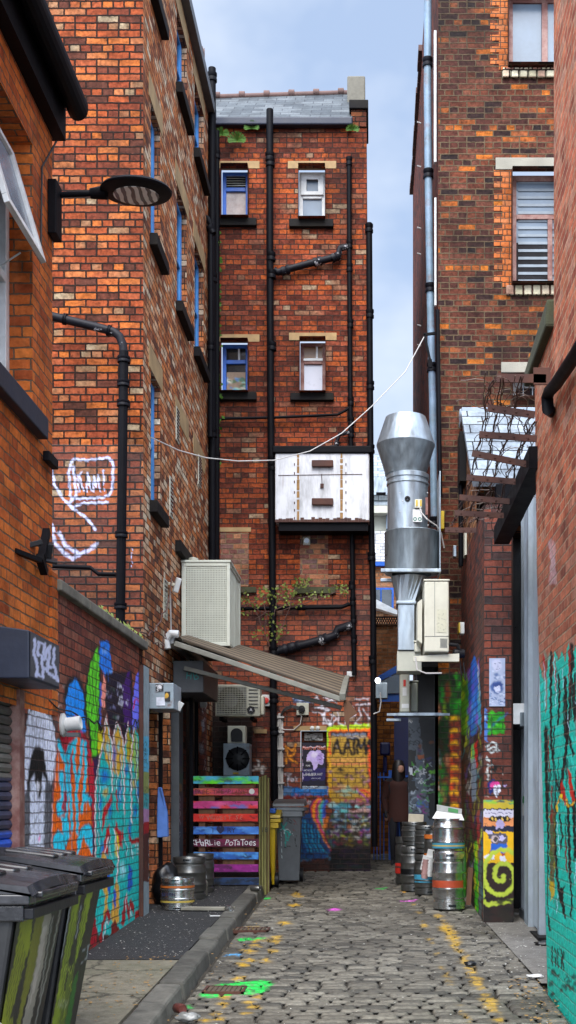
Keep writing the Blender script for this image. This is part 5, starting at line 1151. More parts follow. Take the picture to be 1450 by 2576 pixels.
MB().box(c0.x-.09, c0.x+.09, YB-.04, YB-.003, c0.z-.09, c0.z+.09).build('back_box', M['creamd'], so, bevel=.006)
MB().lathe((c0.x-.01, YB-.04, c0.z), [(.05, 0), (.048, -.05), (0, -.055)], 16, axis=(0, 1, 0)).build('plug', M['blackp'], so, smooth=True)
tag(MB().tube([P(x, y, s)+Vector((0,-.03,0)) for x, y in [(760,1800),(756,1822),(740,1836),(718,1836),(703,1832)]], .008, 6).build('cable', M['cable']), 'cream cable looping from the wall socket to the white conduit', 'cable')
b = MB(); r = random.Random(6)
for k in range(3): b.tube([P(700+k*4+2*math.sin(v*.05+k), v, s)+Vector((0, -.03-.01*k, 0)) for v in range(1795, 2000, 15)], .009, 6)
for v in (1803, 1840, 1882, 1925, 1968): b.box(Xw(696, s), Xw(716, s), YB-.07, YB-.003, Zw(v+4, s), Zw(v, s))
b.box(Xw(697, s), Xw(713, s), YB-.014, YB-.003, Zw(2010, s), Zw(1800, s)); tag(b.build('cable_bundle', M['cable']), 'bundle of white cables clipped down the end wall beside the soil pipe', 'cable')
b = MB()
for k in range(3): b.tube([P(x, y+k*3, s)+Vector((0, -.05, 0)) for x, y in [(706,1800),(716,1783),(735,1775),(760,1780)]], .009, 6)
tag(b.build('cable', M['blackcable']), 'dark cables arching from the bundle to the wall socket', 'cable')
tag(MB().box(Xw(873, s), Xw(893, s), YB-.05, YB-.003, Zw(1703, s), Zw(1690, s)).build('junction_box', M['whitef'], bevel=.006), 'small white box on the end wall beside the air brick', 'junction box')
v_ = MB().box(Xw(763, s), Xw(781, s), YB-.03, YB-.003, Zw(1372, s), Zw(1351, s)); vt = tag(v_.build('extractor_vent', M['creamd'], bevel=.006), 'small square hooded vent set in the bricked up window', 'vent'); MB().lathe(P(772, 1361, s)+Vector((0, -.032, 0)), [(.038, 0), (0, .001)], 16, axis=(0, 1, 0)).build('outlet', M['glassd'], vt)
pl = MB().box(Xw(665-60+2, s), Xw(675, s)+.0, YB-.03, YB-.003, Zw(1823, s)-.22, Zw(1823, s)-.14)
tag(MB().box(Xw(640, s), Xw(672, s), YB-.03, YB-.003, Zw(1845, s), Zw(1835, s)).build('batten', M['stone']), 'short weathered wooden batten on the end wall above the pallet fence', 'board')
# posters in the opening
ps_ = thing('poster', 'purple concert poster with a pale portrait and white lettering, in the blocked opening', 'poster', (PW[0], YB+.09, PW[2]))
pz0, pz1 = Zw(1975, s), Zw(1868, s); px0, px1 = Xw(757, s)+.02, Xw(822, s)-.02; pc = (px0+px1)/2
def poster(c):
    c.cv = crop(950, 2600, 2.417); c.c[:, :3] = hx('#140c28'); c.c[:, 3] = 1; c.poly([(450,690),(670,680),(670,790),(450,800)], '#20145c')
    c.poly([(490,560),(520,530),(600,520),(645,560),(645,610),(625,650),(590,650),(575,690),(555,700),(540,660),(520,620),(490,610)], '#c6b2ea')
    c.poly([(580,560),(620,545),(638,590),(628,640),(600,640),(580,600)], '#b49ae0'); c.stroke([(595,575),(612,572)], 1.2, '#2a1850'); c.stroke([(602,607),(620,603)], 1.6, '#3c2060'); c.stroke([(622,575),(628,590)], 1, '#5a3a90'); c.ell(555, 560, 40, 34, '#e8def8', .8, .5)
    c.poly([(440,490),(675,485),(675,495),(440,500)], '#d8d0e4'); c.poly([(438,500),(448,500),(455,810),(440,810)], '#c8b8dc')
painted('sheet', 'Y', YB+.085, px0, px1, pz0, pz1, poster, am, ps_, res=.008)
lettering('Heart of Glass', .082, (pc, YB+.08, pz1-.075), (R(90), 0, 0), flat_mat('salmon_ink', (.8, .22, .12), .6), ps_, shear=.2, sx=.72)
lettering('THE PEER HAT', .055, (pc, YB+.08, pz0+.16), (R(90), 0, 0), M['whitetxt'], ps_, sx=.72)
for k, t in enumerate(['PLUS', 'PUNK', 'ART ROCK', 'NEW WAVE']): lettering(t, .038, (px0+.085, YB+.08, pz1-.27-k*.07), (R(90), 0, 0), M['whitetxt'], ps_, sx=.7)
lettering('OPEN TILL LATE', .024, (pc+.03, YB+.08, pz0+.10), (R(90), 0, 0), M['whitetxt'], ps_, sx=.8)
def torn(c): c.c[:, :3] = hx('#9a9a98'); c.c[:, 3] = 1; c.cv = crop(950, 2600, 2.417); c.scrib(430, 360, 670, 490, 30, 2, ['#3a3a3c', '#d8d8dc', '#101012', '#b8b8c0'], 5)
tag(painted('torn_poster', 'Y', YB+.09, px0+.03, px1-.04, Zw(1862, s), Zw(1843, s), torn, am, None, res=.01), 'torn grey scrap of poster above the purple concert poster', 'poster')
def torn2(c): c.c[:, :3] = hx('#8a98a8'); c.c[:, 3] = 1; c.cv = crop(950, 2600, 2.417); c.scrib(430, 820, 600, 870, 20, 1.6, ['#22303c', '#e8e8ec', '#406080'], 5)
tag(painted('torn_poster', 'Y', YB+.08, px0, px0+.36, Zw(1990, s)+.01, Zw(1977, s), torn2, am, None, res=.01), 'torn bluish paper under the purple concert poster', 'poster')
bt = MB().lathe(P(778+8, 1832, s)+Vector((0, -.03, 0)), [(.0, -.03), (.03, -.02), (.034, .02)], 12, axis=(0, 1, 0)).lathe(P(778+22, 1832, s)+Vector((0, -.03, 0)), [(.0, -.03), (.03, -.02), (.034, .02)], 12, axis=(0, 1, 0)); tag(bt.build('spotlight', M['whitef'], smooth=True), 'pair of small round white fittings on the stone lintel over the poster', 'light fitting')

# ------------------------------------------------------------------ left alcove: cage unit, awning, boxes, fence, bins
s1, s2 = 4.88, 5.24
x0, x1 = Xw(457, s1), Xw(579, s1); z0, z1 = Zw(1625, s1), Zw(1415, s1); y0, y1 = F*s1, F*s2+.1
cg = thing('condenser_cage', 'tall pale mesh cage unit projecting from the left building above the awning', 'air conditioner', (x0, y0, z0))
b = MB(); t = .045
for (xa, ya) in [(x0, y0), (x1-t, y0), (x0, y1-t), (x1-t, y1-t)]: b.box(xa, xa+t, ya, ya+t, z0, z1)
for z in (z0, z1-t): b.box(x0+t, x1-t, y0, y0+t, z, z+t).box(x0+t, x1-t, y1-t, y1, z, z+t).box(x0, x0+t, y0+t, y1-t, z, z+t).box(x1-t, x1, y0+t, y1-t, z, z+t)
b.box(x1-t-.004, x1-.004, (y0+y1)/2-.02, (y0+y1)/2+.02, z0+t, z1-t); b.build('frame', M['mesh'], cg, bevel=.006)
MB().box(x0-.01, x1+.01, y0-.01, y1+.01, z1+.001, z1+.03).build('lid', M['mesh'], cg, bevel=.005)
b = MB(); n = 42
for k in range(n): z = z0+t+(z1-z0-2*t)*k/n; b.box(x0+t, x1-t, y0+.012, y0+.018, z, z+(z1-z0)/n*.45)
n = 26
for k in range(n): x = x0+t+(x1-x0-2*t)*k/n; b.box(x, x+(x1-x0)/n*.42, y0+.006, y0+.011, z0+t, z1-t)
b.build('front_mesh', M['mesh'], cg)
b = MB(); n = 34
for k in range(n): y = y0+t+(y1-y0-2*t)*k/n; b.box(x1-.014, x1-.010, y, y+.014, z0+t, z1-t)
b.build('side_mesh', M['mesh'], cg)
MB().box(x0+.06, x1-.08, y0+.09, y1-.08, z0+.05, z1-.06).build('coil_block', flat_mat('coil_fins_pale', (.20,.22,.15), .6, metal=.2, var=.8, nscale=5, dirt=.5, dirtcol=(.05,.06,.10), dscale=3), cg)
MB().box(x0, x1-.02, y0+.05, y1-.1, z0-.06, z0-.001).build('support', M['black'], cg)
MB().lathe((x0+.14, y0+.05, z1+.03), [(.02, 0), (.06, .0), (.06, .03), (0, .05)], 10).build('cable_gland', M['creamd'], cg)
# awning
sn, sf = 4.55, 5.30
aw = thing('awning', 'brown striped sloping awning on pale arms, projecting from the left building', 'awning', (XL, F*sn, 3.5))
zA, zB = Zw(1606, sn), Zw(1752, sn); xA, xB = XL+.10, Xw(858, sn)
m = N('striped_canvas'); uvn = m.obj(); w_ = m.n('ShaderNodeTexWave', wave_type='BANDS', bands_direction='Y'); m.l(uvn, w_.inputs[0]); w_.inputs['Scale'].default_value = 1.15; w_.inputs['Distortion'].default_value = .2
c_ = m.ramp(w_.outputs['Fac'], [(.3, (.10,.065,.035)), (.5, (.62,.48,.30))]); M['canvas'] = m.set(Base_Color=c_, Roughness=.9)
b = MB(); ns = 15
for k in range(ns):
    ya_, yb_ = F*(sn+(sf-sn)*k/ns), F*(sn+(sf-sn)*(k+1)/ns); q0, q1 = k/ns, (k+1)/ns
    b.prism([(xA, ya_, zA+.36*q0), (xB, ya_, zB+.46*q0), (xB, yb_, zB+.46*q1), (xA, yb_, zA+.36*q1)], (0, 0, .02))
cn_ = b.build('canopy', flat_mat('brown_canvas', (.045,.032,.020), .9, var=.5), aw); cn_.data.materials.append(flat_mat('tan_canvas', (.17,.13,.085), .9, var=.4, dirt=.3))
for i_, p_ in enumerate(cn_.data.polygons): p_.material_index = (i_//6) % 2
b = MB().bar((xA, F*sn-.03, zA-.06), (xB, F*sn-.03, zB-.035), .04, .06).bar((xA, F*sf+.03, zA+.30), (xB, F*sf+.03, zB+.42), .04, .06)
b.bar((xA+.05, F*(sn+.12), zA-.30), (xB, F*(sn+.12), zB-.10), .05, .05); b.bar((xB+.02, F*sn-.06, zB-.01), (xB+.02, F*sf+.06, zB+.45), .07, .08); b.build('arm', M['awnarm'], aw, bevel=.006)
b = MB().tube([(XL+.02, F*sn-.05, zA-.13), (XL+.0, F*sn-.05, zA-.02), (XL+.06, F*sn-.05, zA+.05), (XL+.15, F*sn-.05, zA+.04)], .045, 12); b.box(XL+.003, XL+.09, F*sn, F*sf, zA-.06, zA+.06); b.build('cassette', M['whitef'], aw, smooth=False, bevel=.008)
MB().lathe((XL+.14, F*sn-.02, zA-.03), [(.05, 0), (.05, .05), (.046, .05), (.046, .1), (.05, .1), (.05, .15), (.046, .15), (.046, .2), (.05, .2), (.05, 2.1)], 14, axis=(0, 1, 0)).build('roller', M['awnarm'], aw, smooth=True)
b = MB(); vp = Vector((xB+.03, F*sn, zB-.03)); b.prism([vp, vp+Vector((.06, 0, -.02)), vp+Vector((.16, 0, -.16)), vp+Vector((.07, .0, -.22)), vp+Vector((.06, 0, -.40)), vp+Vector((.01, 0, -.22))], (0, .02, 0)); b.build('torn_valance', M['brownwood'], aw)
# housings over the shop doors
def housing(label, s0, s1_, uR, v0, v1, mat, mp):
    X1 = Xw(uR, s0); t = thing('shutter_box', label, 'shutter box', (XL, F*s0, Zw(v1, s0)))
    MB().box(XL+.003, X1, F*s0, F*s1_, Zw(v1, s0), Zw(v0, s0)).build('housing', mat, t, bevel=.008)
    return t, X1
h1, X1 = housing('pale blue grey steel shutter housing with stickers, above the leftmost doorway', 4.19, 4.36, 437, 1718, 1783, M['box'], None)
Y = F*4.19-.004
def stick(parent, u0, v0, u1, v1, s_, fn, name='sticker', off=.006): return painted(name, 'Y', F*s_-off, Xw(u0, s_), Xw(u1, s_), Zw(v1, s_), Zw(v0, s_), fn, am, parent, res=.006)
def st1(c): c.c[:, :3] = hx('#15151a'); c.c[:, 3] = 1; c.cv = crop(500, 2000, 2.636); c.ell(265, 1525, 26, 26, '#d0d0d4', 1, .3); c.scrib(222, 1490, 305, 1570, 12, 1.4, ['#e8e8ec', '#888890', '#e0e0e4'], 3)
stick(h1, 392, 1721, 412, 1740, 4.19, st1)
def st3(c): c.c[:, :3] = hx('#d8dce8'); c.c[:, 3] = 1
stick(h1, 394, 1754, 416, 1775, 4.19, st3)
def st4(c): c.c[:, :3] = hx('#c890a8'); c.c[:, 3] = 1
def st5(c): c.c[:, :3] = hx('#2a2a2c'); c.c[:, 3] = 1; c.cv = crop(500, 2000, 2.636); c.ell(330, 1612, 22, 30, '#d8a838', 1, .2)
stick(h1, 415, 1740, 429, 1765, 4.19, st5)
tag(MB().obox(P(452, 1776, 4.3), (.06, .05, .09), (.2, .5, .2)).build('paper_scrap', M['paper']), 'scrap of white paper stuck at the corner of the pale shutter housing', 'paper')
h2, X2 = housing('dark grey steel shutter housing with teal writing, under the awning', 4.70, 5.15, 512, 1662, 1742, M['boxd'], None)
scrawl('HB', .12, (Xw(485, 4.70), F*4.70-.004, Zw(1702, 4.7)), M['tealtxt'], h2, .7)
lg = thing('floodlight', 'little white floodlight with a cable beside the louvre vent of the left building', 'floodlight', (XL, F*4.62, Zw(1475, 4.62)))
c0 = Vector((XL+.10, F*4.6, Zw(1472, 4.6))); MB().obox(c0, (.06, .14, .17), (.2, .25, .3)).build('lamp_head', M['whitef'], lg, bevel=.01); MB().bar(c0, (XL, c0.y, c0.z+.02), .03, .03).build('bracket', M['cream'], lg)
MB().tube([(XL+.02, F*4.6, c0.z-.05), (XL+.02, F*4.62, c0.z-.5), (XL+.02, F*4.64, Zw(1585, 4.62))], .01, 6).build('cable', M['cable'], lg)
bh = MB().lathe((XL+.03, F*5.40, Zw(1770, 5.40)), [(.0, .09), (.05, .08), (.06, .0)], 12, axis=(1, 0, 0)); bhl = tag(bh.build('bulkhead_light', M['whitef'], smooth=True), 'white caged bulkhead light on the graffiti pier left of the air conditioner', 'wall light')
tag(MB().tube(wob((XL+.02, F*4.0, Zw(1590, 4.0)), (XL+.05, F*4.6, Zw(1440, 4.6)), .25, 16, .03, 2), .008, 6).build('branch', M['vine']), 'bare brown stem trailing from the wall coping to the louvre vent', 'branch')
tag(MB().tube(wob((XL+.02, F*4.12, Zw(1560, 4.1)), (XL+.05, F*4.42, Zw(1590, 4.4)), .2, 12, .04, 4), .006, 6).build('branch', M['vine']), 'thin bare twig looping over the coping end beside the awning', 'branch')
# fan heater boxes behind the fence
s = 5.45
sp = thing('extractor_fan', 'white square fan unit with a big round black grille behind the pallet fence', 'fan', P(597, 1945, s))
MB().box(Xw(562, s), Xw(628, s), F*s, F*s+.3, Zw(1952, s), Zw(1870, s)).build('casing', M['box'], sp, bevel=.01)
MB().lathe(P(599, 1909, s), [(.155, -.001), (.16, -.03), (.12, -.05), (.08, -.055), (.0, -.06)], 30, axis=(0, 1, 0)).build('grille', M['blackp'], sp, smooth=True)
b = MB()
for k in range(8): t = k*.785; b.bar(P(599, 1909, s)+Vector((math.cos(t)*.07, -.07, math.sin(t)*.07)), P(599, 1909, s)+Vector((math.cos(t)*.165, -.045, math.sin(t)*.165)), .02, .02, (0, 1, 0))
builds(b, 'guard', M['black'], sp)
MB().box(Xw(588, s), Xw(602, s), F*s-.065, F*s-.055, Zw(1948, s), Zw(1943, s)).build('label_plate', M['yellow'], sp)
s = 5.6
a2 = thing('fan_hood', 'smaller arched grey metal fan hood above the square fan unit', 'fan', P(597, 1868, s))
MB().box(Xw(573, s), Xw(618, s), F*s, F*s+.2, Zw(1870, s), Zw(1826, s)).build('casing', M['creamd'], a2, bevel=.008)
MB().prism([P(583+0, 1866, s)+Vector((0,-.02,0))]+[P(596-15*math.cos(t), 1846-14*math.sin(t), s)+Vector((0,-.02,0)) for t in np.linspace(0, math.pi, 10)]+[P(611, 1866, s)+Vector((0,-.02,0))], (0, .015, 0)).build('hood', M['blackp'], a2)
# pallet fence
s = 4.95; Y = F*s
pf = thing('pallet_fence', 'fence of horizontal timber boards painted in bright colours, left of the bins', 'fence', (Xw(565, s), Y, GZ(Y)))
cols = [('#4fb8d8', ['#6cf020', '#58e020', '#3a4c30', '#80f828'], 1952, 1972), ('#c84858', ['#d86030', '#a83a78', '#e07850', '#7a2a20'], 1983, 2001), ('#c83a80', ['#e06098', '#e83828', '#4878c8', '#d85090'], 2015, 2034), ('#d82820', ['#e83018', '#a01818', '#f04830'], 2047, 2067), ('#2c68c8', ['#4888e0', '#1c3c90', '#60a0e8'], 2079, 2099), ('#5c1038', ['#7a1848', '#3c0c28', '#68203c'], 2110, 2130), ('#3070c8', ['#50a0f0', '#101828', '#2050a0', '#60b0f0'], 2143, 2162), ('#88187c', ['#a02090', '#601058', '#b038a0'], 2174, 2194), ('#1c3c68', ['#2858a0', '#0c1014', '#101820', '#0a0c10'], 2207, 2226)]
m = attr_mat('painted_board', .7, .45, nscale=5, stretch=(1, 1, 4)); r = random.Random(44)
for k, (c0, cs_, v0, v1) in enumerate(cols):
    za, zb = Zw(v1, s), Zw(v0, s); xa, xb = Xw(486, s)+r.uniform(-.01, .01), Xw(651, s)+r.uniform(-.01, .01)
    pk = MB().box(xa, xb, Y+.003, Y+.022, za, zb).build('board', M['brownwood'], pf)
    def fn(c, c0=c0, cs_=cs_, rr=random.Random(k)):
        c.c[:, :3] = hx(c0); c.c[:, 3] = 1; u0, u1, w0, w1 = c.X.min(), c.X.max(), c.Y.min(), c.Y.max()
        c.patches(u0, w0, u1, w1, 14, 26, 7, cs_, .8, rr); c.patches(u0, w0, u1, w1, 16, 5, 2.2, ['#140e0c', cs_[-1]], .7, rr)
    painted('painted_face', 'Y', Y, xa, xb, za+.002, zb-.002, fn, m, pk, res=.012, label=None)
    ctr = ((xa+xb)/2, Y-.003, (za+zb)/2)
    if k == 5: scrawl('CHaRLie PoTaToes', .10, (ctr[0]-.02, Y-.004, ctr[2]), M['whitetxt'], pk, .50)
    if k == 4: lettering('I \u2665 RY', .09, (ctr[0]-.02, Y-.003, ctr[2]), (R(90), 0, 0), M['bluedk'], pk)
    if k == 3: scrawl('W WGUEST SE', .07, (ctr[0]-.05, Y-.004, ctr[2]), flat_mat('faded_ink', (.50,.16,.12), .7), pk, .7)
    if k == 1: scrawl('FREE THE PLANET', .07, (ctr[0]-.05, Y-.004, ctr[2]), flat_mat('dark_red_ink', (.15,.03,.03), .7), pk, .66)
MB().lathe(P(634, 1991, s)+Vector((0, -.004, 0)), [(.035, 0), (0, -.002)], 16, axis=(0, 1, 0)).build('round_sticker', M['paper'], pf)
b = MB().box(Xw(500, s), Xw(516, s), Y+.025, Y+.07, .55, Zw(1955, s)).box(Xw(560, s), Xw(640, s), Y+.024, Y+.03, Zw(2190, s), Zw(1975, s)).box(Xw(512, s), Xw(540, s), Y+.024, Y+.03, Zw(2050, s), Zw(1980, s)); b.build('backing', M['brownwood'], pf)
b = MB()
for (u0, u1, dy, v0) in [(652,656,0,1955),(658,663,.03,1952),(664,670,.05,1950),(672,676,.1,1956)]: b.box(Xw(u0, s), Xw(u1, s), Y-.01+dy, Y+.09+dy, .5, Zw(v0, s))
b.build('post', M['wood'], pf, bevel=.004)
MB().box(Xw(653, s), Xw(677, s), Y+.10, Y+.14, .5, Zw(1965, s)).build('side_post', M['brownwood'], pf)
lettering('18', .09, (Xw(666, s), Y-.02, Zw(2088, s)), (R(90), 0, 0), M['blacktxt'], pf, 'painted_number')
fr = MB().box(Xw(478, s), Xw(487, s), Y-.03, Y+.1, .5, Zw(1660, s)); fr.build('tall_post', M['black'], pf)

# ------------------------------------------------------------------ wheelie bins
def lidded_bin(name, label, x0, x1, y0, y1, zg, h, body, lid, group=None, front='+x', paint=None):
    """body tapers downwards; the lid opens towards the front; wheels at the back"""
    t = thing(name, label, 'wheelie bin', ((x0+x1)/2, (y0+y1)/2, zg), group)
    tp = .075
    if front == '+x': bx0, bx1, by0, by1 = x0+.10, x1-.20, y0+tp, y1-tp
    else: bx0, bx1, by0, by1 = x0+tp, x1-tp, y0+.14, y1-.06
    b = MB().hexa([(bx0,by0,zg+.04),(bx1,by0,zg+.04),(bx1,by1,zg+.04),(bx0,by1,zg+.04),(x0+.03,y0+.03,zg+h-.10),(x1-.05,y0+.03,zg+h-.10),(x1-.05,y1-.03,zg+h-.10),(x0+.03,y1-.03,zg+h-.10)])
    bo = b.build('body', body, t, bevel=.018)
    MB().box(x0+.005, x1-.01, y0+.005, y1-.005, zg+h-.17, zg+h-.095).box(x0-.01, x1+.02, y0-.01, y1+.01, zg+h-.094, zg+h-.045).build('rim', lid, t, bevel=.008)
    zl = zg+h-.035; b = MB()
    if front == '+x':
        # lid shell: sloping up to a ridge near the hinge, with moulded edge and a front lip
        prof = [(x1+.03, zl), (x1+.01, zl+.045), (x1-.12, zl+.06), (x0+.42, zl+.095), (x0+.16, zl+.11), (x0+.02, zl+.09), (x0-.02, zl+.02)]
        n = 7
        for i in range(len(prof)-1):
            for j in range(n):
                f = lambda a, k: Vector((a[0], y0-.012+(y1-y0+.024)*k/n, a[1]-(.05*abs(k/n-.5)**2.2*2)))
                b.face([f(prof[i], j), f(prof[i], j+1), f(prof[i+1], j+1), f(prof[i+1], j)][::-1])
        for yy, sg in ((y0-.012, 1), (y1+.012, -1)):
            dz = .05*.5**2.2*2; pp = [Vector((a, yy, c-dz)) for a, c in prof]+[Vector((x0-.02, yy, zl-.01)), Vector((x1+.03, yy, zl-.01))]; b.face(pp if sg > 0 else pp[::-1])
        lo = b.build('lid', lid, t, smooth=True)
        MB().box(x1-.0, x1+.05, y0+.10, y1-.10, zl-.035, zl-.005).build('lip', lid, t, bevel=.008)
        d = MB()
        for k in (.25, .5, .75): yy = y0+(y1-y0)*k; d.prism([(x0+.30, yy-.05, zl+.092), (x0+.30, yy+.05, zl+.092), (x1-.16, yy+.05, zl+.058), (x1-.16, yy-.05, zl+.058)], (0, 0, .022))
        d.build('lid_rib', lid, t, bevel=.012)
        h_ = MB().tube([(x0-.02, y0+.08, zg+h-.08), (x0-.09, y0+.1, zg+h-.06), (x0-.09, y1-.1, zg+h-.06), (x0-.02, y1-.08, zg+h-.08)], .016, 8)
        wx, wy = x0+.12, None
        for yy in (y0+.03, y1-.08): MB().lathe((wx, yy, zg+.10), [(0, 0), (.10, 0), (.10, .05), (0, .05)], 20, axis=(0, 1, 0)).build('wheel', M['blackp'], t, smooth=True)
    else:
        prof = [(y0-.03, zl), (y0-.02, zl+.035), (y0+.15, zl+.07), (y1-.1, zl+.10), (y1+.03, zl+.02)]
        for i in range(len(prof)-1): b.face([(x0-.015, prof[i][0], prof[i][1]), (x1+.015, prof[i][0], prof[i][1]), (x1+.015, prof[i+1][0], prof[i+1][1]), (x0-.015, prof[i+1][0], prof[i+1][1])])
        for xx, sg in ((x0-.015, 1), (x1+.015, -1)): pp = [(xx, a, c) for a, c in prof]; b.face(pp[::sg])
        b.build('lid', lid, t, smooth=True)
        h_ = MB().tube([(x0+.08, y1, zg+h-.08), (x0+.1, y1+.07, zg+h-.06), (x1-.1, y1+.07, zg+h-.06), (x1-.08, y1, zg+h-.08)], .016, 8)
        for xx in (x0+.03, x1-.08): MB().lathe((xx, y1-.10, zg+.10), [(0, 0), (.10, 0), (.10, .05), (0, .05)], 20, axis=(1, 0, 0)).build('wheel', M['blackp'], t, smooth=True)
    h_.build('handle', lid, t, smooth=True)
    return t
BX0, BX1 = -2.26, -1.53
def bin_at(name, label, ya, yb, h, body, group):
    zg = GZ(ya)+PVZ
    t = lidded_bin(name, label, BX0, BX1, ya, yb, zg, h, body, M['lidplastic'], group)
    return t, zg
gp_ = 'black wheelie bins at the mural wall'
M['binbody'] = flat_mat('black_bin_body', (.014,.014,.015), .42, var=.4, dirt=.2, dirtcol=(.06,.06,.055))
t1, zg1 = bin_at('wheelie_bin', 'nearest black wheelie bin at the bottom left, with a white notice and green paint', 5.27, 6.13, 1.05, M['binbody'], gp_)
t2, zg2 = bin_at('wheelie_bin', 'second black wheelie bin from the camera, splashed with olive green paint', 6.22, 6.97, 1.05, M['binbody'], gp_)
def sidepaint(seed, cy):
    def fn(c):
        rr = random.Random(seed); c.cv = crop(0, 3100, 2.071)
        c.c[:, :3] = hx('#10100f'); c.c[:, 3] = 1
        return c
    return fn
def slanted(t, ya, yb, zg, h, seed, fn, nm='painted_side'):
    # the front face of the bin leans: bottom further in
    za, zb = zg+.06, zg+h-.175
    def warp(co):
        o = co.copy(); k = (co[:, 2]-za)/(zb-za); o[:, 0] = BX1-.192+k*(.192-.052)+.004
        yc = (ya+yb)/2; o[:, 1] = yc+(co[:, 1]-yc)*(.86+.14*k); return o
    return painted(nm, 'X', BX1-.1, ya+.035, yb-.035, za, zb, fn, attr_mat('bin_paint', .45, .4, nscale=6), t, res=.012, warp=warp)
def sp1(c):
    c.c[:, :3] = hx('#161514'); c.c[:, 3] = 1; u0, u1 = c.X.min(), c.X.max(); v0, v1 = c.Y.min(), c.Y.max(); U = lambda a: u0+(u1-u0)*a; V = lambda b: v0+(v1-v0)*b
    ol = '#7c8608'; P_ = lambda pts, col, a=1: c.poly([(U(x), V(y)) for x, y in pts], col, a)
    P_([(.10,.0),(.34,.02),(.40,.2),(.30,.35),(.24,.5),(.18,.62),(.06,.9),(.0,1),(.0,.5),(.08,.3)], ol); P_([(.42,.05),(.60,.02),(.62,.3),(.50,.5),(.46,.66),(.40,.7),(.40,.3)], '#6a6c10'); P_([(.10,.62),(.28,.55),(.34,.8),(.28,1),(.06,1)], ol)
    P_([(.60,.02),(.76,.03),(.78,.3),(.72,.62),(.60,.72),(.52,.62),(.6,.3)], '#8a8578'); P_([(.62,.1),(.72,.1),(.70,.4),(.62,.5)], '#a8a094')
    for p in [[(.48,.95),(.5,.75),(.62,.66),(.8,.62)],[(.95,.0),(.92,.3),(.86,.5),(.84,.8)],[(.5,.8),(.52,1)],[(.80,.05),(.84,.45)]]: c.stroke([(U(x), V(y)) for x, y in p], 3, '#8c8c84', .9, 2)
    for k in range(7): c.stroke([(U(.1+k*.05), V(.1+.03*k)), (U(.07+k*.04), V(.5+.05*k))], 1.6, '#20220a')
    c.scrib(U(.15), V(.5), U(.4), V(.95), 12, 1.2, ['#2a2c10', '#a0aa20', '#14140a'])
slanted(t1, 5.27, 6.13, zg1, 1.05, 1, sp1)
def sp2(c):
    c.c[:, :3] = hx('#131312'); c.c[:, 3] = 1; u0, u1 = c.X.min(), c.X.max(); v0, v1 = c.Y.min(), c.Y.max(); U = lambda a: u0+(u1-u0)*a; V = lambda b: v0+(v1-v0)*b
    ol = '#7e9206'; P_ = lambda pts, col, a=1: c.poly([(U(x), V(y)) for x, y in pts], col, a)
    P_([(.12,.02),(.36,.0),(.38,.25),(.30,.5),(.36,.75),(.30,1),(.05,1),(.10,.6)], ol); P_([(.55,.0),(.74,.02),(.70,.25),(.60,.45),(.52,.42),(.50,.2)], '#8ca210'); P_([(.36,.55),(.56,.42),(.60,.7),(.52,1),(.34,1)], '#566a06'); P_([(.60,.55),(.75,.5),(.78,.8),(.70,1),(.58,1)], '#1f6a14')
    c.text('EMI', U(.22), V(.47), (u1-u0)*.3, (v1-v0)*.05, '#a6b83a', 1.4); c.text('NRV', U(.20), V(.68), (u1-u0)*.34, (v1-v0)*.05, '#b0b890', 1.2)
    for p in [[(.78,.38),(.95,.34),(.95,.42),(.80,.45)],[(.06,.1),(.02,.45)],[(.42,.1),(.44,.3)]]: c.stroke([(U(x), V(y)) for x, y in p], 3, '#9098a0', .9, 1)
    for k in range(8): c.stroke([(U(.14+k*.07), V(.1+.05*(k % 3))), (U(.1+k*.07), V(.45+.1*(k % 4)))], 1.5, '#161a06')
    c.scrib(U(.15), V(.4), U(.6), V(.95), 16, 1.2, ['#1c200a', '#a8b818', '#3a4608'])
slanted(t2, 6.22, 6.97, zg2, 1.05, 2, sp2)
nf = MB().hexa([(x, 5.27+.055+o, z) for o in (0, .003) for x, z in []] or [(-2.02,5.300,zg1+.60),(-1.70,5.300,zg1+.60),(-1.70,5.304,zg1+.60),(-2.02,5.304,zg1+.60),(-2.02,5.291,zg1+.82),(-1.70,5.291,zg1+.82),(-1.70,5.295,zg1+.82),(-2.02,5.295,zg1+.82)])
nt_ = nf.build('notice', M['paper'], t1)
lettering('29 / 10', .045, (-1.80, 5.284, zg1+.78), (R(88), 0, 0), M['blacktxt'], nt_)
b = MB(); r = random.Random(4)
for k, pts in enumerate([[(-1.95,.25),(-1.75,.30),(-1.66,.42)],[(-1.98,.05),(-1.72,.12),(-1.70,-.02)]]): b.tube([(x, 5.335-.03*z, zg1+z) for x, z in pts], .022, 8)
b.build('white_scrawl', M['whitetxt'], t1)
for t, ya, yb, zg in ((t1, 5.27, 6.13, zg1), (t2, 6.22, 6.97, zg2)):
    MB().box(BX1-.02, BX1+.030, ya+.02, yb-.02, zg+1.05-.16, zg+1.05-.11).build('front_grip', M['blackp'], t, bevel=.006)
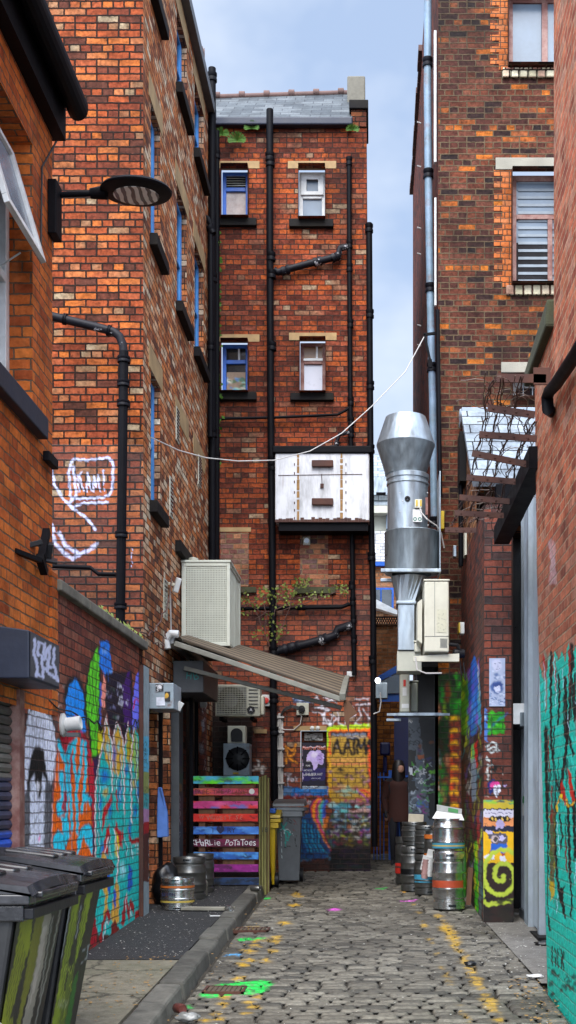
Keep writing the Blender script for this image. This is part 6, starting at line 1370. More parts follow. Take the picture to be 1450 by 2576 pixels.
# back bins
s = 5.35; zg = GZ(F*s)
gb = lidded_bin('wheelie_bin', 'grey wheelie bin with teal and white paint drips in front of the painted sign wall', Xw(697, s), Xw(768, s), F*5.2, F*5.2+.62, zg, (Zw(2022, s)-zg), M['greybin'], M['greylid'], front='-y')
yb_ = lidded_bin('wheelie_bin', 'yellow wheelie bin squeezed between the pallet fence and the grey bin', Xw(668, 5.1), Xw(704, 5.1), F*5.08, F*5.08+.36, GZ(F*5.08), (Zw(2050, 5.1)-GZ(F*5.08)), M['yellow'], M['yellow'], front='-y')
MB().box(Xw(674, 5.1), Xw(694, 5.1), F*5.08+.03, F*5.08+.2, Zw(2046, 5.1), Zw(2033, 5.1)).build('bag_edge', M['blued'], yb_, bevel=.01)
def gbp(c):
    c.cv = crop(950, 2600, 2.417); c.c[:, 3] = 0
    for p in [[(230,1170),(300,1250),(340,1280)],[(300,1180),(260,1240),(230,1260)],[(290,1260),(300,1330),(290,1380)],[(330,1270),(320,1340)]]: c.stroke(p, 4.5, '#1e9a90')
    for p in [[(240,1240),(330,1240),(370,1290)],[(250,1250),(252,1340),(250,1500)],[(290,1240),(280,1270)]]: c.stroke(p, 1.6, '#c4d8d8')
    for p in [[(310,1170),(340,1140),(360,1170),(330,1180),(320,1130)],[(400,1280),(390,1340),(400,1400)],[(260,1400),(340,1390)]]: c.stroke(p, 1.4, '#101012')
    for p in [[(375,1150),(400,1190),(370,1190)],[(370,1240),(395,1260)]]: c.stroke(p, 1.4, '#901818')
h_ = Zw(2022, s)-zg
def warpg(co):
    o = co.copy(); za, zb = zg+.05, zg+h_-.18; k = (co[:, 2]-za)/(zb-za); o[:, 1] = F*5.2+.14*(1-k)+.026*k-.004; xc = (Xw(697, s)+Xw(768, s))/2; o[:, 0] = xc+(co[:, 0]-xc)*(.80+.16*k); return o
painted('painted_front', 'Y', F*5.2+.08, Xw(701, s), Xw(763, s), zg+.05, zg+h_-.18, gbp, attr_mat('grey_bin_paint', .5, .25, base=(.115,.125,.135)), gb, res=.014, warp=warpg)

# ------------------------------------------------------------------ kegs
def keg(name, label, c, r, h, mat='steel', bands=(), group=None, handles=True, shape='keg', tilt=None, cat='beer keg'):
    t = thing(name, label, cat, c, group); c = Vector(c); ax = Vector(tilt or (0, 0, 1)).normalized()
    if shape == 'keg':
        pr = [(r*.90, 0), (r*.97, .006), (r*.97, h*.13), (r*.90, h*.145), (r*.90, h*.17), (r*.985, h*.20), (r*.985, h*.32), (r*1.03, h*.345), (r*1.03, h*.365), (r*.985, h*.39), (r*.985, h*.60), (r*1.03, h*.625), (r*1.03, h*.645), (r*.985, h*.67), (r*.985, h*.80), (r*.90, h*.83), (r*.90, h*.855), (r*.97, h*.87), (r*.97, h-.006), (r*.95, h), (r*.90, h), (r*.88, h-.04), (r*.86, h*.86), (0, h*.87)]
    else:   # cask: bulging middle, four hoops
        pr = [(r*.80, 0), (r*.88, .004), (r*.89, h*.06), (r*.84, h*.075), (r*.90, h*.09), (r*.97, h*.24), (r*1.02, h*.265), (r*1.02, h*.29), (r*.985, h*.315), (r*1.0, h*.5), (r*.985, h*.68), (r*1.02, h*.70), (r*1.02, h*.73), (r*.97, h*.755), (r*.90, h*.91), (r*.84, h*.925), (r*.89, h*.94), (r*.88, h), (r*.84, h), (r*.82, h*.95), (0, h*.95)]
    o = MB().lathe(c, pr, 44, axis=ax, caps=False).build('shell', M[mat], t, smooth=True)
    for (a, b_, m_) in bands: 
        n = 6; MB().lathe(c, [(r*.985+.0045, h*(a+(b_-a)*k/n)) for k in range(n+1)], 44, axis=ax).build('paint_band', M[m_], t, smooth=True)
    if handles and tilt is None:
        b = MB()
        for zc in (h*.935, h*.065):
            for ang in (-90, 30, 150):
                a0 = R(ang+(8 if zc < h/2 else 0)); p = []
                for k in range(9):
                    a = a0-.24+.06*k; p.append(c+Vector((math.cos(a)*r*.975, math.sin(a)*r*.975, zc)))
                q = [x+Vector((0, 0, h*.022)) for x in p]; p = [x-Vector((0, 0, h*.022)) for x in p]
                for k in range(8): b.face([p[k], p[k+1], q[k+1], q[k]])
        builds(b, 'hand_hole', M['glassd'], t)
    return t
def kpos(u, v, yc=None):  # base centre from the lowest visible point of its rim
    s_ = 1.7/((v-VC)/1000+.12); return s_
sk_ = kpos(440, 2292)
GK = 'kegs standing by the left shop doorway'
s = 4.15; zk = GZ(F*s)+PVZ
k1 = keg('beer_keg', 'shiny squat steel keg with orange and yellow bands by the left doorway', (Xw(440, s), F*s+.18, zk), .178, .335, bands=[(.70, .765, 'orangep'), (.24, .30, 'yellowp')], group=GK)
lettering('SEVEN', .05, (Xw(424, s), F*s-.004, zk+.335*.5), (R(90), 0, 0), M['bluedk'], k1)
s = 4.45; zk = GZ(F*s)+PVZ
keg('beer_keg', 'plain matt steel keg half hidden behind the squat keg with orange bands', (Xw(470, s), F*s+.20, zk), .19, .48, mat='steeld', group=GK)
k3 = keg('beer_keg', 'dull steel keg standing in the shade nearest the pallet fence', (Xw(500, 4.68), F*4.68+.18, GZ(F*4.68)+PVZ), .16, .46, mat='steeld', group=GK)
MB().lathe((Xw(496, 4.68), F*4.68-.0, GZ(F*4.68)+PVZ+.2), [(.05, .012), (.05, .0), (.02, -.003), (.02, .0), (0, .0)], 18, axis=(0, 1, 0)).build('round_label', M['paper'], k3)
bag = MB()
r = random.Random(17); vsb = []
cb_ = Vector((Xw(408, 4.25), F*4.25+.15, GZ(12.7)+PVZ+.36))
import bmesh
def blob(name, c, rad, seed, mat, label, cat, amp=.16, sub=3, zmin=None):
    bm = bmesh.new(); bmesh.ops.create_icosphere(bm, subdivisions=sub, radius=1)
    from mathutils import noise as mn
    for v in bm.verts:
        n = mn.noise(v.co*1.6+Vector((seed, 0, 0)))*amp+mn.noise(v.co*4.5+Vector((0, seed, 0)))*amp*.55; v.co *= 1+n
        v.co = Vector((v.co.x*rad[0], v.co.y*rad[1], v.co.z*rad[2]))
        if zmin is not None: v.co.z = max(v.co.z, zmin)
    me = bpy.data.meshes.new(name); bm.to_mesh(me); bm.free(); me.polygons.foreach_set('use_smooth', [True]*len(me.polygons)); me.materials.append(mat)
    o = bpy.data.objects.new(name, me); COL.objects.link(o); o.location = c; return tag(o, label, cat)
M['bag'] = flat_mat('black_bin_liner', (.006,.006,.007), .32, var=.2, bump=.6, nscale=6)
zb_ = GZ(12.75)+PVZ
blob('rubbish_bag', (Xw(410, 4.30), F*4.30+.14, zb_+.22), (.17, .13, .22), 3, M['bag'], 'black refuse sack slumped behind the squat keg by the left doorway', 'rubbish bag', zmin=-.22, amp=.4)
# right hand stack
s = 4.34; yk = F*s; zk = GZ(yk)-.0; GR = 'kegs and casks standing along the right wall'
A_ = Vector((Xw(1133, s), yk+.19, zk+.02))
ck = keg('beer_keg', 'tall steel keg with a red band and green overspray, bottom of the nearest stack', A_, .186, .635, bands=[(.34, .50, 'kegred')], group=GR)
MB().lathe(A_, [(.1885, .25), (.1885, .62)], 44).build
b = MB(); n = 6
for k in range(n): 
    a0_, a1_ = R(-38+k*8), R(-38+(k+1)*8); b.face([A_+Vector((math.cos(a0_)*.1895, math.sin(a0_)*.1895, .16)), A_+Vector((math.cos(a1_)*.1895, math.sin(a1_)*.1895, .12)), A_+Vector((math.cos(a1_)*.1895, math.sin(a1_)*.1895, .60)), A_+Vector((math.cos(a0_)*.1895, math.sin(a0_)*.1895, .52))])
b.build('green_overspray', flat_mat('green_overspray', (.03,.22,.02), .5, dirt=.7, dirtcol=(.25,.25,.24), dscale=6), ck, smooth=True)
B_ = A_+Vector((-.005, .02, .637))
keg('beer_cask', 'steel cask with a blue and yellow stripe, stacked on the tallest right hand keg', B_, .180, .36, bands=[(.09, .15, 'bluep'), (.15, .19, 'yellowp'), (.19, .25, 'bluep')], group=GR, shape='cask', handles=False, cat='beer cask')
cd_ = thing('cardboard_tray', 'bent white cardboard box flap with a green print lying on the topmost cask', 'cardboard', B_+Vector((0, 0, .36)))
p = [B_+Vector(q) for q in ((-.185, -.12, .362), (.165, -.12, .340), (.145, -.02, .405), (-.13, -.02, .44))]
MB().prism(p, (0, .006, .004)).build('front_flap', M['paper'], cd_); MB().prism([p[3], p[2], p[2]+Vector((.005, .02, .06)), p[3]+Vector((.0, .02, .075))], (0, .006, 0)).build('back_flap', flat_mat('grey_card', (.32,.33,.32), .8), cd_)
MB().prism([p[3].lerp(p[2], .45)+Vector((0, -.002, .012)), p[3].lerp(p[2], .85)+Vector((0, -.002, .006)), p[3].lerp(p[2], .85)+Vector((.003, .010, .048)), p[3].lerp(p[2], .45)+Vector((.003, .010, .056))], (0, -.002, 0)).build('green_print', flat_mat('green_print', (.05,.22,.07), .7), cd_)
lettering('ATLAS', .03, A_+Vector((-.0, -.188, .545)), (R(90), 0, 0), M['steeld'], ck, 'embossed_letters')
# rest of the cluster, placed from the photo: (u centre, s, r, h, base offset, look)
def K_(u, s_, r_, h_, z_, mat, bands, lb, shape='keg'): return keg('beer_keg' if shape == 'keg' else 'beer_cask', lb, (Xw(u, s_), F*s_+r_, GZ(F*s_)+.012+z_), r_, h_, mat, bands, GR, shape=shape, handles=shape == 'keg', cat='beer keg' if shape == 'keg' else 'beer cask')
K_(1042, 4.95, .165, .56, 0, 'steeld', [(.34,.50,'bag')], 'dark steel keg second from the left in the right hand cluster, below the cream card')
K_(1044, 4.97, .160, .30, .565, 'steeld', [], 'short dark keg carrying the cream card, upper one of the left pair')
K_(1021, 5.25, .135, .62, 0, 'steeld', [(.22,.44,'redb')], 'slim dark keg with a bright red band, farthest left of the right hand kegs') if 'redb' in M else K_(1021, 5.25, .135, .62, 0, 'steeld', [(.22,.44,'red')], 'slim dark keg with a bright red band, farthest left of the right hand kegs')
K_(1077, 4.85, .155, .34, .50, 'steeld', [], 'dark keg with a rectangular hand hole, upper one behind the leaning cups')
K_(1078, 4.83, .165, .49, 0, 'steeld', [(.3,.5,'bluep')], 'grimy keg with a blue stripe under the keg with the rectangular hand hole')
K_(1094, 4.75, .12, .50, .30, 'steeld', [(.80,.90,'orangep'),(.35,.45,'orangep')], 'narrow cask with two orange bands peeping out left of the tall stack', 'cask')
crd = MB().obox((Xw(1048, 4.95), F*4.95+.14, GZ(F*4.95)+.88+.045), (.19, .02, .10), (.1, .05, .03)); tag(crd.build('card', flat_mat('cream_card', (.62,.55,.42), .8), bevel=.004), 'cream rectangle of card standing on the farthest keg stack', 'card')
cu = thing('cup_stack', 'stack of pale pink and white plastic cups leaning against the kegs', 'cups', (Xw(1072, 4.55), F*4.55, GZ(13.6)+.4))
for j, (u, v0, v1, m_, tl) in enumerate([(1068, 2165, 2210, 'paper', .12), (1080, 2150, 2205, 'paper', .10)]):
    pt_ = P(u, v1, 4.55); b = MB()
    for k in range(5): b.lathe(pt_+Vector((tl*.03*k, 0, .04*k)), [(.034, 0), (.045, .055), (.048, .055), (.048, .06)], 14, axis=(tl, 0, 1))
    b.build('cup', M[m_] if j else flat_mat('pale_pink_cup', (.45,.26,.24), .5), cu, smooth=True)
    b = MB().obox(P(u+4, v0+6, 4.55)+Vector((0, 0, .0)), (.10, .02, .17), (.2, .2, .12)); b.build('white_sleeve', M['paper'], cu)
rg = thing('red_hose', 'black rubbish and dark hoses piled between the kegs', 'rubbish', (Xw(1060, 4.6), F*4.6, GZ(13.8)))
bpy.data.objects.remove(rg)
cc = thing('traffic_cone', 'magenta plastic cone shape standing upright behind the right hand keg stack', 'cone', P(1112, 2070, 4.7))
MB().lathe(P(1120, 2110, 4.75), [(.05, 0), (.045, .10), (.07, .13), (.075, .17), (.07, .2), (.085, .22), (.08, .28), (.085, .31), (.03, .34), (0, .34)], 20, axis=(-.12, 0, 1)).build('cone', M['pinkpl'], cc, smooth=True)
bpl = MB().obox(P(1182, 2230, 4.25)+Vector((0, .03, 0)), (.05, .03, .40), (0, .06, 0)); tag(bpl.build('plank', M['brownwood']), 'short brown plank leaning between the tall keg and the right wall', 'plank')

# ------------------------------------------------------------------ loose things on the ground
def can(label, c, ax, mat, r_=.033, h=.115):
    t = thing('drink_can', label, 'drink can', c); b = MB().lathe(Vector(c), [(0, .004), (r_*.78, .0), (r_*.82, .004), (r_, .012), (r_, h-.012), (r_*.82, h-.002), (r_*.80, h-.006), (0, h-.008)], 20, axis=ax); b.build('can_body', mat, t, smooth=True); return t
z_ = lambda s_: GZ(F*s_)
c1 = can('silver drink can lying on the tarmac by the kerb', (Xw(571, 4.12), F*4.12, z_(4.12)+PVZ+.034), (.55, -.83, 0), M['steel'])
s = 2.60; can('dark red drink can lying in the gutter against the kerb', (Xw(452, s)-.02, F*s, z_(s)+.055), (.5, -.86, .05), flat_mat('dark_red_can', (.16,.05,.04), .35, metal=.5))
blob('plastic_bottle', (Xw(470, 2.5), F*2.52, z_(2.5)+.05), (.075, .04, .03), 5, flat_mat('crumpled_clear_plastic', (.20,.20,.19), .2, var=.6), 'crumpled clear plastic bottle in the gutter at the bottom edge of the photo', 'bottle', amp=.4)
can('dark crushed drink can lying near the foot of the pallet fence', (Xw(635, 4.8), F*4.75, z_(4.75)+PVZ+.034), (.95, -.3, 0), M['steeld'])
tag(MB().obox((Xw(545, 4.0), F*4.0, z_(4.0)+PVZ+.008), (.13, .035, .008), (0, 0, .1)).build('napkin', M['paper']), 'folded white paper napkin on the tarmac near the kerb', 'paper')
tag(MB().obox((Xw(510, 4.14)+.05, F*4.16, z_(4.16)+PVZ+.02), (.55, .14, .03), (0, 0, -.06)).build('board', M['conc'], bevel=.004), 'flat grey board lying on the tarmac beside the squat keg', 'board')
tag(MB().obox((Xw(505, 4.75)+.05, F*4.6, z_(4.65)+PVZ+.10), (.16, .25, .17), (.2, 0, .3)).build('stone_block', M['greystone'], bevel=.01), 'broken stone block in the shade behind the left kegs', 'block')
tag(MB().obox((Xw(513, 4.7)+.06, F*4.55, z_(4.65)+PVZ+.22), (.07, .05, .035), (.1, 0, .2)).build('paper_cup', M['paper'], bevel=.008), 'small white cup lying on the broken stone block', 'cup')
for i, (u, v, a, lb, cl_) in enumerate([(1382/1.4,2455,.05,'',0)][:0]): pass
for (u, s_, sz, lb) in [(1371, 3.55, (.09,.06,.02), 'dark wet scrap lying by the steel gate'), (1371-48, 3.2, (.05,.03,.02), 'black scrap lying on the cobbles in front of the apron'), (1371, 3.02, (.07,.03,.012), 'white paper scrap at the corner of the teal wall')]:
    x = min(Xw(u, s_), 1.24 if s_ < 3.1 else 1.58) if s_ != 3.2 else Xw(1200, 3.0)
    tag(blob('rag', (x, F*s_, z_(s_)+.03), sz, s_, M['paper'] if 'white' in lb else M['bag'], lb, 'litter', amp=.4), lb, 'litter')
def drain(label, u, v, w, d):
    s_ = 1.7/((v-VC)/1000+.12); x, y = Xw(u, s_), F*s_; t = thing('drain_grate', label, 'drain', (x, y, GZ(y)))
    b = MB(); sl = math.atan(.04)
    z = GZ(y)+.012; b.box(x-w/2, x+w/2, y-d/2, y-d/2+.02, z-.03, z).box(x-w/2, x+w/2, y+d/2-.02, y+d/2, z-.03, z+.006).box(x-w/2, x-w/2+.02, y-d/2, y+d/2, z-.03, z+.003).box(x+w/2-.02, x+w/2, y-d/2, y+d/2, z-.03, z+.003)
    b.build('frame', M['rust'], t); b = MB(); n = 7
    for k in range(n): xa = x-w/2+.03+(w-.06)*k/n; b.box(xa, xa+.028, y-d/2+.02, y+d/2-.02, z-.02, z+.002)
    b.build('bar', flat_mat('iron_bar', (.10,.07,.045), .7), t); MB().box(x-w/2+.02, x+w/2-.02, y-d/2+.02, y+d/2-.02, z-.012, z-.010).build('sump', M['glassd'], t)
drain('rusty iron drain grate inside the bright green paint patch', 566, 2492, .30, .26)
drain('rusty iron drain grate in the cobbles farther up the alley', 632, 2340, .36, .26)

# ------------------------------------------------------------------ right: near building with the teal mural
rn = thing('brick_building', 'salmon brick building at the right edge with a teal graffiti mural below', 'building', (XR, 8, GZ(8)))
def teal(c):
    r = random.Random(66); c.cv = crop(1840, 2500, 1.92); n = len(c.X)
    c.poly([(360,-40),(380,60),(395,120),(410,20),(430,-60),(445,10),(470,-120),(490,-40),(520,-110),(540,-30),(560,-170),(590,-60),(640,-220),(900,-260),(900,4000),(360,4000)], '#0cab98')
    c.patches(380, -100, 640, 1900, 60, 30, 60, ['#12bfae', '#0c9286', '#38cdbb', '#12c0b4', '#0a7c70'], .5, r)
    c.poly([(380,-60),(390,-120),(405,20),(400,120)], '#a01410'); c.poly([(425,40),(440,-160),(455,20),(440,160)], '#7a120e'); c.poly([(560,-90),(575,-160),(590,-40),(575,60)], '#8a1410')
    bl_ = '#070808'
    for p, w in [([(440,-100),(437,200),(440,560),(470,800),(500,900)],4),([(492,60),(500,200),(490,420)],3.4),([(540,80),(548,300),(552,560),(520,800),(505,900),(530,960)],5),([(590,-80),(575,300),(560,480),(600,640)],4),([(620,60),(600,200),(620,380)],6),([(585,-160),(600,0)],5),([(400,450),(402,800),(405,1100)],7),([(440,740),(420,900),(410,1060)],3),([(470,860),(466,1200),(480,1500),(500,1640),(540,1800)],4),([(500,1070),(520,1230),(505,1320)],3),([(510,900),(560,1000),(570,1300),(575,1500)],4.5),([(600,1000),(612,1300),(618,1380)],5),([(572,1480),(590,1700),(580,1800)],3),([(410,1060),(415,1400),(405,1700),(430,1900)],3.5),([(610,900),(590,1000),(560,1010)],4)]: c.stroke(p, w*1.5, bl_, 1, 1)
    c.poly([(500,880),(520,820),(540,900),(560,990),(540,1000),(515,920)], '#b01810'); c.poly([(560,740),(580,760),(600,900),(618,960),(590,980),(570,880)], '#b81c10')
    for p in [[(480,1000),(500,940),(520,960)],[(545,960),(560,1010),(590,1000),(620,960)],[(430,1080),(440,1100)]]: c.stroke(p, 4, '#d8a010', 1, 1)
    c.ell(515, 935, 12, 14, '#e0c020', 1, .3); c.ell(483, 1020, 10, 30, '#d8b010', 1, .3)
    c.poly([(430,1040),(470,1030),(462,1560),(440,1640),(430,1500)], '#57401a', .9); c.patches(425, 1050, 468, 1600, 14, 10, 40, ['#3c6a20', '#8c8410', '#6e3a14'], .8, r); c.poly([(400,1500),(425,1520),(440,1700),(470,1620),(460,1560),(425,1540)], '#b89a10', .9)
    c.poly([(490,1650),(510,1600),(540,1580),(525,1640),(545,1800),(540,1830)], '#060708')
    for p in [[(390,-20),(400,160),(395,300)],[(460,-60),(468,140)],[(520,20),(530,160)],[(480,80),(470,300)],[(600,250),(640,300)],[(480,1100),(500,1360)],[(620,1400),(610,1560)],[(486,1640),(480,1780)],[(555,350),(570,470)]]: c.stroke(p, 1.4, '#b6dcec', .9)
    for p in [[(405,60),(408,200),(402,330)],[(470,-60),(472,180)]]: c.stroke(p, 2, '#a01a14')
    for k in range(26):
        x = r.uniform(400, 640); y = r.uniform(-60, 1500); L_ = r.uniform(120, 420); c.stroke([(x, y), (x+r.uniform(-8, 8), y+L_*.5), (x+r.uniform(-12, 12), y+L_)], r.uniform(1.6, 4.6), ['#060808', '#0a1210', '#060808', '#7c1812', '#0b5a54'][k % 5], .95, 1)
    for k, x in enumerate([450, 470, 490, 512, 530]): c.stroke([(x, 2020+k*8), (x+6*((k % 2)*2-1), 2080+k*8), (x, 2150+k*10)], 3.2, '#0a1412')
    c.scrib(440, 2030, 560, 2260, 10, 1.6, ['#0a1412', '#122420'], 4, r); c.patches(430, 2200, 640, 2450, 20, 26, 22, ['#0c2a26', '#10403a', '#2a2018'], .8, r)
    c.cv = crop(1960, 800, 1.84)
    for k in range(5): c.stroke([(180+k*12, 2240+k*10), (200+k*6, 2400), (190+k*12, 2560)], 3, '#c8b8c4', .35, 3)
yT = F*2.79
SLn = lambda z: 0
YLOW = F*3.06
MB().holed('X', XR, 4.0, yT, 3.6, 13, [], sgn=-1).face([(XR, yT, 5.1), (XR, yT, 13), (XR+4, yT, 13), (XR+4, yT, 5.1)]).build('wall', M['pink'], rn)
MB().face([(XR, yT, 3.6), (XR, yT, 5.05), (XR, YLOW+.18, 5.05), (XR, YLOW+.05, 3.6)]).build('wall', M['pink'], rn)
painted('mural', 'X', XR, 5.2, F*2.88, GZ(6)-.2, 3.6, teal, M['pinkp'], rn, res=.011, sgn=-1)
def wp(co):
    o = co.copy(); k = np.clip((co[:, 2]-.3)/3.3, 0, 1); t = (co[:, 1]-F*2.88)/(.4); o[:, 1] = F*2.88+t*(.02+k*.59)*1.0; return o
painted('mural', 'X', XR, F*2.88, F*2.88+.4, GZ(6)-.2, 3.6, teal, M['pinkp'], rn, res=.013, sgn=-1, warp=wp)
MB().hexa([(XR+.003, 8.64, 0), (XR+4, 8.64, 0), (XR+4, 8.66, 0), (XR+.003, 8.66, 0), (XR+.003, YLOW+.1, 5.05), (XR+4, YLOW+.1, 5.05), (XR+4, YLOW+.15, 5.05), (XR+.003, YLOW+.15, 5.05)]).build('end_wall', M['pier'], rn)
MB().hexa([(XR-.06, yT+.002, 5.05), (XR+.3, yT+.002, 5.05), (XR+.3, YLOW+.42, 5.05), (XR-.06, YLOW+.42, 5.05), (XR-.05, yT+.002, 5.25), (XR+.3, yT+.002, 5.25), (XR+.3, YLOW+.42, 5.18), (XR-.05, YLOW+.42, 5.18)]).build('coping', M['moss'], rn, bevel=.02)
ov = thing('overflow_pipe', 'black pipe slanting down the salmon brick wall and turning into it', 'pipe', (XR, 7.7, 4.2))
def wpt(u, v): s_ = sX(u, XR-.06); return P(u, v, s_)
MB().tube([wpt(1470, 855), wpt(1450, 890), wpt(1398, 968), wpt(1382, 985), wpt(1377, 1000), wpt(1379, 1030), P(1389, 1036, 2.82)], .042, 12).build('pipe', M['black'], ov, smooth=True)
st_ = MB().box(XR-.05, XR+.0-.003, F*2.98, F*3.08, 3.0, 4.9); 
# ------------------------------------------------------------------ right: tall dark building
ST = 5.1; rt = thing('brick_building', 'tall dark soot stained brick building on the right with maroon window frames', 'building', (Xw(1103, ST), F*ST, .6))
YT = F*ST; XC = Xw(1103, ST)
def rT(u0, u1, v0, v1): return (Xw(u0, ST), Xw(u1, ST), Zw(v1, ST), Zw(v0, ST))
H1, H2, H3 = rT(1278, 1460, -20, 172), rT(1287, 1420, 432, 718), rT(1288, 1400, 955, 1004)
MB().holed('Y', YT, XC, 5, Zw(1690, ST), 14, [H1, H2, H3], depth=.14).build('wall', M['dark'], rt)
def towerlow(c):
    c.cv = crop(1640, 2300, 2.147); r = random.Random(5)
    c.poly([(100,500),(200,480),(200,860),(100,860)], '#0c5a10', .9); c.patches(100, 460, 190, 860, 14, 30, 50, ['#1c9418', '#0a2c0c', '#38c020', '#0c0c0c'], .8, r)
    c.poly([(104,860),(190,860),(190,1700),(104,1700)], '#9a3010', .6); c.poly([(104,960),(130,960),(130,1700),(104,1700)], '#e04818', .85); c.patches(120, 1000, 190, 1700, 10, 20, 40, ['#6a1c10', '#c83818', '#4a4a18'], .6, r)
    for k in range(9): y = 830+k*99.5; c.poly([(106, y), (175, y+4), (178, y+34), (108, y+38)], '#f0b010')
    c.poly([(0,500),(100,480),(100,1700),(0,1700)], '#0c3a14', .9); c.patches(0, 480, 104, 1700, 26, 30, 80, ['#187a18', '#081408', '#4a1810', '#209a30', '#8a3018', '#c87850'], .75, r)
    c.stroke([(60,700),(80,860),(56,800),(60,700)], 2, '#9cbc18'); c.vtext('WEEDSON', 20, 860, 18, 300, '#0e4018', 1.4); c.scrib(0, 1100, 40, 1700, 16, 1.8, ['#c8c8c0', '#d85818', '#2a8a80', '#101010'], 4, r)
    c.patches(110, 180, 170, 480, 8, 40, 20, ['#b8b0a8', '#8a7a70'], .5, r)
painted('wall', 'Y', YT, XC, Xw(1230, ST), .3, Zw(1690, ST), towerlow, M['darkp'], rt, res=.014)
MB().holed('X', XC, YT, F*6.72, .3, 14.5, [], sgn=-1).build('side_wall', M['pier'], rt)
# window surrounds in orange quoins, painted header sills, stone lintels
b = MB()
def quoin(h, side, v0, v1):
    z = h[2]-.02; k = 0
    while z < h[3]+.1: w_ = .225 if k % 2 else .115; b.box(h[0]-w_-.0, h[0]-.003, YT-.006, YT+.01, z, min(z+.072, h[3]+.1)); z += .075; k += 1
quoin(H1, 0, 0, 0); quoin(H2, 0, 0, 0); builds(b, 'quoin', M['quoin'], rt) if False else b.build('quoins', M['quoin'], rt, kind='stuff')
def wsT(h, mid, mode, sill):
    x0, x1, z0, z1 = h; y = YT+.09; t = .075
    w = MB().box(x0, x0+t, y, y+.05, z0, z1).box(x0+t, x1, y, y+.05, z0, z0+t).box(x0+t, x1, y, y+.05, z1-t, z1)
    if mode == 0: w.box(Xw(1366, ST), Xw(1381, ST), y-.002, y+.05, z0+t, z1-t)
    if mode == 1: zs = Zw(537, ST); w.box(x0+t, x1, y-.004, y+.05, zs-.03, zs+.03).box(Xw(1381, ST), Xw(1393, ST), y, y+.05, z0+t, zs-.03)
    f = w.build('window', M['maroon'] if mode < 2 else M['whitef'], rt, bevel=.005)
    MB().box(x0+.02, x1, y+.03, y+.034, z0+.02, z1-.02).build('pane', M['glassp'] if mode != 2 else M['glassd'], f)
    if mode == 1:
        MB().box(x0+t, Xw(1381, ST), y+.025, y+.029, z0+t, Zw(600, ST)).build('lower_pane', M['glassd'], f)
        sl = MB(); z = z0+t+.03
        while z < z1-t: sl.obox(((x0+x1)/2, y+.020, z), (x1-x0-.2, .006, .035)); z += .098
        sl.build('blind_slat', flat_mat('grey_blind_slat', (.20,.24,.28), .5), f)
    if mode == 2:
        sl = MB()
        for k in range(3): sl.cyl((x0+.15+k*.12, YT+.03, z0), (x0+.15+k*.12, YT+.03, z1), .008, n=6)
        sl.build('bar', M['galv'], f)
    if sill:
        q_ = MB(); x = x0-.07
        while x < x1+.05: q_.box(x, x+.103, YT-.05, YT+.08, z0-.135, z0-.012); x += .112
        q_.build('sill', M['creambrick'], f, bevel=.014)
wsT(H1, 0, 0, True); wsT(H2, 0, 1, True); wsT(H3, 0, 2, False)
for (u0, u1, v0, v1) in [(1247,1420,398,428),(1261,1380,912,938)]: MB().box(Xw(u0, ST), Xw(u1, ST), YT-.02, YT+.01, Zw(v1, ST), Zw(v0, ST)).build('lintel', M['conc'], rt, bevel=.006)
# lower rear wing beyond it
X2 = .90
rw = thing('brick_building', 'lower brown brick wing behind the tall dark building, ragged eaves against the sky', 'building', (X2, F*7, .8))
MB().holed('X', X2-.035, F*6.73, F*8.3, .3, Zw(130, 6.75), [], sgn=-1).build('side_wall', M['pier'], rw)
b = MB(); y = F*6.73; r = random.Random(2)
while y < F*8.3: b.box(X2-.085-r.uniform(0, .02), X2, y, y+.28, Zw(133, 6.75), Zw(118, 6.75)); y += .30
b.build('eaves', M['rust'], rw)
b = MB()
for v in (310, 420, 575, 640, 820, 870): b.tube([Vector((X2-.04, F*7.0, Zw(v, 7.0))), Vector((XC-.06, F*5.4, Zw(v-5, 5.4)+.0))], .008, 5) if v in () else b.cyl((X2-.04, F*6.9, Zw(v, 6.9)), (X2-.11, F*6.9, Zw(v, 6.9)+.02), .012, n=6)
b.build('cable_stay', M['cable'], rw)
# pale blue pipe
sp_ = 5.22
pb = thing('drainpipe', 'thick pale blue drainpipe stained green, running down the corner of the tall dark building', 'drainpipe', (Xw(1078, sp_), F*sp_, 3))
MB().tube([P(1077, -30, sp_), P(1076, 220, sp_), P(1078, 440, sp_), P(1085, 850, sp_), P(1089, 1000, sp_), P(1094, 1325, sp_)], .050, 16).build('pipe', M['bluepipe'], pb, smooth=True)
b = MB()
for (u, v) in [(1076,158),(1078,438),(1083,725),(1087,925),(1093,1312)]: b.lathe(P(u, v, sp_), [(.05, -.055), (.068, -.055), (.068, -.02), (.056, 0), (.068, .02), (.068, .055), (.05, .055)], 16)
builds(b, 'collar', M['pipeworn'], pb, smooth=True)
bp = thing('drainpipe', 'slim black pipe down the brick corner right of the pale blue drainpipe', 'drainpipe', P(1105, 1300, 5.08)); 
MB().tube([P(1101, 780, 5.06), P(1104, 1000, 5.06), P(1108, 1250, 5.06)], .028, 10).build('pipe', M['black'], bp, smooth=True)
tag(MB().box(Xw(1092, 5.15), Xw(1098, 5.15), F*5.14, F*5.16, Zw(410, 5.15), Zw(80, 5.15)).box(Xw(1093, 5.15), Xw(1098, 5.15), F*5.14, F*5.16, Zw(770, 5.15), Zw(500, 5.15)).build('flashing', M['whitef']), 'peeling white strip beside the pale blue drainpipe', 'flashing')
br = thing('pipe_bracket', 'black bracket round the pale blue pipe holding the hanging cable', 'bracket', P(1078, 840, 5.1))
MB().bar(P(1066, 842, 5.1), P(1100, 838, 5.1), .03, .03).bar(P(1068, 842, 5.1), P(1082, 905, 5.1), .03, .03).bar(P(1082, 905, 5.1), P(1083, 925, 5.1), .05, .05).build('bracket_bar', M['black'], br)
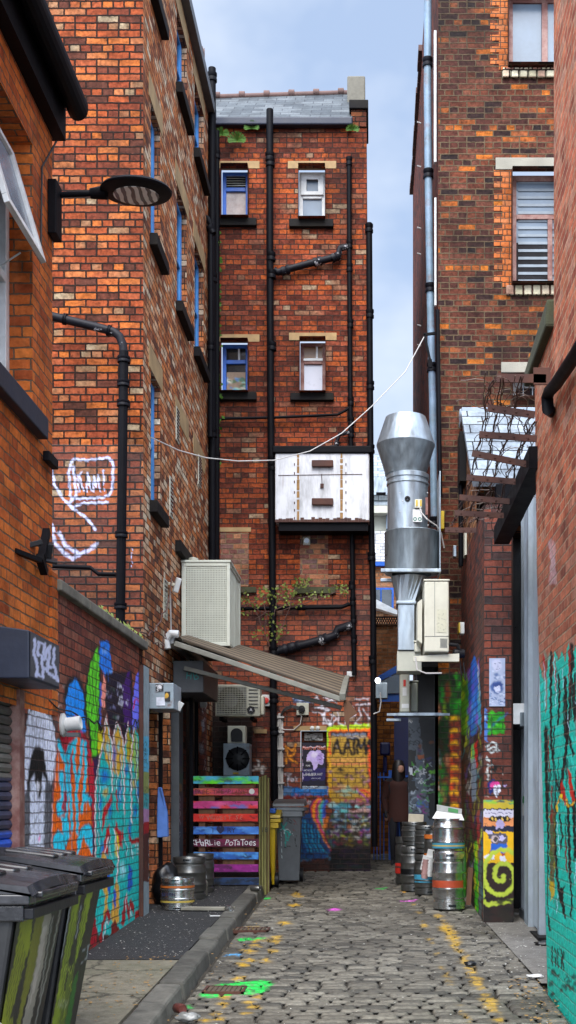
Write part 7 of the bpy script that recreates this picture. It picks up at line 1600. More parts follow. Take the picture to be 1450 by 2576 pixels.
# hanging cable across the alley
p0, p1 = P(1067, 848, 5.05), P(380, 1095, 4.25); b = MB(); pts = []
uvs = [(1067,848,5.05),(1020,935,5.0),(938,1020,4.95),(860,1090,4.9),(780,1135,4.8),(690,1158,4.7),(600,1160,4.6),(520,1152,4.5),(450,1133,4.4),(380,1100,4.25)]
b.tube([P(*q_) for q_ in uvs], .0065, 6); tag(b.build('hanging_cable', M['cable'], smooth=True), 'long white cable sagging across the alley between the buildings', 'cable')
# ------------------------------------------------------------------ right: lean-to with slates, brick pier
XE = 1.15; SE = 4.05; YE_ = F*SE; ex = thing('brick_outbuilding', 'brick lean-to on the right with pale slates and a graffitied pier', 'building', (XE, YE_, GZ(YE_)))
def extpaint(c):
    c.cv = crop(1640, 2300, 2.147); r = random.Random(15)
    c.poly([(190,560),(215,480),(255,480),(262,960),(250,1000),(190,980)], '#5ab418', .95); c.patches(190, 520, 262, 1000, 16, 20, 70, ['#9ae020', '#2a7a10', '#d8e818', '#187818'], .7, r)
    c.poly([(250,500),(300,330),(335,440),(345,960),(280,1000),(262,960)], '#1c68c8', .95); c.patches(250, 400, 340, 980, 22, 16, 60, ['#3a88e8', '#6a48c8', '#2850b0', '#50a8e8', '#9858d0'], .7, r)
    c.poly([(325,640),(350,560),(362,980),(335,1000)], '#3aa0c0', .9); c.stroke([(330,420),(345,700)], 3, '#b8b8a0', .8)
    c.poly([(185,980),(360,1000),(365,2500),(185,2400)], '#2a2418', .7)
    c.scrib(185, 900, 365, 2300, 70, 3.0, ['#8a8420', '#b8b8ac', '#3a7a28', '#1a1210', '#4a3a78', '#7a1c14', '#2a8088', '#c8d028'], 4, r)
    c.poly([(300,1050),(325,1030),(330,1250),(310,1260)], '#c81810'); c.poly([(280,1060),(300,1040),(305,1180),(282,1190)], '#78c850', .9)
    c.poly([(275,1180),(315,1170),(318,1500),(280,1520)], '#8898a8', .8); c.poly([(320,1600),(345,1580),(348,2000),(330,2020)], '#b01c18', .8)
    c.poly([(300,1850),(330,1840),(335,2420),(305,2380)], '#4ac818', .95); c.patches(296, 1850, 335, 2400, 12, 10, 60, ['#c8e010', '#28a010', '#e8e018'], .8, r); c.poly([(335,1900),(360,1900),(362,2480),(340,2440)], '#5a6a68', .9)
ZE = 4.75
painted('side_wall', 'X', XE, YE_, F*5.09, .3, ZE, extpaint, M['pierp'], ex, res=.013, sgn=-1)
MB().face([(XE, YE_+.9, ZE), (XE, F*5.09, ZE), (XE, F*5.09, 6.75), (XE, F*4.94, 6.50), (XE, F*4.39, 5.22), (XE, YE_+.9, 5.22)][::-1]).build('gable', M['extside'], ex)
def pierpaint(c):
    c.cv = crop(1640, 2300, 2.147); r = random.Random(25)
    c.poly([(410,800),(545,795),(548,970),(410,985)], '#1c8a14', .95); c.patches(400, 800, 560, 980, 14, 34, 24, ['#38b018', '#0e5a10', '#107010', '#60c828'], .7, r); c.stroke([(400,960),(500,860),(570,810)], 4, '#1c58a0', .6, 4)
    c.poly([(360,770),(405,770),(410,1040),(380,1040),(362,900)], '#3a78c8', .7); c.patches(360, 760, 410, 1040, 8, 14, 30, ['#a8c0d8', '#2868b8'], .8, r)
    for p in [[(400,1080),(440,1045),(480,1050),(490,1090),(440,1130),(410,1100),(470,1080)],[(470,1110),(505,1112)],[(405,1160),(425,1190),(400,1180)],[(410,1220),(412,1340)],[(420,1230),(450,1225)]]: c.stroke(p, 4.5, '#c0c8c8', .95, 2)
    c.poly([(450,1220),(500,1230),(480,1290),(455,1280)], '#101010'); c.patches(390, 1230, 560, 1340, 16, 16, 12, ['#0c0c0c', '#b8b0a8', '#181210', '#3a2a20'], .8, r)
    # woman's face sticker: pink head scarf, glasses
    c.poly([(415,1360),(450,1340),(480,1350),(470,1400),(440,1480),(420,1440),(405,1400)], '#15256a'); c.poly([(425,1380),(470,1350),(505,1365),(512,1385),(470,1392),(430,1430)], '#c83a88'); c.poly([(455,1400),(475,1385),(510,1388),(515,1440),(498,1470),(480,1485),(460,1460)], '#dcdcea')
    c.stroke([(462,1408),(482,1406),(484,1424),(464,1424),(462,1408)], 1.1, '#14143a'); c.stroke([(488,1406),(512,1404),(510,1422),(490,1424),(488,1406)], 1.1, '#14143a'); c.stroke([(488,1448),(504,1446)], 1.4, '#28205a'); c.ell(545, 1390, 22, 10, '#a898c8', .8)
    c.poly([(362,1340),(400,1380),(400,1460),(362,1480)], '#7a1c18', .5); c.stroke([(360,1480),(420,1475)], 3, '#b8b0a8', .6)
XP = Xw(1287, SE)
painted('front_wall', 'Y', YE_, XE, XP, .3, ZE, pierpaint, M['pierp'], ex, res=.012)
MB().box(XE+.003, XP, YE_+.003, YE_+.9, ZE-.6, ZE).box(XP-.1, XP, YE_+.003, F*5.05, .3, ZE-.61).build('pier_core', M['pier'], ex)
MB().prism([(XE-.04, F*4.36, 5.18), (2.6, F*4.36, 5.18), (2.6, F*4.94, 6.52), (XE-.04, F*4.94, 6.52)], (0, -.04, .05)).build('roof', M['slatel'], ex)
MB().box(XE-.03, 2.6, F*4.93, F*5.08, 6.50, 6.62).box(XE-.03, 2.6, F*5.05, F*5.095, 6.62, 6.72).build('ridge_flashing', M['leadf'], ex, bevel=.01)
MB().box(XE-.085, XE-.005, F*4.80, F*4.92, 5.6, 6.2).build('verge_hopper', M['sill'], ex); MB().cyl((XE-.06, F*4.85, 4.6), (XE-.06, F*4.85, 5.6), .03).build('downpipe', M['black'], ex, smooth=True)
MB().box(XE+.2, 2.5, F*4.30, F*4.36, 4.75, 5.16).build('eaves_board', M['black'], ex)
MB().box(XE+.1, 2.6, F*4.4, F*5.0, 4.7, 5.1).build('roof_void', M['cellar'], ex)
# painted plinth with a cassette
pz = Zw(2012, SE-.03); pth = thing('painted_plinth', 'rendered plinth at the foot of the pier, painted with a yellow cassette and a spiral', 'plinth', (XE, YE_, GZ(YE_)))
def cass(c):
    c.cv = crop(1500, 2600, 2.187); c.c[:, :3] = hx('#2a140c'); c.c[:, 3] = 1; r = random.Random(4)
    c.poly([(660,870),(990,870),(990,955),(660,955)], '#c8b030'); c.patches(670, 875, 980, 915, 12, 50, 14, ['#3c8870', '#8ac038', '#184a58', '#68a070'], .9, r)
    c.poly([(660,950),(990,950),(990,1150),(660,1150)], '#191f38'); c.poly([(676,975),(700,960),(955,960),(968,975),(968,1092),(676,1092)], '#d4d0e2'); c.poly([(676,1022),(968,1022),(968,1092),(676,1092)], '#e8955a'); c.poly([(676,1030),(968,1030),(968,1036),(676,1036)], '#b86a38')
    c.poly([(750,1012),(895,1012),(912,1034),(895,1058),(750,1058),(733,1034)], '#101014'); 
    for x in (765, 792, 846, 888): c.ell(x, 1036, 10, 17, '#e8c050', 1, .3)
    c.poly([(815,1018),(838,1018),(838,1052),(815,1052)], '#101014')
    c.stroke([(705,988),(740,982),(770,992),(820,984),(860,990),(915,984)], 1.2, '#3a3a78'); c.text('DC60', 698, 1070, 48, 13, '#4a2818', .9)
    c.poly([(660,1140),(1010,1140),(1010,1400),(660,1400)], '#e8b408')
    # plain abstract figure in grey shirt and blue shorts
    c.poly([(788,1070),(803,1045),(825,1040),(848,1048),(860,1075),(855,1105),(840,1120),(822,1108),(800,1120),(790,1100)], '#b9aede'); c.stroke([(823,1100),(825,1160)], 1, '#606078')
    c.poly([(722,1160),(760,1148),(870,1150),(888,1200),(885,1240),(760,1245),(752,1200),(730,1195)], '#55505e'); c.ell(782, 1200, 33, 33, '#c9b6b8', 1, .15); c.ell(790, 1200, 18, 26, '#100c10', .9, .2)
    c.poly([(752,1240),(882,1238),(878,1310),(835,1318),(812,1270),(795,1318),(742,1300)], '#1c5cc0'); c.poly([(705,1130),(720,1120),(765,1140),(760,1160),(722,1158)], '#c3bce8'); c.poly([(815,1180),(840,1165),(868,1190),(850,1220),(820,1215)], '#c3bce8')
    c.ell(755, 1312, 18, 16, '#a03020', 1, .2); c.ell(855, 1325, 18, 12, '#a03020', 1, .2); c.poly([(690,1350),(735,1318),(780,1330),(775,1370),(700,1370)], '#dcdcec'); c.poly([(822,1345),(860,1335),(878,1378),(822,1382)], '#dcdcec'); c.stroke([(690,1368),(770,1372)], 1, '#303040')
    c.poly([(660,1398),(1010,1392),(1010,1960),(660,1960)], '#24100a')
    a = [(840+(14+k*6.2)*math.cos(k*.42)*.98, 1500+(16+k*7.6)*math.sin(k*.42)) for k in range(38)]
    c.stroke([p_ for p_ in a if p_[1] < 1740], 11, '#b6c83c', 1, 3); c.patches(680, 1420, 980, 1680, 20, 7, 8, ['#24100a', '#8a9a30'], .7, r)
    c.poly([(672,1400),(690,1400),(700,1700),(680,1720)], '#a0b838'); c.patches(660, 1690, 1000, 1960, 26, 60, 30, ['#0c0806', '#14100a', '#1c160c'], .9, r); c.patches(720, 1700, 900, 1730, 6, 16, 3, ['#6a6a50'], .8, r)
pm = attr_mat('painted_render', .75, .35, nscale=7, bump=.9, bscale=14)
painted('painted_face', 'Y', YE_-.055, XE-.015, XP+.015, GZ(YE_)-.06, pz, cass, pm, pth, res=.008)
MB().box(XE-.015, XP+.015, YE_-.052, YE_-.003, GZ(YE_)-.06, pz).build('plinth_body', M['greystone'], pth)
# poster on the pier, camera, small fittings
def port(c):
    c.cv = crop(1640, 2300, 2.147); c.c[:, :3] = hx('#a9b4d0'); c.c[:, 3] = 1; r = random.Random(2)
    c.ell(485, 420, 46, 56, '#c6c8e0', 1, .3); c.stroke([(465,408),(478,404)], 1.3, '#4a5a8a'); c.stroke([(498,402),(515,406)], 1.3, '#4a5a8a'); c.stroke([(490,412),(494,432),(486,436)], 1, '#6a78a8'); c.stroke([(476,452),(502,450)], 1.4, '#5a5a90')
    c.patches(420, 470, 560, 530, 14, 20, 14, ['#5a70a0', '#c8d0e4', '#8a9cc0'], .8, r); c.ell(485, 600, 62, 62, '#3f5a94', 1, .3); c.ell(490, 612, 30, 34, '#ccd2ea', 1, .3); c.poly([(450,570),(490,560),(530,572),(525,590),(455,592)], '#2c4484'); c.stroke([(476,606),(486,604)], 1, '#2c3a70'); c.stroke([(498,604),(508,606)], 1, '#2c3a70'); c.stroke([(486,632),(500,632)], 1.2, '#5a5a90')
    c.scrib(420, 640, 560, 740, 26, 1.6, ['#3c5894', '#d0d8ea', '#7088b8', '#2a4078'], 4, r)
po = painted('portrait_poster', 'Y', YE_-.008, Xw(1231, SE), Xw(1271, SE), Zw(1777, SE), Zw(1656, SE), port, attr_mat('paper_print', .7, .15), None, res=.008)
tag(po, 'tall blue and white poster of two drawn faces pasted on the brick pier', 'poster')
sc_ = 4.55
cm = thing('security_camera', 'round black camera with cables under the pale air conditioners, beside the painted pier', 'camera', P(1160, 1645, sc_))
MB().lathe(P(1168, 1644, sc_), [(0, .0), (.05, .0), (.055, -.05), (.055, -.09), (.05, -.12), (.0, -.14)], 20, axis=(1, .15, 0)).build('camera_body', M['blackp'], cm, smooth=True)
MB().tube([P(1158, 1655, sc_), P(1160, 1690, sc_), P(1172, 1712, sc_), P(1166, 1665, sc_)], .008, 6).build('cable', M['blackcable'], cm)
iso = thing('isolator_switch', 'white and amber isolator box on the corner of the lean-to wall', 'switch', P(1162, 1578, 4.7)); MB().box(Xw(1157, 4.7), Xw(1169, 4.7), F*4.7, F*4.75, Zw(1594, 4.7), Zw(1565, 4.7)).build('housing', M['whitef'], iso, bevel=.006); MB().box(Xw(1154, 4.7), Xw(1158, 4.7), F*4.69, F*4.75, Zw(1592, 4.7), Zw(1567, 4.7)).build('switch_face', M['yellow'], iso)
tag(MB().box(Xw(1143, 4.9), Xw(1151, 4.9), F*4.95, F*5.0, Zw(1400, 4.95), Zw(1372, 4.95)).build('junction_box', M['galv'], bevel=.005), 'small grey metal box on the dark brick beside the lean-to', 'junction box')
tag(MB().box(XE-.03, XE-.004, F*4.78, F*4.86, Zw(1398, 4.8), Zw(1340, 4.8)).build('louvre_vent', M['cream']), 'cream slotted vent on the side of the slate roofed lean-to', 'vent')
tag(MB().box(Xw(1112, 5.0), Xw(1120, 5.0), F*5.05, F*5.09, Zw(1330, 5.05), Zw(1285, 5.05)).build('sign_edge', M['yellow'], bevel=.004), 'yellow painted board end at the corner by the pale blue pipe', 'board')
# ------------------------------------------------------------------ steel gate
gt = thing('steel_gate', 'tall grey galvanised steel gate with ribbed panels between the pier and the teal wall', 'gate', (1.62, F*4, GZ(12)))
XG = 1.62; gy0, gy1 = F*3.70, F*4.40
def gx(u, dx=0): return F*sX(u, XG+dx)
zt = 4.7
b = MB(); y = F*3.78; k = 0
while y < F*4.22:
    if not (F*3.92 < y < F*4.03): b.box(XG-.03, XG-.003, y, y+.025, GZ(y)+.05, zt)
    y += .055
b.build('rib', M['gate'], gt)
MB().box(XG, XG+.05, gy0, F*4.24, GZ(11)+.03, zt).build('panel', M['gate'], gt)
MB().box(XG-.07, XG-.001, F*3.93, F*4.03, GZ(11.8)-.02, zt+.05).build('post', M['gate'], gt, bevel=.006)
MB().box(XG-.06, XG-.001, F*3.70, F*3.735, GZ(11)+.02, zt).build('edge_post', M['gate'], gt, bevel=.006)
MB().box(XG-.11, XG+.0, F*4.04, F*4.24, Zw(1830, 4.1), Zw(1795, 4.1)).box(XG-.06, XG-.001, F*4.04, F*4.2, GZ(12)+.02, GZ(12)+.12).build('rail', M['galvd'], gt, bevel=.006)
b = MB()
for v in (1610, 1750, 1965, 2020, 2190): z = Zw(v, 3.8); b.tube([(XG-.035, F*3.74+.3*k/6*1.0, z) for k in range(5)], .006, 5)
b.build('rivet_row', M['cable'], gt)
MB().box(XG-.05, XG-.03, F*4.06, F*4.14, Zw(2052, 4.1), Zw(2020, 4.1)).build('lock_plate', M['whitef'], gt); MB().box(XG-.053, XG-.05, F*4.08, F*4.12, Zw(2020, 4.1), Zw(2003, 4.1)).build('green_sticker', flat_mat('green_sticker', (.02,.25,.06), .5), gt)
def gw(c): 
    c.c[:, :3] = (.40,.46,.51); c.c[:, 3] = 1; c.cv = crop(1840, 2500, 1.92); c.vtext('TECHNI', 282, 470, 42, 305, '#0c0e12', 1.8)
painted('written_face', 'X', XG-.074, F*3.935, F*4.025, GZ(12)+.05, zt, gw, attr_mat('gate_paint', .5, .35, nscale=5, metal=.2), gt, res=.012, sgn=-1)
op = thing('doorway', 'dark open doorway between the brick pier and the grey steel gate', 'doorway', (1.5, F*4.45, .6))
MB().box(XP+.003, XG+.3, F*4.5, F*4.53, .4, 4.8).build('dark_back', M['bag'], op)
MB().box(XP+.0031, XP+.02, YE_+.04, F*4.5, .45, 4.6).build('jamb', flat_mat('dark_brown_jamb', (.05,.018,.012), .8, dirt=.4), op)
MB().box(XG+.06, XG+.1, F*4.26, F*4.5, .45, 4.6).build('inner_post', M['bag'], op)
tag(MB().box(XP+.02, XP+.13, YE_-.02, YE_+.03, Zw(1822, 4.05), Zw(1770, 4.05)).build('metal_plate', M['whitef'], bevel=.004), 'pale metal plate with a bolt at the gate head beside the pier', 'plate')
tag(MB().box(XG-.10, XG+.05, F*3.62, F*3.82, GZ(11)+.015, GZ(11)+.04).build('threshold', M['sill']), 'dark strip of metal lying at the foot of the steel gate', 'threshold')
# header beam, rack with dead vine
hb = thing('vine_rack', 'rusty iron rack of flat bars above the gate, overgrown with a dead vine', 'rack', (1.2, F*3.2, 4.4))
MB().bar(P(1356, 1150, 3.06), P(1262, 1348, 3.95), .15, .17).build('beam', M['black'], hb)
bars = [(1227,1026,1346,1044,2.8),(1206,1093,1351,1104,3.0),(1188,1140,1345,1172,3.12),(1174,1201,1318,1214,3.35),(1156,1251,1310,1264,3.5),(1144,1290,1282,1298,3.65),(1120,1333,1198,1334,3.9)]
for (u0, v0, u1, v1, s_) in bars:
    a_, b_ = P(u0, v0, s_), P(u1, v1, s_); q_ = MB().bar(a_, b_, .012, .050, (0, 0, 1))
    for k in range(4): c_ = a_.lerp(b_, .12+.24*k); q_.cyl(c_+Vector((0, -.014, 0)), c_+Vector((0, -.006, 0)), .008, n=6)
    q_.build('flat_bar', M['rust'], hb)
MB().bar(P(1250, 951, 2.76), P(1374, 953, 2.76), .012, .06).bar(P(1364, 925, 2.76), P(1364, 968, 2.76), .012, .12, (1, 0, 0)).build('flat_bar', M['rust'], hb)
vn = thing('vine', 'bare dead vine hanging and looping through the rusty rack above the gate', 'vine', (1.0, F*3.2, 4.2))
b = MB(); r = random.Random(77); b2 = MB()
strands = [[(1240,955),(1220,1010),(1225,1040),(1210,1100),(1195,1150),(1180,1210),(1165,1255),(1150,1295),(1128,1330)],[(1262,950),(1250,1040),(1235,1095),(1232,1150),(1215,1200),(1195,1255),(1175,1295),(1150,1335)],[(1310,945),(1290,1040),(1275,1100),(1255,1150),(1240,1205),(1225,1255),(1205,1295),(1175,1320)],[(1330,1040),(1320,1090),(1300,1150),(1275,1190),(1262,1250),(1250,1290),(1225,1310)],[(1345,1060),(1320,1110),(1300,1140),(1290,1210),(1280,1260),(1262,1300)]]
def sv_(v): return 2.72+(v-950)*.0031
for st_ in strands:
    for off in range(3):
        pts = []
        for (a_, b_) in zip(st_[:-1], st_[1:]):
            for k in range(5): t = k/5; v = a_[1]+(b_[1]-a_[1])*t; pts.append(P(a_[0]+(b_[0]-a_[0])*t+r.uniform(-4, 4)+off*3, v, sv_(v)-.01+r.uniform(-.02, .02)))
        b.tube(pts, [.0055-.001*off]*len(pts), 5)
b.build('stem', M['vine'], vn)
for k in range(46):
    u, v = (r.uniform(1215, 1340), r.uniform(960, 1060)) if k < 20 else (r.uniform(1230, 1350), r.uniform(1080, 1340)); pts = []; a_ = r.uniform(0, 6.28); cv_ = r.uniform(-.5, .5); L_ = r.uniform(6, 14)
    for j in range(9): pts.append(P(u, v, sv_(v)-.015)); u += math.cos(a_)*L_; v += math.sin(a_)*L_*.9; a_ += cv_+r.uniform(-.4, .4)
    b2.tube(pts, .0035, 4)
b2.build('tendril', flat_mat('pale_tendril', (.22,.17,.14), .9, var=.5), vn)

# ------------------------------------------------------------------ kitchen extract stack
S0 = 4.72; cx = Xw(1022, S0); cy = F*S0
ef = thing('extract_flue', 'big shiny galvanised kitchen extract flue with a flared cowl, right of the end building', 'flue', (cx, cy, 3))
def Lz(v): return Zw(v, S0)
def rr_(w): return w*S0/2000
ccx = Xw(1021, S0)
MB().lathe((ccx, cy, 0), [(rr_(100)*.97, Lz(1052)), (rr_(102), Lz(1052)), (rr_(147), Lz(1119)), (rr_(147), Lz(1122))], 48).build('cowl_top', M['galv'], ef, smooth=True)
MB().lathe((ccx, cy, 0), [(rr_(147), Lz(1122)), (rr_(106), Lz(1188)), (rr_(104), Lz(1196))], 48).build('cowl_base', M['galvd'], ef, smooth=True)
xb = Xw(1026, S0)
MB().lathe((xb, cy, 0), [(rr_(104), Lz(1196)), (rr_(108), Lz(1198)), (rr_(108), Lz(1208)), (rr_(103), Lz(1210)), (rr_(103), Lz(1216)), (rr_(107), Lz(1218)), (rr_(107), Lz(1222)), (rr_(102), Lz(1224)), (rr_(102), Lz(1342))], 48).build('duct', M['galv'], ef, smooth=True)
xd = Xw(1036, S0)
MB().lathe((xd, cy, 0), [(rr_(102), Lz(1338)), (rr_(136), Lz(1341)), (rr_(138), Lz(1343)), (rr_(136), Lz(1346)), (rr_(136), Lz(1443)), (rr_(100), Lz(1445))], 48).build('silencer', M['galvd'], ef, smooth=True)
MB().box(Xw(958, S0), Xw(1106, S0), cy-.33, cy-.27, Lz(1452), Lz(1444)).box(Xw(958, S0), Xw(1106, S0), cy+.27, cy+.33, Lz(1452), Lz(1444)).box(Xw(1103, S0), Xw(1106, S0), cy-.26, cy+.26, Lz(1452), Lz(1200)).build('support_rail', M['galv'], ef, bevel=.004)
b = MB(); n = 24; top = [(xd-.03+math.cos(2*math.pi*k/n)*rr_(92), cy+math.sin(2*math.pi*k/n)*rr_(92), Lz(1453)) for k in range(n)]
xq0, xq1 = Xw(1001, S0), Xw(1042, S0); bot = []
for k in range(n):
    a_ = 2*math.pi*k/n; c_, s__ = math.cos(a_), math.sin(a_); m_ = max(abs(c_), abs(s__)); bot.append(((xq0+xq1)/2+c_/m_*(xq1-xq0)/2, cy+s__/m_*.17, Lz(1520)))
for k in range(n): b.face([bot[k], bot[(k+1) % n], top[(k+1) % n], top[k]])
b.build('transition', M['galv'], ef)
MB().box(xq0, xq1, cy-.17, cy+.17, Lz(1640), Lz(1526)).box(xq0-.02, xq1+.02, cy-.19, cy+.19, Lz(1526)+.002, Lz(1518)).build('square_duct', M['galv'], ef, bevel=.006)
MB().box(Xw(999, S0), Xw(1060, S0), cy-.15, cy+.2, Lz(1692), Lz(1642)).build('lower_box', M['creamd'], ef, bevel=.006)
fz = cy-rr_(102)
MB().lathe((xb-.01, fz+.004, Lz(1268)), [(.028, 0), (.034, -.012), (.018, -.014), (0, -.002)], 18, axis=(0, 1, 0)).build('port', M['blackp'], ef, smooth=True)
jb = MB().box(Xw(1042, S0), Xw(1060, S0), fz-.02, fz+.05, Lz(1291), Lz(1270)).build('terminal_box', M['cream'], ef, bevel=.004)
MB().box(Xw(1045, S0), Xw(1049, S0), fz-.026, fz-.021, Lz(1287), Lz(1272)).box(Xw(1055, S0), Xw(1059, S0), fz-.026, fz-.021, Lz(1287), Lz(1272)).build('gland', M['yellow'], ef)
pp = MB().box(Xw(1037, S0), Xw(1060, S0), fz-.002, fz+.004, Lz(1325), Lz(1294)).build('maker_plate', M['paper'], ef)
b = MB()
for sg in (-1, 1): b.lathe((Xw(1048.5, S0)+sg*.028, fz-.0035, Lz(1318)), [(.022, 0), (.012, 0)], 12, axis=(0, 1, 0))
b.build('green_mark', flat_mat('dark_green_ink', (.02,.14,.09), .6), pp)
MB().box(Xw(1069, S0), Xw(1075, S0), fz+.04, fz+.08, Lz(1305), Lz(1262)).build('side_label', M['maroon'], ef)
MB().tube([(Xw(1055, S0), fz-.03, Lz(1292)), (Xw(1058, S0), fz-.05, Lz(1305)), (Xw(1072, S0), fz-.07, Lz(1322)), (Xw(1095, S0), fz-.02, Lz(1335)), (Xw(1108, S0), fz+.05, Lz(1350)), (Xw(1116, S0), fz+.1, Lz(1385))], .008, 7).build('cable', M['cable'], ef)
b = MB()
for (u, v) in [(1006,1252),(1074,1252),(1008,1332),(1075,1332),(1012,1275),(1005,1300)]: b.lathe((Xw(u, S0), fz+.05 if abs(u-1026) > 15 else fz, Lz(v)), [(.008, -.03), (.0, -.036)], 8, axis=(0, 1, 0))
b.build('screw', M['cable'], ef)
b = MB(); b.tube([(Xw(968, S0)+.02, fz+.05+.16, Lz(1375)), (Xw(975, S0), fz+.12, Lz(1365)), (Xw(978, S0), fz+.09, Lz(1380)), (Xw(976, S0), fz+.11, Lz(1402)), (Xw(970, S0), fz+.16, Lz(1400))], .010, 6); b.build('black_scrawl', M['blacktxt'], ef)
MB().box(Xw(945, S0+1.0), Xw(972, S0), cy+.4, cy+.42, Lz(1222), Lz(1216)).build('stay_bar', M['black'], ef)
# side mounted condensers on brackets
def slimac(label, u0, u1, v0, v1, s_, d, z_extra=0, mat='cream'):
    t = thing('air_conditioner', label, 'air conditioner', P(u0, v1, s_), 'cream air conditioners under the extract flue'); x0, x1 = Xw(u0, s_), Xw(u1, s_); y = F*s_; z0, z1 = Zw(v1, s_), Zw(v0, s_)
    MB().box(x0, x1, y, y+d, z0, z1).build('casing', M[mat], t, bevel=.015)
    MB().box(x0-.008, x1+.008, y-.008, y+d+.008, z1+.002, z1+.022).build('lid', M[mat], t, bevel=.006)
    return t, x0, x1, y, z0, z1
t, x0, x1, y, z0, z1 = slimac('largest cream air conditioner, end on, on brackets right of the extract flue', 1068, 1130, 1462, 1640, 4.5, .85)
MB().box(x0+(x1-x0)*.42-.002, x0+(x1-x0)*.42+.002, y-.003, y-.0005, z0+.18, z1).box(x0, x1, y-.003, y-.0005, z0+.175, z0+.18).build('panel_seam', M['boxd'], t)
b = MB()
for k in range(9): b.box(x1-.10, x1-.02, y-.004, y-.001, z0+.05+k*.012, z0+.054+k*.012)
b.build('louvre', M['boxd'], t)
def dp_(c): c.c[:, :3] = hx('#c2bfa8'); c.c[:, 3] = 1; c.scrib(c.X.min(), c.Y.min(), c.X.max(), c.Y.max(), 26, .6, ['#6a6a60', '#8a8a7c'], 2)
painted('data_plate', 'Y', y-.004, x0+(x1-x0)*.5, x1-.03, z0+.22, z0+.48, dp_, attr_mat('printed_plate', .5, .1), t, res=.008)
MB().prism([(x0-.02, y+.1, z0+.1), (x0-.075, y+.14, z0+.15), (x0-.075, y+.14, z1-.22), (x0-.02, y+.1, z1-.18)], (0, .5, 0)).build('fan_housing', M['cream'], t, bevel=.01)
MB().hexa([(x0-.12, y+.06, z0-.10), (x1+.12, y+.06, z0-.10), (x1+.12, y+.10, z0-.10), (x0-.12, y+.10, z0-.10), (x0-.12, y+.06, z0-.04), (x1+.12, y+.06, z0-.01), (x1+.12, y+.10, z0-.01), (x0-.12, y+.10, z0-.04)]).build('bracket', M['cream'], t)
MB().tube([(x1, y+.1, z0+.10), (x1+.10, y+.1, z0+.09), (x1+.15, y+.12, z0+.0)], .022, 8).build('insulated_pipe', M['blackp'], t, smooth=True)
MB().tube([(x0-.1, y+.05, z0-.05), (x0-.08, y+.03, z0-.20), (x0+.02, y+.03, z0-.24), (x0+.2, y+.05, z0-.235)], .010, 6).build('drain_hose', M['cable'], t)
t, x0, x1, y, z0, z1 = slimac('middle cream air conditioner, a little behind the largest one', 1042, 1068, 1483, 1612, 4.78, .7)
MB().prism([(x0-.002, y+.1, z0+.1), (x0-.045, y+.14, z0+.12), (x0-.045, y+.14, z1-.2), (x0-.002, y+.1, z1-.15)], (0, .5, 0)).build('fan_housing', M['cream'], t, bevel=.008)
t, x0, x1, y, z0, z1 = slimac('small low cream unit between the extract duct and the largest air conditioner', 1043, 1060, 1616, 1640, 4.65, .3)
t, x0, x1, y, z0, z1 = slimac('slim cream unit standing on the steel shelf below the extract flue', 1007, 1031, 1690, 1791, 4.9, .4, mat='creamd')
MB().box(x0+.04, x0+.07, y-.004, y-.001, z1-.18, z1-.10).build('red_label', M['red'], t); MB().box(x0+.03, x0+.08, y-.004, y-.001, z0+.20, z0+.30).box(x0+.02, x1-.01, y-.004, y-.001, z0+.05, z0+.10).build('white_label', M['paper'], t)
t, x0, x1, y, z0, z1 = slimac('half hidden cream unit right of the slim unit on the steel shelf', 1033, 1052, 1716, 1791, 5.0, .35, mat='creamd')
sh = tag(MB().box(Xw(974, 4.85), Xw(1132, 4.85), F*4.85, F*4.85+.05, Zw(1800, 4.85), Zw(1794, 4.85)).box(Xw(974, 4.85), Xw(1012, 4.85), F*5.0, F*5.05, Zw(1807, 4.85), Zw(1801, 4.85)).box(Xw(1002, 4.85), XC, F*4.87, F*5.08, Zw(1794, 4.85)+.001, Zw(1792, 4.85)).build('steel_shelf', M['galv']), 'steel shelf rail carrying the slim cream units above the dark doorway', 'shelf')
# shaded void and graffiti cabinet door
fx = thing('graffiti_door', 'grey metal door covered in black scrawls and stickers behind the right hand kegs', 'door', (Xw(1060, 5.35), F*5.35, .7)); s = 5.35
def gd(c):
    c.cv = crop(1380, 2540, 3.39); c.c[:, :3] = hx('#4a535e'); c.c[:, 3] = 1; r = random.Random(13)
    c.poly([(640,440),(900,440),(900,1500),(760,1500),(700,900)], '#060607', .85); c.poly([(510,930),(610,930),(610,1480),(515,1480)], '#191a1c'); c.poly([(508,540),(575,545),(578,578),(508,575)], '#c8ccd0'); c.text('NEON', 515, 550, 55, 20, '#14161c', 1)
    c.scrib(510, 640, 680, 940, 22, 2.0, ['#0c0d12', '#14161e', '#101018'], 5, r); c.patches(640, 780, 860, 1100, 12, 40, 34, ['#3c2450', '#1c2860', '#2a2a30', '#6a3a20'], .8, r)
    c.poly([(530,1150),(580,1150),(570,1250),(535,1250)], '#c0c4cc'); c.poly([(640,1000),(720,990),(720,1040),(645,1045)], '#8a4a28')
    c.scrib(560, 1050, 870, 1480, 34, 2.4, ['#5fae20', '#9aa4b0', '#18181c', '#3a8a28', '#c8ccd4', '#4a5a70'], 5, r); c.scrib(540, 1480, 800, 1850, 34, 2.6, ['#8a9aa8', '#101014', '#7a2a78', '#3a8040', '#3858a0', '#0c0c10'], 5, r)
    c.ell(688, 1307, 18, 20, '#c8ccd0', 1, .2); c.ell(688, 1307, 9, 10, '#30343c', 1, .3); c.poly([(775,1480),(870,1490),(870,1820),(790,1820)], '#050506')
    for p in [[(545,1960),(552,1900),(585,1975),(600,1880)],[(610,1930),(640,1960),(650,1920)],[(660,1940),(670,1970),(690,1930)],[(700,1880),(695,1980)],[(700,1900),(730,1920),(700,1940),(745,1990)],[(760,1900),(800,1930)]]: c.stroke(p, 2.2, '#0a0b10')
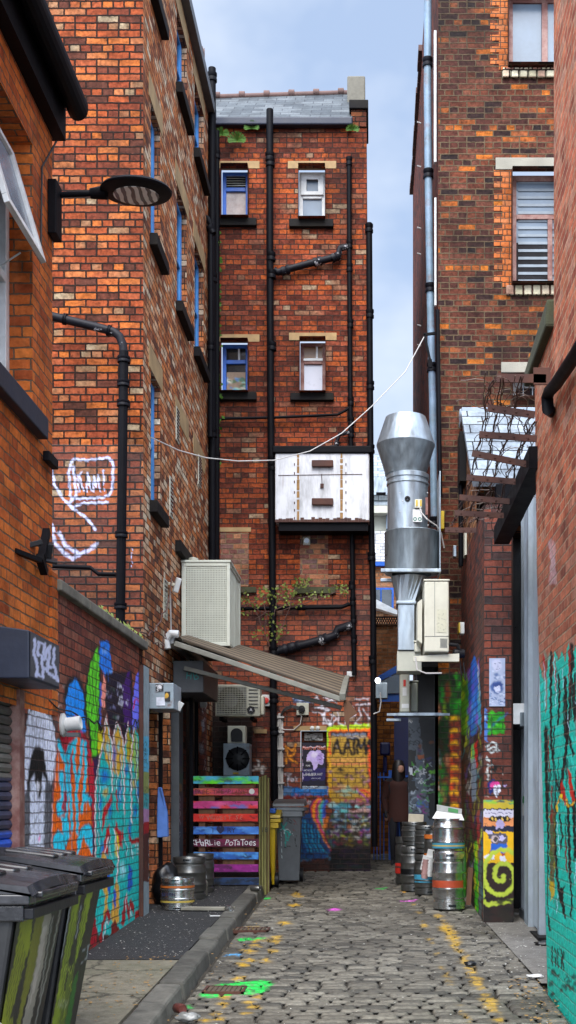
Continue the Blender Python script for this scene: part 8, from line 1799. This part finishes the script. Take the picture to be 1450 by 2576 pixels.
painted('door_leaf', 'Y', F*s, Xw(1028, s), Xw(1100, s), .5, Zw(1802, s), gd, attr_mat('scrawled_metal', .45, .3, metal=.1), fx, res=.012)
MB().box(Xw(1028, s), Xw(1100, s), F*s+.003, F*s+.06, .5, Zw(1802, s)).build('door_body', M['boxd'], fx)
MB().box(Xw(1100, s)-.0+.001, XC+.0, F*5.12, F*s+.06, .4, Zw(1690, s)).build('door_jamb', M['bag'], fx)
MB().box(Xw(1050, s), XC, F*s+.02, F*s+.3, Zw(1800, s), Zw(1692, s)).box(Xw(1002, s), XC, F*5.12, F*s+.3, Zw(1692, s), Zw(1680, s)).build('dark_void', M['bag'], fx)  # black blocks put in where the void is only dark

# ------------------------------------------------------------------ beyond the gap
def wallq(t, name, u0, u1, v0, v1, s_, mat, d=.3): return MB().box(Xw(u0, s_), Xw(u1, s_), F*s_, F*s_+d, Zw(v1, s_), Zw(v0, s_)).build(name, M[mat], t)
f1_ = thing('house', 'pale house with grey slate roof seen through the gap behind the extract flue', 'house', P(960, 1400, 9.4))
MB().prism([P(900, 1245, 9.4), P(1030, 1245, 9.4), P(1030, 1143, 10.2), P(900, 1143, 10.2)], (0, .1, -.1)).build('roof', M['slatel'], f1_)
wallq(f1_, 'eaves', 900, 1030, 1272, 1290, 9.38, 'creamd'); wallq(f1_, 'wall', 900, 1030, 1200, 1271, 9.45, 'galv')
wallq(f1_, 'upper_wall', 900, 1030, 1291, 1335, 9.5, 'creamd'); wallq(f1_, 'white_wall', 900, 1030, 1336, 1412, 9.3, 'farwhite'); wallq(f1_, 'window', 972, 990, 1295, 1330, 9.44, 'glassp')
f2_ = thing('house', 'orange brick house with a blue framed arched window seen through the gap', 'house', P(960, 1500, 8.8))
wallq(f2_, 'wall', 900, 1030, 1424, 1620, 8.8, 'farbrick'); wallq(f2_, 'fascia', 900, 1030, 1413, 1423, 8.75, 'blued')
w_ = MB().box(Xw(941, 8.7), Xw(991, 8.7), F*8.74, F*8.79, Zw(1535, 8.75), Zw(1479, 8.75)).build('window', M['blued'], f2_)
MB().box(Xw(946, 8.7), Xw(957, 8.7), F*8.735, F*8.739, Zw(1530, 8.75), Zw(1484, 8.75)).box(Xw(961, 8.7), Xw(986, 8.7), F*8.735, F*8.739, Zw(1530, 8.75), Zw(1484, 8.75)).build('pane', M['glassd'], w_)
MB().prism([P(936, 1502, 8.5), P(1005, 1538, 8.5), P(1005, 1548, 8.5), P(936, 1526, 8.5)], (0, .3, 0)).build('skylight_coping', M['whitef'], f2_)
f3_ = thing('yard_wall', 'brick yard wall with a dark lattice top behind the blue porch', 'wall', P(970, 1700, 7.9))
wallq(f3_, 'wall', 900, 1010, 1571, 2000, 7.9, 'farbrick'); lt_ = MB(); 
for k in range(14):
    u = 930+k*6; lt_.bar(P(u, 1571, 7.88), P(u+10, 1552, 7.88), .02, .012, (0, 1, 0)).bar(P(u+10, 1571, 7.88), P(u, 1552, 7.88), .02, .012, (0, 1, 0))
lt_.box(Xw(925, 7.88), Xw(1012, 7.88), F*7.87, F*7.89, Zw(1554, 7.88), Zw(1551, 7.88)).build('lattice', M['black'], f3_)
f4_ = thing('blue_porch', 'bright blue timber porch with a sloping roof and glass at the end of the passage', 'porch', P(965, 1735, 7.0))
S4 = 7.0
MB().prism([P(936, 1708, S4), P(1010, 1665, S4), P(1010, 1684, S4), P(936, 1722, S4)], (0, .4, 0)).build('roof_beam', M['blued'], f4_); MB().box(Xw(955, S4), Xw(1010, S4), F*S4+.05, F*S4+.12, Zw(1765, S4), Zw(1744, S4)).box(Xw(980, S4), Xw(985, S4), F*S4+.05, F*S4+.1, Zw(1744, S4), Zw(1690, S4)).box(Xw(936, S4), Xw(942, S4), F*S4+.05, F*S4+.1, Zw(1760, S4), Zw(1650, S4)).build('frame', M['blued'], f4_)
MB().prism([P(942, 1722, S4), P(1010, 1690, S4), P(1010, 1744, S4), P(942, 1744, S4)], (0, .01, 0)).build('glass', M['glassp'], f4_); f4_.children[-1].location.y += .15
f5_ = thing('passage_wall', 'golden brown brick wall of the side passage behind the blue railings', 'wall', P(965, 1900, 6.9))
MB().box(Xw(925, 6.9), Xw(1040, 6.9), F*6.9, F*6.9+.1, .7, Zw(1765, 6.9)).build('wall', M['fargold'], f5_)
f6_ = thing('blue_door', 'dark blue door post and door at the end of the side passage', 'door', P(1005, 2000, 6.6))
MB().box(Xw(992, 6.6), Xw(1040, 6.6), F*6.6, F*6.6+.08, .7, Zw(1798, 6.6)).build('door_leaf', M['bluedk'], f6_)
MB().box(Xw(1004, 6.55), Xw(1030, 6.55), F*6.55, F*6.58, Zw(1955, 6.55), Zw(1950, 6.55)).box(Xw(1004, 6.55), Xw(1008, 6.55), F*6.55, F*6.58, .75, Zw(1955, 6.55)).box(Xw(978, 6.5), Xw(990, 6.5), F*6.5, F*6.53, .75, Zw(1938, 6.5)).build('door_frame', M['blued'], f6_)
rl = thing('railing', 'blue iron railings across the side passage', 'railing', P(960, 1980, 6.4)); b = MB()
for u in (941, 949, 957, 966): b.cyl(P(u, 1943, 6.4), (P(u, 1943, 6.4).x, F*6.4, .8), .009, n=6)
b.box(Xw(938, 6.4), Xw(980, 6.4), F*6.4-.01, F*6.4+.01, Zw(1957, 6.4), Zw(1953, 6.4)); b.build('rail', M['blued'], rl)
tl = thing('lamp_bracket', 'dark blue wall mounted hopper shape on the passage wall above the railings', 'bracket', P(970, 1880, 6.7)); MB().box(Xw(956, 6.75), Xw(982, 6.75), F*6.72, F*6.8, Zw(1900, 6.75), Zw(1868, 6.75)).box(Xw(964, 6.75), Xw(974, 6.75), F*6.74, F*6.79, Zw(1945, 6.75), Zw(1900, 6.75)-.001).build('hopper', M['bluedk'], tl, bevel=.03)
eb = thing('meter_box', 'grey electric meter box with a cable on the right corner of the end building', 'meter box', P(957, 1740, 5.8))
MB().box(Xw(945, 5.8), Xw(976, 5.8), F*5.8, F*5.8+.2, Zw(1757, 5.8), Zw(1717, 5.8)).build('casing', M['galvd'], eb, bevel=.01); MB().tube([P(957, 1742, 5.8)+Vector((0, -.02, 0)), P(959, 1765, 5.8), P(955, 1790, 5.8), P(940, 1796, 5.8)], .010, 6).build('cable', M['cable'], eb)
bl_ = thing('globe_lamp', 'small lit white globe lamp on the corner of the end building', 'lamp', P(951, 1710, 5.75)); MB().lathe(P(951, 1712, 5.75), [(0, -.042), (.024, -.036), (.038, -.015), (.042, 0), (.038, .015), (.024, .036), (0, .042)], 20).build('globe', M['lit'], bl_, smooth=True); MB().bar(P(951, 1712, 5.75), P(942, 1712, 5.84), .02, .02).build('arm', M['black'], bl_)

# ------------------------------------------------------------------ passer-by in the passage
def person(x, y, z, H, label):
    t = thing('person', label, 'person', (x, y, z)); me = bpy.data.meshes.new('body')
    J = {'pel': (0,0,.53,.085), 'wa': (0,.01,.61,.075), 'ch': (0,0,.74,.095), 'nk': (0,.0,.835,.035), 'hd0': (0,-.01,.875,.045), 'hd1': (.0,-.012,.925,.052), 'hd2': (0,-.008,.965,.035),
         'sl': (-.10,0,.80,.042), 'el': (-.135,.01,.64,.030), 'wl': (-.12,-.06,.50,.020), 'fl': (-.115,-.075,.455,.018), 'sr': (.10,0,.80,.042), 'er': (.13,.02,.64,.030), 'wr': (.12,-.03,.50,.020), 'fr': (.115,-.04,.455,.018),
         'hl': (-.05,0,.50,.062), 'kl': (-.055,-.04,.28,.040), 'al': (-.055,.02,.045,.024), 'tl': (-.058,-.06,.018,.020), 'hr': (.05,0,.50,.062), 'kr': (.05,.0,.28,.040), 'ar': (.05,.07,.045,.024), 'tr': (.052,.0,.018,.020)}
    E = [('pel','wa'),('wa','ch'),('ch','nk'),('nk','hd0'),('hd0','hd1'),('hd1','hd2'),('ch','sl'),('sl','el'),('el','wl'),('wl','fl'),('ch','sr'),('sr','er'),('er','wr'),('wr','fr'),('pel','hl'),('hl','kl'),('kl','al'),('al','tl'),('pel','hr'),('hr','kr'),('kr','ar'),('ar','tr')]
    ks = list(J); me.from_pydata([tuple(c*H for c in J[k][:3]) for k in ks], [(ks.index(a), ks.index(b)) for a, b in E], [])
    o = bpy.data.objects.new('body', me); COL.objects.link(o); o.parent = t; md = o.modifiers.new('skin', 'SKIN')
    for i, k in enumerate(ks): q_ = me.skin_vertices[0].data[i]; q_.radius = (J[k][3]*H, J[k][3]*H*.85); q_.use_root = (i == 0)
    sb = o.modifiers.new('sub', 'SUBSURF'); sb.levels = 2; sb.render_levels = 2; me.materials.append(M['trouser'])
    b = MB().lathe((x, y, z), [(.112*H, .42*H), (.115*H, .50*H), (.095*H, .62*H), (.108*H, .74*H), (.105*H, .79*H), (.05*H, .835*H), (.035*H, .85*H)], 20)
    for v in b.v: v.y = y+(v.y-y)*.62
    b.build('coat', M['coat'], t, smooth=True)
    for sg in (-1, 1): MB().tube([(x+sg*.098*H, y, z+.805*H), (x+sg*.137*H, y+.015*H, z+.64*H), (x+sg*.121*H, y-.045*H, z+.51*H)], [.046*H, .036*H, .028*H], 12).build('sleeve', M['coat'], t, smooth=True)
    MB().lathe((x, y, z), [(.0, 1.01*H), (.035*H, 1.0*H), (.056*H, .965*H), (.062*H, .92*H), (.066*H, .86*H), (.06*H, .80*H), (.045*H, .79*H)], 18).build('hair', M['hair'], t, smooth=True)
    MB().lathe((x+.02*H, y-.052*H, z+.915*H), [(0, -.04*H), (.025*H, -.025*H), (.032*H, 0), (.025*H, .03*H), (0, .04*H)], 12).build('face', M['skin'], t, smooth=True)
    for sg in (-1, 1): 
        MB().lathe((x+sg*.115*H, y-.058*H, z+.47*H), [(0, -.045*H), (.012*H, -.035*H), (.018*H, 0), (.014*H, .03*H)], 10).build('hand', M['skin'], t, smooth=True)
    return t
person(Xw(1003, 6.25), F*6.25, GZ(F*6.25)-.03, 1.66, 'long dark haired person in a rust brown coat walking by the blue door')
